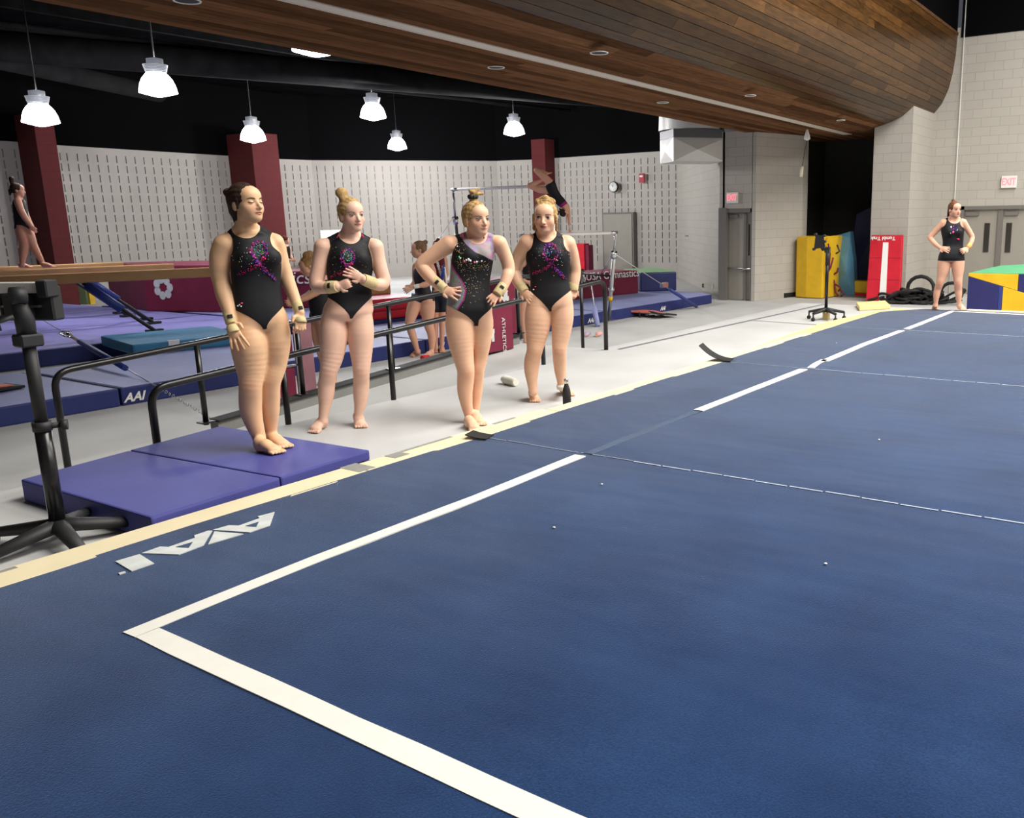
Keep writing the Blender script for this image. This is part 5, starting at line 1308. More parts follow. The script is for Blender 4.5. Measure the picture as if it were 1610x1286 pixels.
class Person:
    def __init__(s, name_label, foot_px, z0, conv, yaw=0, ground=None, h=.0045, group=None, name='gymnast'):
        s.conv = conv; g = G(*conv(*foot_px), z0) if ground is None else ground
        s.g = Vector((g.x, g.y, z0)); az = Vector((g.x, g.y, 0)); s.D = az.length; az.normalize()
        s.uu = Vector((az.y, -az.x, 0)); s.dd = -az
        s.S = (Vector((g.x, g.y, z0+.8))-CP).dot(FW)/F_PX
        s.wz = 1/ (conv(1, 0)[0]-conv(0, 0)[0])
        s.t = thing(name, name_label, 'person', s.g, group=group)
        # local frame: x = picture right, y = towards the viewer, z = up
        s.t.rotation_euler = (0, 0, math.atan2(s.uu.y, s.uu.x)); s.M = s.t.matrix_basis @ MIRY
        s.prims = []; s.core = []; s.h = h; s.clipz = None
    def J(s, x, y, dep=0.0, raw=False):
        px, py = (x, y) if raw else s.conv(x, y); d = ray(px, py)
        n = s.dd; P0 = s.g+s.dd*dep
        t = (P0-CP).dot(n)/d.dot(n); p = CP+d*t-s.g
        return np.array([p.dot(s.uu), p.dot(s.dd), p.z])
    def W(s, w): return w/ s.wz*s.S/2           # zoomed pixel width -> radius in metres
    def gl(s, x, y, dz=0):
        p = G(*s.conv(x, y), s.g.z+dz)-s.g; return np.array([p.dot(s.uu), p.dot(s.dd), p.z])
    def chain(s, st, k=.02, core=False, fl=None, n=None):
        pts = [(s.J(q[0], q[1], q[3] if len(q) > 3 else 0), s.W(q[2])) for q in st]
        c = Chain(pts, k); s.prims.append(c)
        if core: s.core.append(c)
        return pts
    def torso(s, rows, yaw, df=.62, db=.58, bust=None, dep=0, bs=1.0):
        rr = []
        n = len(rows)
        for i, row in enumerate(rows):
            y, xl, xr = row[:3]
            a = s.J(xl, y, dep); b = s.J(xr, y, dep); w = (b[0]-a[0])/2; m = (a+b)/2
            f_ = row[3] if len(row) > 3 else 1
            rr.append((m[2], m[0], dep, w, max(.05, w*df*f_), max(.05, w*db*f_)))
        s.loft = Loft(rr, yaw, .02); s.prims.append(s.loft); s.core.append(s.loft)
        if bust:
            yb, off, r = bust; c = s.J(0, yb, dep); fz = c[2]; row = [np.interp(fz, s.loft.rows[:, 0], s.loft.rows[:, i]) for i in range(1, 6)]
            for sg in (-1, 1):
                u, v = sg*off, row[3]-.022
                x = row[0]+u*math.cos(yaw)-v*math.sin(yaw); y_ = row[1]+u*math.sin(yaw)+v*math.cos(yaw)
                e = Ell((x, y_, fz), (r*1.02, r*.82*bs, r), k=.03); s.prims.append(e); s.core.append(e)
    def foot(s, ankle, heel, toe, w=.045, clip=True):
        """heel, toe: ground points (local)"""
        heel = np.array(heel, float); toe = np.array(toe, float); heel[2] = toe[2] = 0
        d = toe-heel; L = np.linalg.norm(d); d = d/(L+1e-9)
        Lr = max(.17, min(L, .235)); sd = np.array([-d[1], d[0], 0])
        if L < .17: pass
        hb = heel+d*.03+np.array([0, 0, .032]); ball = heel+d*(Lr*.72)+np.array([0, 0, .026]); mid = heel+d*(Lr*.4)+np.array([0, 0, .05])
        an = np.array(ankle, float)
        s.prims += [Cone(an, hb+np.array([0, 0, .03]), .031, .032, .02), Cone(hb, hb, .031, .031, .02), Cone(hb+np.array([0, 0, .03]), mid, .034, .032, .02), Cone(mid, ball, .033, .024, .02, (0, 0, 1), .8), Cone(hb, ball, .028, .024, .02),
                    Cone(mid-sd*.008, ball-sd*.024, .026, .019, .015), Cone(mid+sd*.008, ball+sd*.024, .026, .019, .015)]
        for i in range(5):
            o = (i-2)*.0165; rr = (.0125, .0095, .009, .0088, .0085)[i]; ll = (.045, .047, .042, .037, .030)[i]
            b0 = ball+sd*o*1.15+np.array([0, 0, -.008]); s.prims.append(Cone(b0, b0+d*ll+np.array([0, 0, -.006]), rr+.001, rr, .006))
    def hand(s, wrist, knuck, tip, pn, rw=.024, thumb=1, curl=.35, size=1.0, spread=.25):
        w = np.array(wrist); kn = np.array(knuck); tp = np.array(tip)
        d = kn-w; Lp = np.linalg.norm(d); d = d/Lp; pn = np.array(pn, float); pn = pn-d*(pn@d); pn /= np.linalg.norm(pn); sd = np.cross(pn, d)*thumb
        f = tp-kn; Lf = np.linalg.norm(f); f = f/(Lf+1e-9)
        R_ = .034*size
        s.prims.append(Cone(w, kn, rw, R_, .015, pn, .48))
        for i in range(4):
            o = (1.5-i); b0 = kn+sd*o*.0178*size-pn*.0; fl = (.94, 1.0, .95, .78)[i]*max(Lf, .05)
            dirn = f+sd*o*spread*.5; dirn /= np.linalg.norm(dirn)
            m1 = b0+dirn*fl*.5+pn*.006; m2 = m1+(dirn*(1-curl)-pn*curl); m2 = m1+(m2-m1)/np.linalg.norm(m2-m1)*fl*.5
            s.prims += [Cone(w+(kn-w)*.5+sd*o*.012, b0, .0115*size, .0105*size, .008), Cone(b0, m1, .0102*size, .0092*size, .004), Cone(m1, m2, .0092*size, .0078*size, .004)]
        tb = w+d*Lp*.30+sd*.020*size; t1 = tb+(d*.55+sd*.75)*.034*size; t2 = t1+(d*.9+sd*.25)*.030*size
        s.prims += [Cone(tb-sd*.008, t1, .0135*size, .0115*size, .01), Cone(t1, t2, .0112*size, .009*size, .006)]
    def head(s, cx, cy, hpx, yaw, pitch=0, roll=0, dep=.01, hair=None, wid=1.0, detail=True, browc=None, closed=False, lipc=None, mouth=0, jaw=1.0):
        s._n0 = len(s.prims); H = hpx/s.wz*s.S/.215; s.H = H; R_ = rotm(yaw, pitch, roll); s.HR = R_
        c = s.J(cx, cy, dep); s.hc = c
        L = lambda q: c+R_@(np.array(q, float)*H)
        s.HL = L
        def E(q, r, k=.012, neg=False): s.prims.append(Ell(L(q), np.array(r)*H, R_, k*H, neg))
        E((0, -.014, .026), (.070*wid, .087, .078), .01)
        E((0, .030, -.030), (.056*wid, .055, .070), .03)
        E((0, .052, -.078*jaw), (.030*wid, .030, .024), .028)
        E((0, .045, .040), (.052*wid, .040, .040), .03)
        for sg in (-1, 1):
            E((sg*.036*wid, .046, -.030), (.024, .024, .026), .022)
            E((sg*.034*wid, .005, -.062), (.020, .030, .022), .025)
            E((sg*.069*wid, -.008, -.012), (.009, .018, .028), .006)
            E((sg*.030, .088, .002), (.017, .012, .010), .010, True)
            E((sg*.031, .066, -.001), (.0145, .0145, .0125), .004)
        s.prims.append(Cone(L((0, .080, .004)), L((0, .1005, -.030)), .0075*H, .0105*H, .010*H))
        for sg in (-1, 1): E((sg*.010, .088, -.034), (.0075, .009, .0065), .006)
        E((0, .079, -.052), (.021, .010, .011), .010)
        E((0, .076, -.064), (.017, .009, .006), .006)
        s.headprims = s.prims[s._n0:]
        s.hair = hair
        if detail: s.face = dict(closed=closed, browc=browc, lipc=lipc, mouth=mouth)
    def neck(s, bx, by, wpx, dep=-.005):
        b = s.J(bx, by, dep); r = s.W(wpx); top = s.HL((0, -.020, -.055))
        s.prims.append(Cone(b, top, r*1.08, r*.93, .013)); s.nb = b; s.nr = r
    def traps(s, shL, shR, r=.032, up=.0):
        nb = s.nb+np.array([0, -.01, .035+up])
        for sh in (shL, shR): 
            c = Cone(nb, np.array(sh)+np.array([0, -.01, .018]), r, r*.82, .03); s.prims.append(c)
    def build(s, tint, blush=()):
        lo = np.min([p.lo for p in s.prims if not getattr(p, 'neg', False)], axis=0); hi = np.max([p.hi for p in s.prims if not getattr(p, 'neg', False)], axis=0)
        lo[2] = max(lo[2], -.02) if s.clipz is None else lo[2]
        zc = 0.0 if s.clipz is None else s.clipz
        fn = lambda P: np.maximum(evalsdf(P, s.prims), zc-P[:, 2]) if s.clipz != 'no' else evalsdf(P, s.prims)
        if s.clipz == 'no': lo = np.min([p.lo for p in s.prims], axis=0)
        v, f = surfnet(fn, lo, hi, s.h)
        C = np.tile(np.array([*tint, 1.0]), (len(v), 1))
        def blend(c, r, col, amt):
            d = np.linalg.norm(v-np.array(c), axis=1); a = np.clip(1-d/r, 0, 1)**1.2*amt; C[:, :3] = C[:, :3]*(1-a[:, None])+np.array(col)*a[:, None]
        for b in blush: blend(*b)
        s.body = npmesh('body', v, f, m_skin, s.t, cols=C); s.sk = v
        return s.body
    def surf(s, x, z, off=.0):
        key = 'hp'
        ys = np.arange(.135, .02, -.0008); Q = np.array([s.HL((x, y, z)) for y in ys])
        D = evalsdf(Q, s.headprims)
        i = np.argmax(D < 0) if (D < 0).any() else len(ys)-1
        return s.HL((x, ys[i]+off, z))
    def features(s, lipcol=None):
        L, H, R_ = s.HL, s.H, s.HR; fc = s.face
        org = s.M
        def tow(p): return org @ Vector(p)
        # eyes
        sf = s.surf; ax = [R_@np.array(a) for a in ((1, 0, 0), (0, 1, 0), (0, 0, 1))]
        for sg in (-1, 1):
            n_ = 12; ex, ez = sg*.0315, .001
            if not fc['closed']:
                q = MB(); ring = [(.0150*math.cos(2*PI*k/n_), .0062*math.sin(2*PI*k/n_)) for k in range(n_)]
                vs = [tow(sf(ex, ez, .0012))]+[tow(sf(ex+a*.6, ez+b*.6, .0011)) for a, b in ring]+[tow(sf(ex+a, ez+b, .0004)) for a, b in ring]
                fs = [(0, 1+k, 1+(k+1) % n_) for k in range(n_)]+[(1+k, 1+n_+k, 1+n_+(k+1) % n_, 1+(k+1) % n_) for k in range(n_)]
                q.add(vs, fs, 0, True); eye = q.build('eye', m_eye, s.t)
                q = MB(); cc = sf(ex+.001, ez+.0008, .002)
                vs = [tow(sf(ex+.001+.0072*math.cos(2*PI*k/10), ez+.0006+.0062*math.sin(2*PI*k/10), .0019)) for k in range(10)]+[tow(cc)]
                q.add(vs, [(k, (k+1) % 10, 10) for k in range(10)], 0, True); q.build('iris', m_iris, eye)
            q = MB(); zz = .0072 if not fc['closed'] else -.004; cvv = 22 if not fc['closed'] else -18
            pts = [tow(sf(ex+a, ez+zz-(a*a)*cvv, .0016)) for a in (-.0155, -.009, 0, .009, .0155)]
            q.tube(pts, [.0010*H, .0020*H, .0024*H, .0021*H, .0012*H], 5); q.build('eyelashes', m_lash, s.t)
            if not fc['closed']:
                q = MB(); pts = [tow(sf(ex+a, ez-.0064+(a*a)*20, .0004)) for a in (-.013, -.006, .006, .013)]; q.tube(pts, .0006*H, 5); q.build('lower_lashes', m_lash, s.t)
            q = MB(); pts = [tow(sf(sg*(.0315+a), .0190+b, .0006)) for a, b in ((-.017, -.002+.003*(fc['mouth'] > .7)), (-.007, .0016), (.004, .0030), (.013, .0010), (.019, -.0030))]
            q.tube(pts, [.0020*H, .0032*H, .0030*H, .0022*H, .0009*H], 6, flat=.8); q.build('eyebrow', fc['browc'], s.t)
            q = MB(); p_ = sf(sg*.0065, -.0385, .0); q.ball(tow(p_), .0024*H, 0, 6, (1, 1, .6)); q.build('nostril', m_lash, s.t)
        lp = mat('lips_%s' % s.t.name, fc['lipc'] or lin(178, 96, 92), .45)
        q = MB(); zc_ = -.0560; mo_ = .0045*fc['mouth']
        up = [tow(sf(a, zc_+.0032+mo_*.5-abs(a)*.14-(.0008 if a == 0 else 0), -.0005)) for a in (-.0235, -.014, -.005, .0, .005, .014, .0235)]
        q.tube(up, [.0008*H, .0026*H, .0036*H, .0032*H, .0036*H, .0026*H, .0008*H], 8)
        dn = [tow(sf(a, zc_-.0042-mo_+abs(a)*.20, -.0005)) for a in (-.0220, -.012, 0, .012, .0220)]
        q.tube(dn, [.0008*H, .0034*H, .0044*H, .0034*H, .0008*H], 8); lips = q.build('lips', lp, s.t)
        q = MB(); md = [tow(sf(a, zc_+.0002, .0022)) for a in (-.021, -.010, 0, .010, .021)]
        q.tube(md, [.0005*H, (.0006+.0012*fc['mouth'])*H, (.0007+.0015*fc['mouth'])*H, (.0006+.0012*fc['mouth'])*H, .0005*H], 5); q.build('mouth_line', m_lash, lips)
    def hairdo(s, extra=(), line=.0, name='hair', h=None, low=-.05, th=.007):
        """cap of hair over the skull, cut back from the face, plus extra prims (buns, wisps) in head coords"""
        L, H, R_ = s.HL, s.H, s.HR
        base = [Ell(L((0, -.016, .028)), np.array((.070+th, .087+th, .078+th))*H, R_, .01)]
        base.append(Ell(L((0, -.045, -.02)), np.array((.058, .056, .062))*H, R_, .02*H))
        ext = []
        for e in extra:
            if len(e) == 2: ext.append(Ell(L(e[0]), np.array(e[1])*H, R_, .008*H))
            else: ext.append(Cone(L(e[0]), L(e[1]), e[2]*H, e[3]*H, .008*H))
        face = Ell(L((0, .105, -.032+line)), np.array((.060, .090, .088))*H, R_)
        def fn(P):
            D = evalsdf(P, base); q = (P-s.hc)@R_/H
            D = smax(D, -face.d(P), .006)
            D = smax(D, low*H+0*D-(q[:, 2]*H), .01)        # nape
            ear = (np.abs(q[:, 0]) > .0) & (q[:, 1] > -.01) & (q[:, 2] < -.0)
            D = np.maximum(D, np.minimum((q[:, 1]-(-.020))*H, (-.004-q[:, 2])*H))
            D2 = evalsdf(P, ext)
            # strand relief
            ang = np.arctan2(q[:, 0], q[:, 2]+.02)
            return smin(D, D2, .006)+.0013*np.sin(ang*26+q[:, 1]*30)
        al = base+ext; lo = np.min([p.lo for p in al], axis=0); hi = np.max([p.hi for p in al], axis=0)
        v, f = surfnet(fn, lo, hi, h or s.h); return npmesh(name, v, f, s.hair, s.t)
    def leotard(s, col, crotch, cutL, cutR, neckr=(.085, .10), neckdrop=.0, shL=None, shR=None, arm_r=.062, yaw=0, shorts=None, colfn=None, th=.004, powr=.8, back=.03, strapw=None):
        """crotch,cutL,cutR: heights (local z) of the leg line; armholes are spheres around the shoulder joints"""
        core = s.core; lf = s.loft; zc, zl, zr = crotch, cutL, cutR
        cy, sy = math.cos(yaw), math.sin(yaw)
        nb = s.nb
        def fn(P):
            D = evalsdf(P, core)-th
            z, u, v, f = lf.frame(P); w = f[2]
            if shorts is None:
                t = np.clip((np.abs(u)-.012)/(w-.012), 0, 1.4)
                cut = np.where(u < 0, zl, zr); zz = zc+(cut-zc)*t**(powr*.66)
                zz = np.where(v < -.03, zz-(zz-zc)*.45, zz)
                D = smax(D, zz-P[:, 2], .004)
            else: D = smax(D, shorts-P[:, 2]+.0, .004)
            q = (P-nb); e = np.sqrt((q[:, 0]/neckr[0])**2+((q[:, 1]-.02)/.13)**2+((q[:, 2]-.02)/neckr[1])**2)-1
            D = smax(D, -e*.08, .004)
            for sh, ar in ((shL, arm_r if np.isscalar(arm_r) else arm_r[0]), (shR, arm_r if np.isscalar(arm_r) else arm_r[1])):
                if sh is None: continue
                q = P-np.array(sh); D = smax(D, -(np.sqrt(q[:, 0]**2+(q[:, 1]*.45)**2+(q[:, 2]*.80)**2)-ar), .004)
            return D
        lo = np.min([p.lo for p in core], axis=0); hi = np.max([p.hi for p in core], axis=0)
        v, f = surfnet(fn, lo, hi, s.h)
        C = np.tile(np.array([*col, 1.0]), (len(v), 1))
        if colfn is not None: C[:, :3] = colfn(v, C[:, :3])
        s.lv = v; s.leo = npmesh('leotard', v, f, m_leo, s.t, cols=C)
        return s.leo
    def on_front(s, px, py):
        """point on the leotard surface behind a picture point"""
        d = ray(px, py); o = s.M.inverted(); a = np.array(o @ CP); b = np.array((o.to_3x3() @ d)); b /= np.linalg.norm(b)
        q = s.lv-a; t = q@b; dist = np.linalg.norm(q-t[:, None]*b, axis=1); m = dist < .009
        if not m.any(): return None
        i = np.where(m)[0]; t0 = t[i].min(); return a+b*(t0-.001)
    def sequins(s, pts):
        """pts: (x, y, r_px, material index) in the zoomed frame"""
        q = MB(); M_ = s.M
        for (x, y, r, mi) in pts:
            p = s.on_front(*s.conv(x, y))
            if p is None: continue
            rr = s.W(r*2); w_ = M_ @ Vector(p); q.ball((w_.x, w_.y, w_.z), max(rr, .0016), mi, 6)
        o = q.build('sequins', SEQ, s.leo); o['kind'] = 'stuff'
    def ribbon(s, paths, m, name='ribbon_print'):
        M_ = s.M; q = MB()
        for pth, wd in paths:
            pts = []
            for (x, y) in pth:
                p = s.on_front(*s.conv(x, y))
                if p is not None: pts.append(M_ @ Vector(p))
            if len(pts) > 1: q.tube(pts, s.W(wd), 6, flat=.5)
        q.build(name, m, s.leo)
    def cuff(s, a, b, ra, rb, m=None, name='wrist_guard', patch=None, extra=0):
        M_ = s.M; A, B = M_ @ Vector(a), M_ @ Vector(b); q = MB(); ra *= 1.2; rb *= 1.2
        q.tube([A, A.lerp(B, .04), A.lerp(B, .5), A.lerp(B, .96), B], [ra*.96, ra, (ra+rb)/2*1.03, rb, rb*.96], 20); o = q.build(name, m or m_wrap, s.t)
        if patch is not None:
            c = A.lerp(B, patch[0]); d = (B-A).normalized(); n = Vector((M_.to_3x3() @ Vector(patch[1]))).normalized(); n = (n-d*n.dot(d)).normalized(); t = d.cross(n); r = (ra+rb)/2
            pts = []
            for aa in (-.42, -.2, 0, .2, .42):
                for e in (-1, 1): pts.append(c+n*(r*1.06*math.cos(aa))+t*(r*1.06*math.sin(aa))+d*e*.011)
            q = MB(); q.add(pts, [(2*i, 2*i+1, 2*i+3, 2*i+2) for i in range(4)]); pts2 = [p_+n*.003 for p_ in pts]; q.add(pts2, [(2*i+2, 2*i+3, 2*i+1, 2*i) for i in range(4)]); q.add(pts2, [(2*i, 2*i+1, 2*i+3, 2*i+2) for i in range(4)])
            q.build('label_patch', m_patch, o)
        return o
SK1, SK2, SK3 = lin(224, 180, 140), lin(232, 190, 166), lin(230, 184, 152)
PINK = lin(205, 120, 104)
BLK = (.010, .010, .012)
VIEW = (0, 1, 0)

def ribbon_design(p, cx, cy, s_, seed, top=(2, 1, 2), dense=1.0):
    """sequin ribbon emblem around a chest point in the zoomed frame"""
    r = random.Random(seed)
    loop = [(cx+34*s_*math.sin(a), cy-38*s_*math.cos(a)) for a in [(-2.55+5.1*i/16) for i in range(17)]]
    tailL = [(cx+20*s_, cy+32*s_), (cx, cy+62*s_), (cx-35*s_, cy+88*s_), (cx-95*s_, cy+108*s_)]
    tailR = [(cx-20*s_, cy+32*s_), (cx+2*s_, cy+62*s_), (cx+38*s_, cy+98*s_), (cx+70*s_, cy+128*s_)]
    pts = []
    def along(path, n, w, cols, r0, r1):
        for _ in range(n):
            t = r.random()*(len(path)-1); i = int(t); f = t-i; a, b = path[i], path[min(i+1, len(path)-1)]
            pts.append((lerp(a[0], b[0], f)+r.gauss(0, w), lerp(a[1], b[1], f)+r.gauss(0, w), r.uniform(r0, r1)*s_, r.choice(cols)))
    along(loop, int(150*dense), 4.5*s_, (0, 6, 6, 1, 7), 1.4, 2.8); along(tailL, int(110*dense), 3.6*s_, (6, 6, 0, 6), 1.3, 2.6); along(tailR, int(120*dense), 5*s_, (6, 0, 1, 7), 1.4, 2.8)
    for i in range(int(46*dense)):
        a = r.uniform(0, 2*PI); q = r.random()**.6
        pts.append((cx+26*s_*q*math.cos(a), cy-8*s_+34*s_*q*math.sin(a), r.uniform(1.2, 2.6)*s_, r.choice(top)))
    for i in range(int(26*dense)):
        a = r.uniform(0, 2*PI); pts.append((cx+36*s_*math.cos(a), cy+38*s_*math.sin(a), r.uniform(1.5, 3.2)*s_, r.choice((0, 0, 1, 1, 5))))
    for i in range(int(80*dense)):
        pts.append((cx+r.gauss(0, 55)*s_, cy+18*s_+r.gauss(0, 42)*s_, r.uniform(.7, 1.8)*s_, r.choice((3, 3, 3, 1, 2, 4, 0))))
    for (x, y) in ((-18, 34), (26, 38), (16, 34), (-40, 10)): pts.append((cx+x*s_, cy+y*s_, 4.5*s_, r.choice((0, 5))))
    for i in range(14):
        t = r.random(); pts.append((lerp(cx-20*s_, cx+70*s_, t)+r.gauss(0, 5), lerp(cy+60*s_, cy+125*s_, t)+r.gauss(0, 5), r.uniform(1.5, 3)*s_, r.choice((0, 1, 5, 0))))
        t = r.random(); pts.append((lerp(cx, cx-95*s_, t)+r.gauss(0, 4), lerp(cy+62*s_, cy+106*s_, t)+r.gauss(0, 4), r.uniform(1, 2.2)*s_, 0))
    p.sequins(pts)

Z3 = lambda x, y: (300+x/2.797, 270+y/2.797)
Z4 = lambda x, y: (610+x/2.797, 230+y/2.797)
Z5 = lambda x, y: (1440+x/6.43, 300+y/6.43)

# ---------------------------------------------------------------- first gymnast (left)
g = Person('gymnast in a black sequined leotard standing on the violet mat, eyes lowered, arms straight down', (345, 1215), MT+.004, Z3)
yw_ = math.radians(-14)
g.torso([(262, 225, 320, .8), (285, 195, 345, .85), (320, 182, 372), (370, 178, 392), (420, 179, 396), (470, 183, 393, .95), (520, 183, 393, 1), (570, 180, 400, 1.05), (620, 180, 412, 1.05), (665, 188, 418), (700, 235, 395, 1.0)], yw_, .60, .58, bust=(390, .062, .062))
legR = g.chain([(238, 640, 118, .0), (245, 700, 142, .01), (255, 760, 152, .02), (263, 830, 138, .02), (266, 890, 112, .03), (263, 945, 97, .04), (262, 1000, 97, .02), (265, 1050, 93, .01), (280, 1110, 76, .01), (298, 1160, 60, .01), (306, 1195, 56, .02)], .03)
legL = g.chain([(362, 640, 116, -.02), (370, 700, 128, -.03), (374, 760, 122, -.03), (370, 840, 104, -.04), (360, 890, 92, -.03), (350, 935, 85, -.03), (349, 1000, 84, -.05), (351, 1055, 76, -.06), (352, 1110, 58, -.07), (354, 1155, 48, -.08)], .03)
for L_ in (g.prims[-19:],): pass
g.core += g.prims[-2:]
g.foot(legR[-1][0], g.gl(292, 1228), g.gl(398, 1244)); g.foot(legL[-1][0], g.gl(340, 1198), g.gl(438, 1222))
aR = g.chain([(148, 322, 92, -.02), (134, 365, 92, -.03), (130, 410, 88, -.03), (130, 450, 80, -.03), (138, 492, 74, -.02), (147, 540, 70, .02), (158, 580, 60, .05), (168, 618, 50, .075), (173, 650, 44, .09)], .03)
aL = g.chain([(372, 312, 74, -.05), (388, 350, 66, -.06), (402, 400, 61, -.06), (417, 450, 60, -.06), (431, 492, 58, -.05), (450, 540, 52, -.03), (468, 588, 44, -.0), (480, 618, 40, .02)], .03)
g.core += [Cone(aR[0][0], aR[0][0], .05, .05, .03), Cone(aL[0][0], aL[0][0], .045, .045, .03)]
g.hand(aR[-1][0], g.J(193, 712, .125), g.J(222, 785, .15), (-.25, 1, .1), thumb=-1, curl=.12, spread=.35)
g.hand(aL[-1][0], g.J(482, 668, .05), g.J(478, 722, .06), (.5, 1, 0), thumb=1, curl=.75, spread=.1)
g.head(243, 140, 172, math.radians(42), -.08, 0, .02, H_DARK, 1.0, closed=True, browc=mat('brow_dark', (.03, .018, .012), .8), lipc=lin(202, 118, 108), mouth=.6)
g.neck(242, 250, 80, -.02); g.traps(aR[0][0], aL[0][0], .030)
g.core += g.prims[-2:]
hb = g.HL
g.build(SK1, [(g.J(263, 940, .10), .06, PINK, .35), (g.J(350, 935, .05), .06, PINK, .3), (hb((.035, .07, -.03)), .05, PINK, .3), (hb((-.035, .07, -.03)), .05, PINK, .3), (g.J(192, 740, .08), .09, PINK, .25)])
g.features()
g.hairdo([((.012, -.108, .070), (.024, .022, .022)), ((.0, -.10, .05), (.0, -.09, -.03), .028, .032), ((0, -.085, -.03), (.01, -.08, -.085), .03, .016), ((.05, -.03, -.01), (.045, -.045, -.075), .022, .012), ((.066, .012, .02), (.070, .010, -.03), .010, .005)], line=-.012, low=-.075)
g.leotard(BLK, g.J(0, 708)[2], g.J(0, 612)[2], g.J(0, 610)[2], (.082, .085), shL=aR[0][0]+np.array([-.012, 0, .0]), shR=aL[0][0]+np.array([.02, 0, .0]), arm_r=(.066, .058), yaw=yw_, powr=.85)
ribbon_design(g, 300, 345, 1.0, 3, (2, 2, 1, 4))
g.cuff(g.J(163, 606, .067), g.J(178, 668, .10), .029, .027, patch=(.6, (.1, 1, 0)))
g.cuff(g.J(180, 676, .105), g.J(190, 708, .122), .026, .033, name='palm_grip')
g.cuff(g.J(464, 574, -.005), g.J(480, 626, .02), .027, .025, patch=(.6, (.5, 1, 0)))
g.cuff(g.J(480, 640, .035), g.J(482, 664, .045), .026, .032, name='palm_grip')
M_ = g.M; q = MB()
for (x, y) in ((207, 590), (214, 585), (221, 592)):
    p = g.on_front(*Z3(x, y)); 
    if p is not None: w_ = M_ @ Vector(p); q.ball(tuple(w_), .006, 0, 6, (1, 1, .8))
p = g.on_front(*Z3(224, 578)); w_ = M_ @ Vector(p); q.ball(tuple(w_), .008, 1, 6, (1.3, 1, .6)); q.build('hip_logo', [m_white, SEQ[0]], g.leo)

# ---------------------------------------------------------------- second gymnast
g = Person('gymnast in black leotard with taped hands clasped at her chest and tall blond bun', (650, 1130), 0, Z3)
yw_ = math.radians(-10)
g.torso([(292, 660, 745, .8), (310, 625, 775, .8), (345, 610, 790), (390, 600, 800), (440, 601, 797), (490, 606, 790, .92), (535, 604, 793, .95), (580, 594, 800, 1.05), (620, 586, 802, 1.08), (655, 620, 765, 1.0)], yw_, .60, .56, bust=(405, .055, .054))
legR = g.chain([(632, 610, 92), (628, 660, 108), (628, 710, 116, .01), (625, 765, 112, .01), (618, 825, 94, .02), (605, 880, 74, .03), (598, 925, 72, .0), (595, 975, 70, -.01), (590, 1025, 54, -.01), (583, 1070, 42, -.01), (581, 1098, 38, -.01)], .025)
legL = g.chain([(745, 610, 92), (747, 660, 108), (748, 710, 112, .01), (748, 765, 104, .01), (750, 825, 87, .02), (750, 880, 72, .03), (750, 925, 70, .0), (748, 975, 68, -.01), (745, 1025, 53, -.01), (738, 1065, 40, -.01), (737, 1088, 36, -.01)], .025)
g.core += g.prims[-2:]
g.foot(legR[-1][0], g.gl(592, 1122), g.gl(506, 1168)); g.foot(legL[-1][0], g.gl(736, 1104), g.gl(762, 1150))
aR = g.chain([(580, 332, 74, -.01), (572, 375, 67, -.01), (562, 430, 64, .0), (552, 478, 62, .01), (560, 505, 58, .03), (590, 510, 52, .09), (622, 507, 43, .14), (640, 504, 38, .16)], .025)
aL = g.chain([(812, 332, 72, -.01), (822, 380, 64, -.01), (835, 430, 62, .0), (848, 475, 60, .01), (838, 496, 56, .04), (808, 494, 50, .09), (778, 480, 42, .14), (762, 474, 38, .16)], .025)
g.core += [Cone(aR[0][0], aR[0][0], .042, .042, .03), Cone(aL[0][0], aL[0][0], .042, .042, .03)]
g.hand(aR[-1][0], g.J(682, 494, .18), g.J(706, 486, .17), (.0, 1, .1), thumb=1, curl=.7, spread=.05, size=.95)
g.hand(aL[-1][0], g.J(722, 452, .17), g.J(676, 432, .18), (.1, 1, .1), thumb=-1, curl=.15, spread=.22, size=.95)
g.head(707, 190, 145, math.radians(24), .03, 0, .02, H_BLOND, .96, browc=mat('brow_fair', lin(150, 112, 76), .8), lipc=lin(212, 130, 122), mouth=.4)
g.neck(700, 285, 70, -.015); g.traps(aR[0][0], aL[0][0], .031)
g.core += g.prims[-2:]
hb = g.HL
g.build(SK2, [(g.J(603, 885, .08), .05, PINK, .4), (g.J(750, 885, .08), .05, PINK, .4), (hb((.035, .07, -.03)), .05, PINK, .4), (hb((-.035, .07, -.03)), .05, PINK, .4), (g.J(700, 470, .2), .12, PINK, .35), (g.J(510, 1160), .09, PINK, .3), (g.J(755, 1140, .1), .09, PINK, .3)])
g.features()
g.hairdo([((.03, -.055, .135), (.040, .036, .036)), ((.03, -.03, .10), (.03, -.045, .13), .03, .03)], line=.006)
q = MB(); M_ = g.M
g.leotard(BLK, g.J(0, 676)[2], g.J(0, 578)[2], g.J(0, 582)[2], (.078, .078), shL=aR[0][0]+np.array([-.008, 0, .0]), shR=aL[0][0]+np.array([.008, 0, .0]), arm_r=.056, yaw=yw_, powr=.9)
ribbon_design(g, 690, 375, .82, 5, (2, 2, 2, 3))
for sx_ in (650, 752):
    a = M_ @ Vector(g.J(sx_, 276, .03)); b = M_ @ Vector(g.J(sx_-(8 if sx_ < 700 else -8), 292, .035)); q = MB(); q.tube([a, b], .007, 8, flat=.6); q.build('pink_bra_strap', mat('hot_pink', lin(206, 40, 96), .6) if sx_ == 650 else bpy.data.materials['hot_pink'], g.leo)
g.cuff(g.J(603, 509, .11), g.J(646, 504, .165), .039, .034, patch=(.5, (0, 1, .3)))
g.cuff(g.J(804, 492, .095), g.J(756, 472, .165), .038, .034)

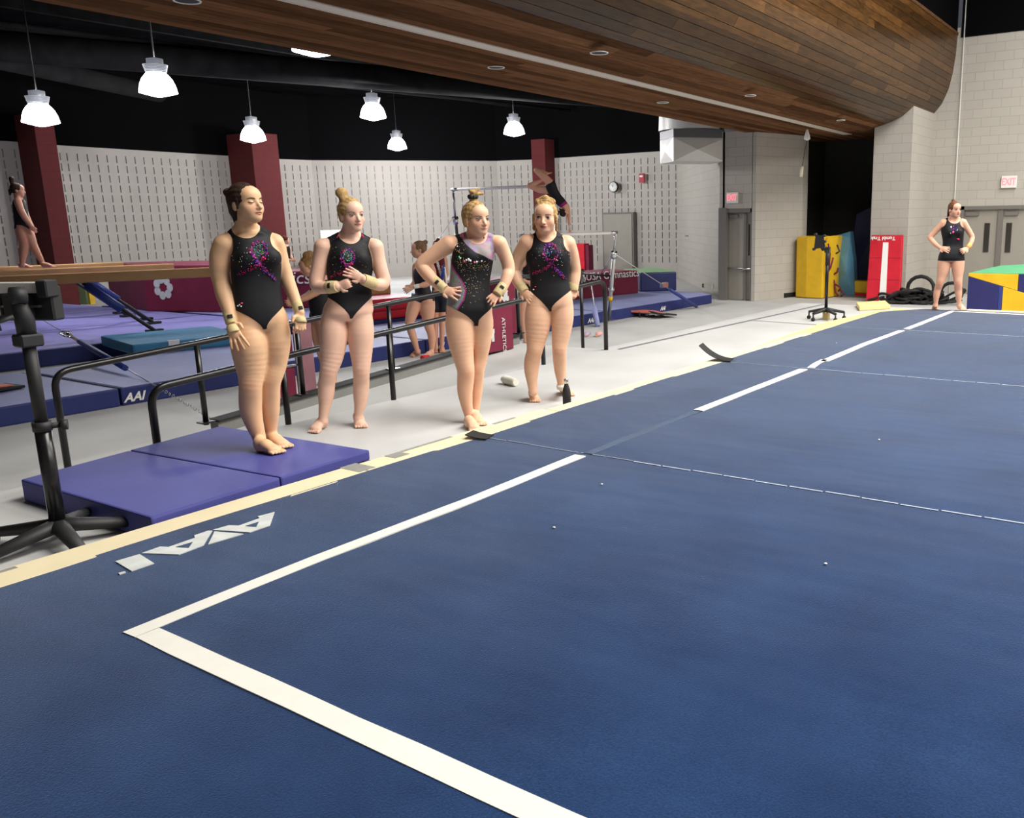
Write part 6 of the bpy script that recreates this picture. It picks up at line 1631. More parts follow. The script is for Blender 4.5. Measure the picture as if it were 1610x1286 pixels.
# ---------------------------------------------------------------- third gymnast
g = Person('blond gymnast in leotard with one rainbow shoulder and side panel, hands on hips, black scrunchie', (365, 1215), 0, Z4)
yw_ = math.radians(-20)
g.torso([(402, 352, 425, .8), (418, 318, 455, .8), (445, 292, 468), (480, 282, 467), (515, 277, 461), (555, 275, 454, .92), (595, 271, 448, .92), (635, 265, 448, 1.0), (680, 260, 455, 1.08), (720, 258, 459, 1.1), (755, 285, 445, 1.0), (775, 330, 420, .9)], yw_, .60, .56, bust=(492, .052, .054), dep=0)
legR = g.chain([(312, 720, 104), (314, 770, 120, .01), (317, 820, 120, .02), (322, 870, 108, .03), (332, 930, 90, .04), (342, 985, 76, .05), (341, 1030, 74, .03), (339, 1080, 67, .02), (346, 1135, 53, .01), (357, 1185, 41, .0), (360, 1210, 38, .0)], .025)
legL = g.chain([(405, 720, 98), (412, 770, 102, -.02), (414, 820, 92, -.03), (411, 870, 80, -.03), (405, 930, 66, -.04), (396, 985, 57, -.04), (392, 1040, 56, -.07), (390, 1090, 48, -.08), (386, 1140, 38, -.09), (384, 1190, 34, -.09)], .025)
g.core += g.prims[-2:]
g.foot(legR[-1][0], g.gl(352, 1236), g.gl(392, 1258)); g.foot(legL[-1][0], g.gl(380, 1210), g.gl(412, 1232))
aR = g.chain([(268, 432, 76, -.02), (225, 460, 70, -.03), (180, 492, 62, -.03), (150, 518, 58, -.03), (152, 535, 54, -.02), (178, 566, 55, .02), (208, 598, 46, .06), (236, 622, 38, .09)], .025)
aL = g.chain([(490, 428, 68, -.03), (508, 465, 61, -.04), (524, 505, 58, -.04), (531, 545, 55, -.03), (525, 570, 52, .0), (512, 605, 45, .03), (497, 638, 38, .06)], .025)
g.core += [Cone(aR[0][0], aR[0][0], .042, .042, .03), Cone(aL[0][0], aL[0][0], .04, .04, .03)]
g.hand(aR[-1][0], g.J(276, 640, .11), g.J(322, 648, .115), (.1, 1, .2), thumb=1, curl=.08, spread=.55, size=.95)
g.hand(aL[-1][0], g.J(466, 664, .09), g.J(444, 692, .11), (-.3, 1, .2), thumb=-1, curl=.1, spread=.35, size=.95)
g.head(388, 320, 148, math.radians(33), .02, 0, .02, H_HONEY, .97, browc=mat('brow_sand', lin(132, 100, 70), .8), lipc=lin(204, 126, 116), mouth=0)
g.neck(392, 402, 72, -.015); g.traps(aR[0][0], aL[0][0], .032)
g.core += g.prims[-2:]
hb = g.HL
g.build(SK3, [(g.J(345, 1000, .09), .06, PINK, .5), (g.J(395, 1000, .03), .05, PINK, .5), (hb((.035, .07, -.03)), .05, PINK, .5), (hb((-.035, .07, -.03)), .05, PINK, .5), (g.J(300, 645, .14), .09, PINK, .35), (g.J(460, 670, .12), .08, PINK, .35), (g.J(370, 1230, .0), .1, PINK, .35)])
g.features()
g.hairdo([((-.005, -.02, .105), (.012, -.02, .135), .026, .020), ((.0, -.02, .16), (.035, .0, .172), .020, .010), ((.0, -.02, .16), (-.03, -.0, .182), .016, .008), ((.0, -.02, .155), (-.055, .0, .155), .018, .008), ((.072, .0, .03), (.074, .01, -.05), .008, .004)], line=.006)
M_ = g.M; q = MB(); c = M_ @ Vector(g.HL((.004, -.02, .135)))
for k in range(9):
    a_ = 2*PI*k/9; q.ball((c.x+.026*math.cos(a_), c.y+.026*math.sin(a_), c.z+R.uniform(-.004, .004)), .0155, 0, 8)
q.build('scrunchie', m_hairtie, g.t)
PC = [g.J(345, 400), g.J(470, 520)]
def c3(v, C):
    # flat print: rainbow yoke over one shoulder and rainbow side panel; borders follow smooth curves
    x, z = v[:, 0], v[:, 2]
    f = lambda X, Y: g.J(X, Y)
    xs_ = np.array([f(X, 0+450)[0] for X, Y in ((322, 398), (345, 430), (380, 462), (420, 480), (455, 500), (475, 520))]); zs_ = np.array([f(X, Y)[2] for X, Y in ((322, 398), (345, 430), (380, 462), (420, 480), (455, 500), (475, 520))])
    yoke = (x > xs_[0]-.004) & (z > np.interp(x, xs_, zs_))
    zz = np.array([f(0, Y)[2] for Y in (740, 705, 680, 640, 600, 560, 520, 480)]); xx = np.array([f(X, 600)[0] for X in (290, 312, 332, 343, 330, 305, 285, 270)])
    side = (z < zz[-1]) & (x < np.interp(z, zz[::1], xx[::1]))
    def pal(t):
        cols_ = np.array([lin(206, 110, 160), lin(176, 140, 190), lin(170, 172, 190), lin(176, 196, 150), lin(206, 160, 186), lin(170, 110, 170)])
        t = (t % 1)*5; i = t.astype(int); fr = (t-i)[:, None]; return cols_[i]*(1-fr)+cols_[np.minimum(i+1, 5)]*fr
    t = .22*np.sin(v[:, 0]*26+v[:, 2]*31)+.16*np.sin(v[:, 2]*67-v[:, 0]*15+2*np.sin(v[:, 0]*40))+.1*np.random.RandomState(1).randn(len(v))+.5
    P_ = pal(t)
    C = np.where(yoke[:, None], P_*.62*np.array([1.1,.9,1.1]), C); C = np.where((side & ~yoke)[:, None], P_*np.array([.42, .50, .50]), C)
    edge = side & (x > np.interp(z, zz, xx)-.012); C = np.where(edge[:, None], np.array(lin(150, 40, 110)), C)
    return C
zz_chk = None
def c3s(v, C):
    o = np.argsort([0]); return c3(v, C)
g.leotard(BLK, g.J(0, 802)[2], g.J(0, 708)[2], g.J(0, 716)[2], (.074, .072), shL=aR[0][0]+np.array([-.006, 0, .0]), shR=aL[0][0]+np.array([.010, 0, .0]), arm_r=(.056, .052), yaw=yw_, powr=.9, colfn=c3)
rr = random.Random(9); pts = []
for i in range(90): pts.append((rr.gauss(360, 26), rr.gauss(610, 48), rr.uniform(.7, 1.5), rr.choice((4, 4, 3))))
for i in range(110): pts.append((rr.uniform(308, 445), rr.gauss(525, 16), rr.uniform(.7, 1.4), rr.choice((4, 4, 4, 3))))
for i in range(50): pts.append((lerp(305, 335, rr.random())+rr.gauss(0, 6), lerp(420, 520, rr.random()), rr.uniform(.7, 1.6), 4))
for (x, y, r_, m_) in ((313, 487, 4.5, 2), (318, 492, 4, 3), (336, 506, 5, 5), (344, 500, 4, 3), (354, 498, 6, 3), (362, 503, 5, 3), (380, 510, 4, 5), (390, 508, 4.5, 3), (412, 505, 4, 3), (305, 440, 3.5, 3)): pts.append((x, y, r_, m_))
g.sequins(pts)
for sx_, sy_ in ((330, 396), (418, 398)):
    a = M_ @ Vector(g.J(sx_, sy_-10, .03)); b = M_ @ Vector(g.J(sx_+(-4 if sx_ < 380 else 4), sy_+8, .035)); q = MB(); q.tube([a, b], .008, 8, flat=.6); q.build('pink_bra_strap', bpy.data.materials['hot_pink'], g.leo)
g.cuff(g.J(198, 586, .045), g.J(252, 630, .105), .034, .030, patch=(.45, (.0, 1, .2)))
g.cuff(g.J(508, 612, .038), g.J(478, 652, .085), .032, .031, patch=(.4, (.0, 1, .2)))
q = MB(); p_ = M_ @ Vector(g.HL((.072, .004, -.036))); q.ball(tuple(p_), .004, 0, 8); q.build('earring', SEQ[4], g.t)

# ---------------------------------------------------------------- fourth gymnast
g = Person('gymnast with honey braids facing the camera in black leotard, hands at her hips, worried look', (700, 1125), 0, Z4)
yw_ = math.radians(4)
g.torso([(395, 660, 738, .8), (410, 630, 775, .8), (440, 617, 793), (475, 610, 797), (510, 612, 798), (550, 624, 795, .95), (590, 629, 791, .97), (630, 627, 799, 1.05), (665, 620, 805, 1.08), (700, 622, 802, 1.05), (722, 665, 770, 1.0)], yw_, .60, .56, bust=(492, .060, .060))
legR = g.chain([(668, 665, 96), (664, 705, 112), (660, 755, 118, .01), (656, 810, 104, .02), (650, 860, 84, .03), (645, 898, 70, .04), (634, 945, 70, .01), (631, 990, 63, .0), (634, 1040, 46, .0), (638, 1080, 38, .0)], .025)
legL = g.chain([(762, 665, 92), (765, 705, 100), (767, 755, 98, .01), (763, 810, 86, .02), (757, 860, 73, .03), (754, 900, 63, .04), (756, 950, 59, .01), (758, 990, 52, .0), (762, 1030, 40, .0), (764, 1058, 35, .0)], .025)
g.core += g.prims[-2:]
g.foot(legR[-1][0], g.gl(636, 1106), g.gl(656, 1146)); g.foot(legL[-1][0], g.gl(766, 1082), g.gl(828, 1116))
aR = g.chain([(614, 425, 76, -.02), (588, 465, 70, -.05), (565, 510, 62, -.07), (556, 548, 57, -.07), (560, 570, 54, -.05), (574, 600, 48, -.02), (592, 630, 40, .01)], .025)
aL = g.chain([(790, 428, 70, -.02), (806, 470, 63, -.05), (816, 515, 58, -.07), (822, 552, 54, -.08), (820, 590, 48, -.06), (816, 620, 40, -.04)], .025)
g.core += [Cone(aR[0][0], aR[0][0], .042, .042, .03), Cone(aL[0][0], aL[0][0], .042, .042, .03)]
g.hand(aR[-1][0], g.J(614, 655, .05), g.J(636, 680, .07), (-.3, 1, .2), thumb=1, curl=.15, spread=.15)
g.hand(aL[-1][0], g.J(815, 648, -.03), g.J(808, 672, -.01), (.8, 1, .0), thumb=-1, curl=.5, spread=.1)
g.head(692, 312, 142, math.radians(-10), .04, .03, .02, H_HONEY, 1.0, browc=mat('brow_ash', lin(128, 98, 70), .8), lipc=lin(208, 118, 112), mouth=.9)
g.neck(697, 395, 74, -.015); g.traps(aR[0][0], aL[0][0], .032)
g.core += g.prims[-2:]
hb = g.HL
g.build(SK3, [(g.J(645, 905, .08), .05, PINK, .5), (g.J(755, 905, .08), .05, PINK, .5), (hb((.036, .07, -.03)), .045, PINK, .65), (hb((-.036, .07, -.03)), .045, PINK, .65), (g.J(650, 1140, .1), .1, PINK, .35), (g.J(810, 1100, .1), .1, PINK, .35)])
g.features()
g.hairdo([((-.045, -.02, .10), (.0, -.01, .118), .02, .023), ((.0, -.01, .118), (.05, -.02, .10), .023, .02), ((-.045, .01, .092), (.045, .01, .096), .014, .014), ((-.073, .02, .01), (-.078, .01, -.09), .010, .006), ((.073, .01, .01), (.078, .0, -.08), .012, .008), ((.05, -.03, -.05), (.06, -.02, -.11), .02, .012)], line=.004)
q = MB(); M_ = g.M; pts = [M_ @ Vector(g.HL((a_, .026-abs(a_)*.4, .104))) for a_ in (-.03, -.012, .006, .022, .036)]; q.tube(pts, .005, 6); q.build('hair_clip', m_hairtie, g.t)
g.leotard(BLK, g.J(0, 742)[2], g.J(0, 650)[2], g.J(0, 655)[2], (.080, .080), shL=aR[0][0]+np.array([-.006, 0, .0]), shR=aL[0][0]+np.array([.008, 0, .0]), arm_r=.056, yaw=yw_, powr=.85)
ribbon_design(g, 717, 465, .9, 11, (1, 3, 2, 1))
g.cuff(g.J(574, 600, -.02), g.J(602, 640, .03), .036, .034)
g.cuff(g.J(818, 598, -.055), g.J(815, 636, -.032), .035, .033)
q = MB(); M_ = g.M; a = M_ @ Vector(g.J(752, 1068, .05)); q.tube([M_ @ Vector(g.J(762, 1048, .0)), M_ @ Vector(g.J(764, 1066, .0))], g.W(45), 16); q.build('ankle_tape', m_tape, g.t)
p = g.on_front(*Z4(640, 630))
if p is not None:
    q = MB(); w_ = M_ @ Vector(p); q.ball(tuple(w_), .007, 0, 6); p2 = g.on_front(*Z4(648, 618)); w_ = M_ @ Vector(p2); q.ball(tuple(w_), .008, 1, 6, (1.3, 1, .6)); q.build('hip_logo', [m_white, SEQ[0]], g.leo)

# ---------------------------------------------------------------- far gymnast on the blue floor
g = Person('gymnast in black leotard and shorts at the far corner of the blue floor', (315, 1215), .104, Z5, h=.0065)
yw_ = math.radians(-14)
g.torso([(292, 340, 430, .8), (310, 300, 465, .8), (345, 270, 480), (390, 256, 486), (440, 262, 482), (490, 272, 478), (545, 274, 474, .95), (595, 255, 480, 1.05), (645, 240, 486, 1.1), (690, 238, 486, 1.05), (720, 270, 460, 1.0)], yw_, .62, .58, bust=(420, .058, .058))
legR = g.chain([(292, 670, 115), (287, 730, 132), (278, 800, 120, .01), (260, 870, 95, .02), (243, 935, 77, .03), (222, 990, 72, .0), (209, 1050, 66, .0), (203, 1120, 45, .0), (198, 1165, 40, .0)], .025)
legL = g.chain([(420, 670, 115), (424, 730, 130), (425, 800, 116, .01), (425, 870, 94, .02), (427, 935, 79, .03), (428, 995, 76, .0), (432, 1055, 66, .0), (435, 1120, 46, .0), (437, 1168, 42, .0)], .025)
g.core += g.prims[-2:]
g.foot(legR[-1][0], g.gl(197, 1190), g.gl(182, 1228)); g.foot(legL[-1][0], g.gl(432, 1196), g.gl(528, 1224))
aR = g.chain([(276, 325, 72, -.02), (232, 372, 64, -.03), (188, 420, 60, -.04), (146, 466, 55, -.04), (150, 485, 52, -.03), (185, 528, 50, .02), (238, 572, 38, .07)], .025)
aL = g.chain([(482, 322, 68, -.02), (518, 378, 60, -.03), (548, 428, 56, -.04), (568, 472, 52, -.04), (556, 525, 48, .0), (524, 578, 38, .05)], .025)
g.core += [Cone(aR[0][0], aR[0][0], .042, .042, .03), Cone(aL[0][0], aL[0][0], .042, .042, .03)]
g.hand(aR[-1][0], g.J(290, 588, .10), g.J(345, 600, .11), (.1, 1, .2), thumb=1, curl=.1, spread=.3)
g.hand(aL[-1][0], g.J(488, 596, .09), g.J(448, 622, .11), (-.2, 1, .2), thumb=-1, curl=.1, spread=.3)
g.head(392, 190, 158, math.radians(36), .06, 0, .02, H_BROWN, .98, browc=mat('brow_brown', lin(96, 64, 46), .8), lipc=lin(176, 88, 84), mouth=0)
g.neck(388, 292, 84, -.015); g.traps(aR[0][0], aL[0][0], .032); g.core += g.prims[-2:]
hb = g.HL
g.build(lin(222, 170, 142), [(g.J(243, 935, .1), .06, PINK, .5), (g.J(427, 935, .1), .06, PINK, .5), (hb((.036, .07, -.03)), .045, PINK, .45)])
g.features()
g.hairdo([((.0, -.05, .115), (.026, .026, .026)), ((-.01, -.10, .02), (-.0, -.11, -.08), .030, .022), ((.03, -.09, -.0), (.04, -.09, -.10), .016, .008)], line=.002, h=.006)
g.leotard(BLK, 0, 0, 0, (.085, .085), shL=aR[0][0]+np.array([-.004, 0, .0]), shR=aL[0][0]+np.array([.006, 0, .0]), arm_r=.056, yaw=yw_, shorts=g.J(0, 705)[2])
pts = []
rr = random.Random(4)
for i in range(40): pts.append((rr.gauss(390, 30), rr.gauss(375, 30), rr.uniform(1.5, 4), rr.choice((0, 1, 1, 3))))
pts += [(355, 368, 11, 3), (358, 372, 8, 5), (378, 418, 11, 5), (372, 425, 7, 0), (430, 490, 10, 0), (418, 486, 7, 0), (352, 428, 5, 3)]
g.sequins(pts)
g.cuff(g.J(548, 545, .02), g.J(524, 575, .05), .030, .027, m=mat('ochre_band', lin(222, 176, 96), .8), name='wrist_band')

# ---------------------------------------------------------------- background people
Z1 = lambda x, y: (x/4.02, 200+y/4.02)
gg = G(*Z1(232, 888), Zb+.0)
g = Person('gymnast in dark leotard walking along the middle balance beam at far left', (232, 888), Zb+.002, Z1, h=.009, ground=gg, name='gymnast')
g.torso([(448, 98, 148, .9), (465, 84, 152), (500, 80, 166), (550, 86, 176), (600, 92, 176), (640, 98, 182), (665, 110, 175)], math.radians(-60), 1.0, 1.0)
l1 = g.chain([(135, 640, 72), (145, 690, 72), (155, 735, 60), (148, 790, 48), (142, 840, 34), (140, 872, 26)], .02)
l2 = g.chain([(160, 640, 72), (185, 690, 66), (205, 740, 54), (232, 790, 44), (258, 835, 32), (272, 868, 26)], .02)
g.core += [Cone(l1[0][0], l1[0][0], l1[0][1], l1[0][1], .02), Cone(l2[0][0], l2[0][0], l2[0][1], l2[0][1], .02)]
g.foot(l1[-1][0], g.gl(122, 890), g.gl(205, 888)); g.foot(l2[-1][0], g.gl(268, 888), g.gl(352, 886))
a1 = g.chain([(112, 468, 44, .1), (130, 520, 40, .12), (160, 575, 36, .12), (195, 622, 28, .12)], .02)
a2 = g.chain([(135, 470, 40, -.1), (155, 530, 36, -.12), (180, 590, 32, -.12), (205, 635, 26, -.1)], .02)
g.hand(a1[-1][0], g.J(210, 640, .12), g.J(228, 655, .12), (0, 1, 0)); g.hand(a2[-1][0], g.J(216, 655, -.1), g.J(225, 672, -.1), (0, 1, 0))
g.head(112, 398, 84, math.radians(80), .1, 0, 0, H_DARK); g.neck(115, 448, 38, 0); g.traps(a1[0][0], a2[0][0], .03)
g.build(lin(196, 142, 116)); g.hairdo([((0, -.07, .10), (0, -.075, .17), .03, .04), ((0, -.10, -.02), (.02, -.10, -.08), .03, .015)], h=.008)
g.leotard(BLK, g.J(0, 668)[2], g.J(0, 620)[2], g.J(0, 620)[2], (.07, .07), shL=a1[0][0], shR=a2[0][0], arm_r=.05, yaw=math.radians(-60))

ZC = lambda x, y: (620+x/4.95, 340+y/4.95)
g = Person('gymnast chalking her hands beside the navy mats behind the handrail, seen from the side', (210, 1092), ZF, ZC, h=.008)
g.torso([(340, 200, 265, .8), (370, 165, 295), (420, 142, 305), (470, 140, 295), (520, 150, 285), (570, 152, 290), (620, 158, 310), (665, 170, 318), (690, 190, 300)], math.radians(55), .75, .7)
l1 = g.chain([(170, 650, 92, .02), (150, 710, 100, .03), (130, 780, 84, .05), (115, 840, 62, .06), (130, 890, 60, .04), (150, 950, 56, .04), (168, 1010, 42, .04), (182, 1055, 34, .04)], .02)
l2 = g.chain([(255, 650, 118), (255, 710, 124), (262, 780, 96), (268, 850, 76), (285, 900, 66), (292, 960, 58), (292, 1020, 42), (290, 1065, 36)], .02)
g.core += [Cone(l1[0][0], l1[0][0], l1[0][1], l1[0][1], .02), Cone(l2[0][0], l2[0][0], l2[0][1], l2[0][1], .02)]
g.foot(l1[-1][0], g.gl(196, 1080), g.gl(92, 1108)); g.foot(l2[-1][0], g.gl(300, 1090), g.gl(200, 1112))
a1 = g.chain([(280, 385, 58, .08), (300, 440, 54, .1), (295, 500, 48, .1), (250, 530, 42, .12), (190, 542, 34, .14), (160, 548, 30, .15)], .02)
a2 = g.chain([(165, 390, 50, -.1), (160, 450, 46, -.1), (160, 510, 42, -.06), (130, 545, 34, -.0)], .02)
g.hand(a1[-1][0], g.J(110, 570, .15), g.J(70, 590, .15), (0, 1, 0), curl=.3); g.hand(a2[-1][0], g.J(105, 565, .02), g.J(75, 580, .04), (0, 1, 0), curl=.3)
g.head(188, 258, 128, math.radians(-82), .05, 0, 0, H_BLOND); g.neck(215, 345, 62, 0); g.traps(a1[0][0], a2[0][0], .03)
g.build(lin(212, 160, 134), [(g.J(90, 575, .1), .1, lin(230, 226, 222), .7)]); 
g.hair = hair_mat('mousy_hair', lin(150, 116, 84), lin(100, 74, 52)); g.hairdo([((0, -.07, .07), (0, -.10, .085), .025, .03)], h=.007)
g.leotard(lin(40, 36, 44), g.J(0, 690)[2], g.J(0, 655)[2], g.J(0, 650)[2], (.07, .07), shL=a1[0][0], shR=a2[0][0], arm_r=.05, yaw=math.radians(55))
g.cuff(g.J(192, 542, .14), g.J(150, 550, .15), .026, .024, m=m_tape, name='wrist_tape')
M_ = g.M; q = MB(); q.tube([M_ @ Vector(g.gl(215, 1104, .05)), M_ @ Vector(g.gl(262, 1094, .05))], .035, 10); q.build('red_foot_tape', m_red, g.t)
gx, gy = g.g.x, g.g.y
# person in maroon top behind her
g = Person('person in maroon and white top standing behind the chalking gymnast, hair in a bun', (345, 1050), ZF, ZC, h=.010, ground=Vector((gx+1.15, gy+.05, ZF)) if False else G(*ZC(350, 1062), ZF), name='person')
g.g = g.g
g.torso([(300, 330, 372, .8), (325, 300, 395), (380, 296, 400), (440, 300, 395), (500, 300, 392), (560, 296, 396), (620, 296, 400), (660, 310, 385)], 0, .6, .6)
l1 = g.chain([(320, 640, 60), (318, 720, 62), (318, 830, 46), (320, 940, 40), (322, 1030, 28)], .02); l2 = g.chain([(372, 640, 60), (374, 720, 62), (372, 830, 46), (370, 940, 40), (368, 1030, 28)], .02)
for LL in (l1, l2):
    for i in range(2): g.core.append(Cone(LL[i][0], LL[i+1][0], LL[i][1], LL[i+1][1], .02))
g.foot(l1[-1][0], g.gl(320, 1050), g.gl(312, 1075)); g.foot(l2[-1][0], g.gl(370, 1050), g.gl(380, 1075))
a1 = g.chain([(305, 335, 38), (292, 420, 34), (296, 500, 28), (320, 560, 24, .1)], .02); a2 = g.chain([(392, 335, 38), (404, 420, 34), (400, 480, 28), (385, 430, 24, .12)], .02)
g.hand(a1[-1][0], g.J(330, 580, .1), g.J(335, 600, .1), (0, 1, 0)); g.hand(a2[-1][0], g.J(385, 405, .12), g.J(388, 385, .12), (0, 1, 0))
g.head(330, 235, 92, math.radians(-30), 0, 0, 0, H_AUB); g.neck(345, 300, 36, 0); g.traps(a1[0][0], a2[0][0], .03)
g.build(lin(206, 152, 126)); g.hairdo([((0, -.06, .11), (.035, .035, .035)), ((0, -.05, .08), (0, -.06, .12), .03, .03)], h=.009)
zs = g.J(0, 560)[2]
def cm(v, C):
    C = C.copy(); C[:] = np.array(lin(96, 24, 34)); st_ = (np.sin(v[:, 0]*40+v[:, 2]*9) > .75) & (v[:, 2] > zs); C[st_] = np.array(lin(216, 212, 210)); C[v[:, 2] < zs] = np.array(lin(16, 18, 30)); return C
g.leotard(BLK, 0, 0, 0, (.06, .06), shL=None, shR=None, shorts=g.J(0, 760)[2], colfn=cm); g.leo.name = 'shirt_and_shorts'
rb = bpy.data.objects.get('ribbon_bundle')
if rb:
    q = MB(); M_ = g.M; h0 = M_ @ Vector(g.J(388, 395, .14)); rb.location = h0; bpy.context.view_layer.update()
    for k in range(3):
        q.tube([h0+Vector((0, 0, .02*k)), M_ @ Vector(g.J(384-k*6, 450, .15)), M_ @ Vector(g.J(372-k*8, 500+k*8, .15))], .014, 6)
    q.build('blue_ribbon', mat('ribbon_blue', lin(34, 60, 150), .5), rb)
    q = MB(); q.tube([h0, M_ @ Vector(g.J(400, 470, .13)), M_ @ Vector(g.J(405, 540, .12))], .016, 6); q.build('white_ribbon', m_white, rb)

# bending gymnast between the first and second
ZD = lambda x, y: (430+x/4.29, 360+y/4.29)
g = Person('gymnast with tied-up curly hair bending forward behind the ramp handrail', (412, 1060), ZF, ZD, h=.008)
t_ = g.chain([(330, 560, 150), (318, 500, 150), (318, 440, 140), (325, 380, 130), (318, 345, 95)], .03, core=True)
l1 = g.chain([(350, 590, 130), (350, 660, 120), (355, 740, 96), (372, 820, 74), (392, 900, 64), (405, 980, 46), (410, 1040, 36)], .02)
l2 = g.chain([(305, 590, 120, -.1), (300, 660, 110, -.1), (305, 740, 88, -.1), (322, 820, 70, -.1), (345, 900, 60, -.12), (360, 980, 44, -.12), (368, 1020, 36, -.12)], .02)
g.core += [Cone(l1[0][0], l1[0][0], l1[0][1], l1[0][1], .02), Cone(l2[0][0], l2[0][0], l2[0][1], l2[0][1], .02)]
g.foot(l1[-1][0], g.gl(415, 1062), g.gl(340, 1080)); g.foot(l2[-1][0], g.gl(372, 1040), g.gl(300, 1058))
a1 = g.chain([(322, 372, 66, .12), (300, 410, 58, .14), (262, 440, 50, .14), (215, 465, 42, .14), (170, 478, 36, .14), (140, 485, 32, .14)], .02)
a2 = g.chain([(310, 370, 60, -.1), (270, 420, 50, -.12), (210, 460, 42, -.1), (150, 490, 34, -.08)], .02)
g.hand(a1[-1][0], g.J(108, 495, .14), g.J(80, 505, .14), (0, 1, 0)); g.hand(a2[-1][0], g.J(120, 500, -.06), g.J(95, 512, -.05), (0, 1, 0))
g.head(232, 250, 128, math.radians(-75), .35, 0, .02, hair_mat('sandy_curls', lin(176, 136, 88), lin(112, 82, 50))); g.neck(300, 330, 66, .0)
g.build(lin(210, 158, 130)); g.hairdo([((0, -.04, .12), (.035, .045, .035)), ((0, -.06, .06), (0, -.08, .11), .04, .04), ((0, -.09, 0), (0, -.08, -.05), .03, .02)], h=.007)
def fnL(P): return np.maximum(evalsdf(P, g.core)-.004, np.maximum(P[:, 2]-g.J(0, 352)[2], g.J(0, 612)[2]-P[:, 2]))
v, f = surfnet(fnL, np.min([p.lo for p in g.core], axis=0), np.max([p.hi for p in g.core], axis=0), .008)
npmesh('leotard', v, f, m_leo, g.t, cols=np.tile(np.array([*BLK, 1.]), (len(v), 1)))

# far person between first and second gymnast, beyond the maroon block
zt_ = ZF+.252
gg = Vector((*(CP+ray(448, 400)*20.0).xy, zt_))
g = Person('auburn-haired person far off beyond the maroon block, forearms raised', (85, 300), zt_, ZD, h=.012, ground=gg, name='person')
g.torso([(108, 68, 102, .9), (125, 62, 112), (165, 62, 115), (210, 66, 112), (260, 66, 114), (300, 66, 116), (330, 72, 110)], math.radians(50), .8, .8)
zf_ = 0
s_ = 4.29/ g.S * 1
l1 = [g.J(78, 310), np.array([g.J(78, 310)[0], 0, .45]), np.array([g.J(78, 310)[0], 0, .08])]; l2 = [g.J(100, 310), np.array([g.J(100, 310)[0], 0, .45]), np.array([g.J(100, 310)[0], 0, .08])]
for l_ in (l1, l2): g.prims += [Cone(l_[0], l_[1], .085, .055, .02), Cone(l_[1], l_[2], .055, .035, .02)]; g.foot(l_[2], [l_[2][0]-.02, -.03, 0], [l_[2][0]+.12, .1, 0])
a1 = g.chain([(72, 130, 26, .08), (74, 170, 24, .1), (95, 205, 20, .14), (125, 212, 16, .16)], .02); a2 = g.chain([(105, 130, 24, -.1), (112, 170, 22, -.1), (125, 200, 18, 0), (135, 205, 15, .1)], .02)
g.hand(a1[-1][0], g.J(140, 212, .17), g.J(152, 208, .17), (0, 1, 0)); g.hand(a2[-1][0], g.J(142, 205, .12), g.J(152, 200, .14), (0, 1, 0))
g.head(86, 76, 48, math.radians(70), 0, 0, 0, H_AUB); g.neck(84, 108, 20, 0); g.traps(a1[0][0], a2[0][0], .03)
g.build(lin(214, 168, 140)); g.hairdo([((0, -.05, .11), (.05, .05, .03))], h=.010, th=.014)
g.leotard(lin(30, 26, 26), g.J(0, 335)[2], g.J(0, 318)[2], g.J(0, 318)[2], (.06, .06), shL=a1[0][0], shR=a2[0][0], arm_r=.05)

# person behind the fourth gymnast
ZP = lambda x, y: (780+x/5.36, 360+y/5.36)
g = Person('gymnast mostly hidden behind the fourth gymnast, only her side and leg showing', (262, 980), ZF, ZP, h=.009, ground=G(*ZP(262, 985), ZF))
g.torso([(235, 240, 330, .8), (270, 225, 375), (320, 222, 380), (370, 225, 375), (430, 235, 370), (480, 232, 380), (530, 228, 385), (570, 245, 370)], .2, .6, .6)
l1 = g.chain([(250, 540, 100), (238, 620, 96), (232, 700, 80), (232, 780, 62), (240, 850, 50), (248, 920, 34), (252, 950, 30)], .02); l2 = g.chain([(350, 540, 100), (360, 620, 96), (358, 700, 80), (354, 780, 62), (352, 850, 50), (350, 920, 34), (350, 950, 30)], .02)
g.core += [Cone(l1[0][0], l1[0][0], l1[0][1], l1[0][1], .02), Cone(l2[0][0], l2[0][0], l2[0][1], l2[0][1], .02)]
g.foot(l1[-1][0], g.gl(252, 965), g.gl(235, 1000)); g.foot(l2[-1][0], g.gl(350, 965), g.gl(360, 1000))
a1 = g.chain([(232, 285, 56), (200, 330, 50, .0), (185, 380, 44, .02), (225, 430, 36, .08), (270, 450, 30, .12)], .02); a2 = g.chain([(365, 285, 56), (390, 350, 50), (395, 420, 40), (350, 460, 32, .1)], .02)
g.hand(a1[-1][0], g.J(295, 455, .14), g.J(315, 440, .14), (0, 1, 0)); g.hand(a2[-1][0], g.J(335, 455, .12), g.J(318, 440, .14), (0, 1, 0))
g.head(300, 150, 118, .1, 0, 0, 0, H_BROWN, browc=None); g.neck(300, 228, 50, 0); g.traps(a1[0][0], a2[0][0], .03)
g.build(lin(208, 156, 132)); g.hairdo([], h=.009)
g.leotard(BLK, g.J(0, 590)[2], g.J(0, 540)[2], g.J(0, 540)[2], (.07, .07), shL=a1[0][0], shR=a2[0][0], arm_r=.05)
g.sequins([(285, 385, 5, 0), (290, 410, 4, 0), (278, 430, 4, 0), (300, 370, 3, 1), (270, 360, 3, 5)])

# gymnast swinging on the bars
ZB = lambda x, y: (820+x/10.72, 250+y/10.72)
hand_w = None
lm = lo0.lerp(lo1, .66)
gg = Vector((lm.x, lm.y, ZF))
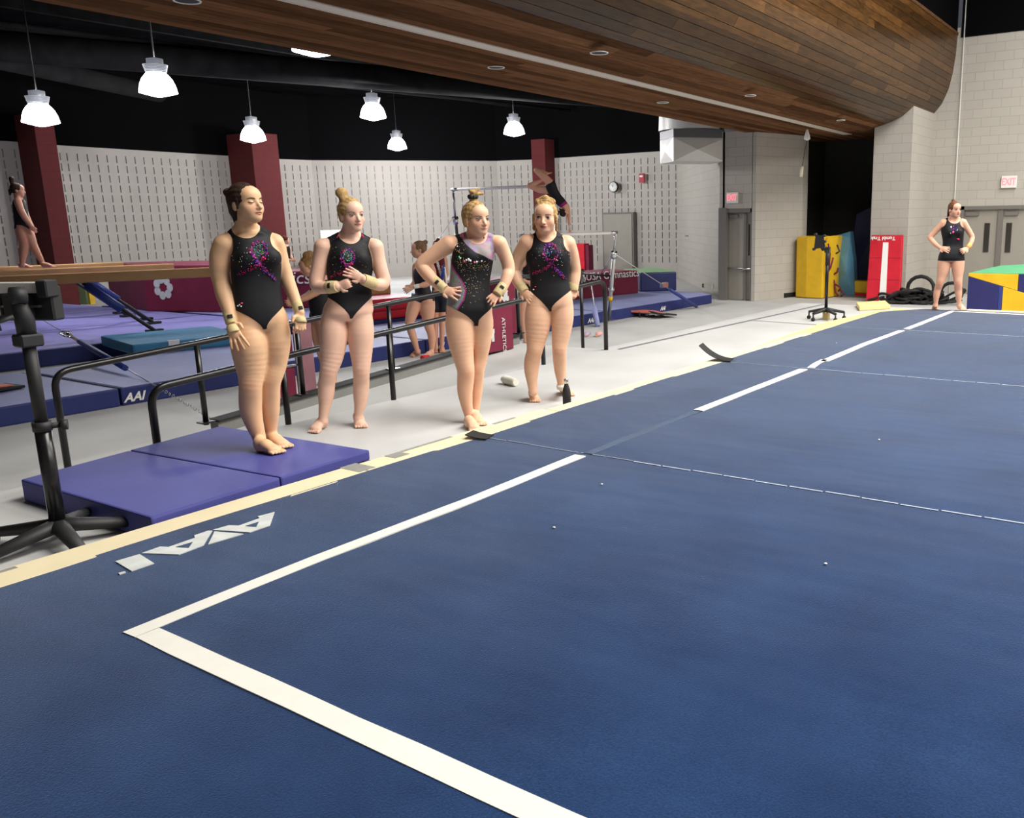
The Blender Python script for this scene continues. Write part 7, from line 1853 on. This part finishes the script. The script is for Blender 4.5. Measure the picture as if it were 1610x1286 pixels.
# body plane through the low bar
g = Person('gymnast upside down over the uneven bars, legs tucked above the high bar', (820, 1200), ZF, ZB, h=.007, ground=Vector((*(CP+ray(*ZB(820, 1200))*((lm-CP).dot(FW)/1.0)).xy, ZF)))
g.clipz = 'no'
c_ = g.chain([(490, 440, 175), (530, 540, 165), (590, 640, 150), (660, 720, 150), (730, 790, 120)], .03, core=True)
g.chain([(470, 395, 130, .02), (380, 300, 120, .03), (290, 220, 105, .04), (250, 190, 85, .04)], .02); k1 = g.chain([(250, 190, 80, .04), (330, 210, 80, .02), (400, 235, 60, .0), (440, 240, 42, .0)], .02)
g.prims += [Cone(k1[-1][0], g.J(505, 232, 0), .022, .014, .01, (0, 0, 1), .7)]
g.chain([(420, 520, 130, -.06), (330, 520, 120, -.06), (230, 490, 100, -.06), (130, 450, 76, -.05)], .02); k2 = g.chain([(130, 445, 72, -.05), (220, 410, 74, -.05), (310, 375, 56, -.05), (370, 345, 40, -.05)], .02)
g.prims += [Cone(k2[-1][0], g.J(420, 300, -.05), .022, .014, .01, (0, 0, 1), .7)]
a1 = g.chain([(760, 790, 80), (790, 860, 62), (800, 950, 52), (805, 1050, 46), (820, 1150, 36)], .02)
a2 = g.chain([(700, 800, 70, -.12), (740, 880, 60, -.12), (780, 970, 50, -.1), (795, 1060, 42, -.08), (808, 1150, 34, -.05)], .02)
g.hand(a1[-1][0], g.J(818, 1215, 0), g.J(830, 1250, .02), (1, .2, 0), curl=.8, spread=0); g.hand(a2[-1][0], g.J(808, 1215, -.05), g.J(815, 1250, -.03), (1, .2, 0), curl=.8, spread=0)
g.head(715, 900, 150, math.radians(-60), PI*.82, 0, .03, H_DARK)
g.build(lin(216, 162, 136)); g.hairdo([((0, -.09, .05), (0, -.14, .06), .03, .02), ((0, -.08, 0), (0, -.15, -.01), .03, .015)], h=.007)
def fnL2(P): 
    ax = np.array(c_[-1][0])-np.array(c_[0][0]); t = (P-c_[0][0])@ax/(ax@ax); return np.maximum(evalsdf(P, g.core)-.004, np.maximum(-.10-t, t-.98))
v, f = surfnet(fnL2, np.min([p.lo for p in g.core], axis=0), np.max([p.hi for p in g.core], axis=0), .007)
cc = np.tile(np.array([*BLK, 1.]), (len(v), 1)); ax = np.array(c_[-1][0])-np.array(c_[0][0]); tt = (v-c_[0][0])@ax/(ax@ax); cc[tt > .86, :3] = lin(140, 30, 110)
npmesh('leotard', v, f, m_leo, g.t, cols=cc)
g.cuff(g.J(815, 1110, 0), g.J(825, 1190, 0), .022, .024, m=m_tape, name='wrist_tape')
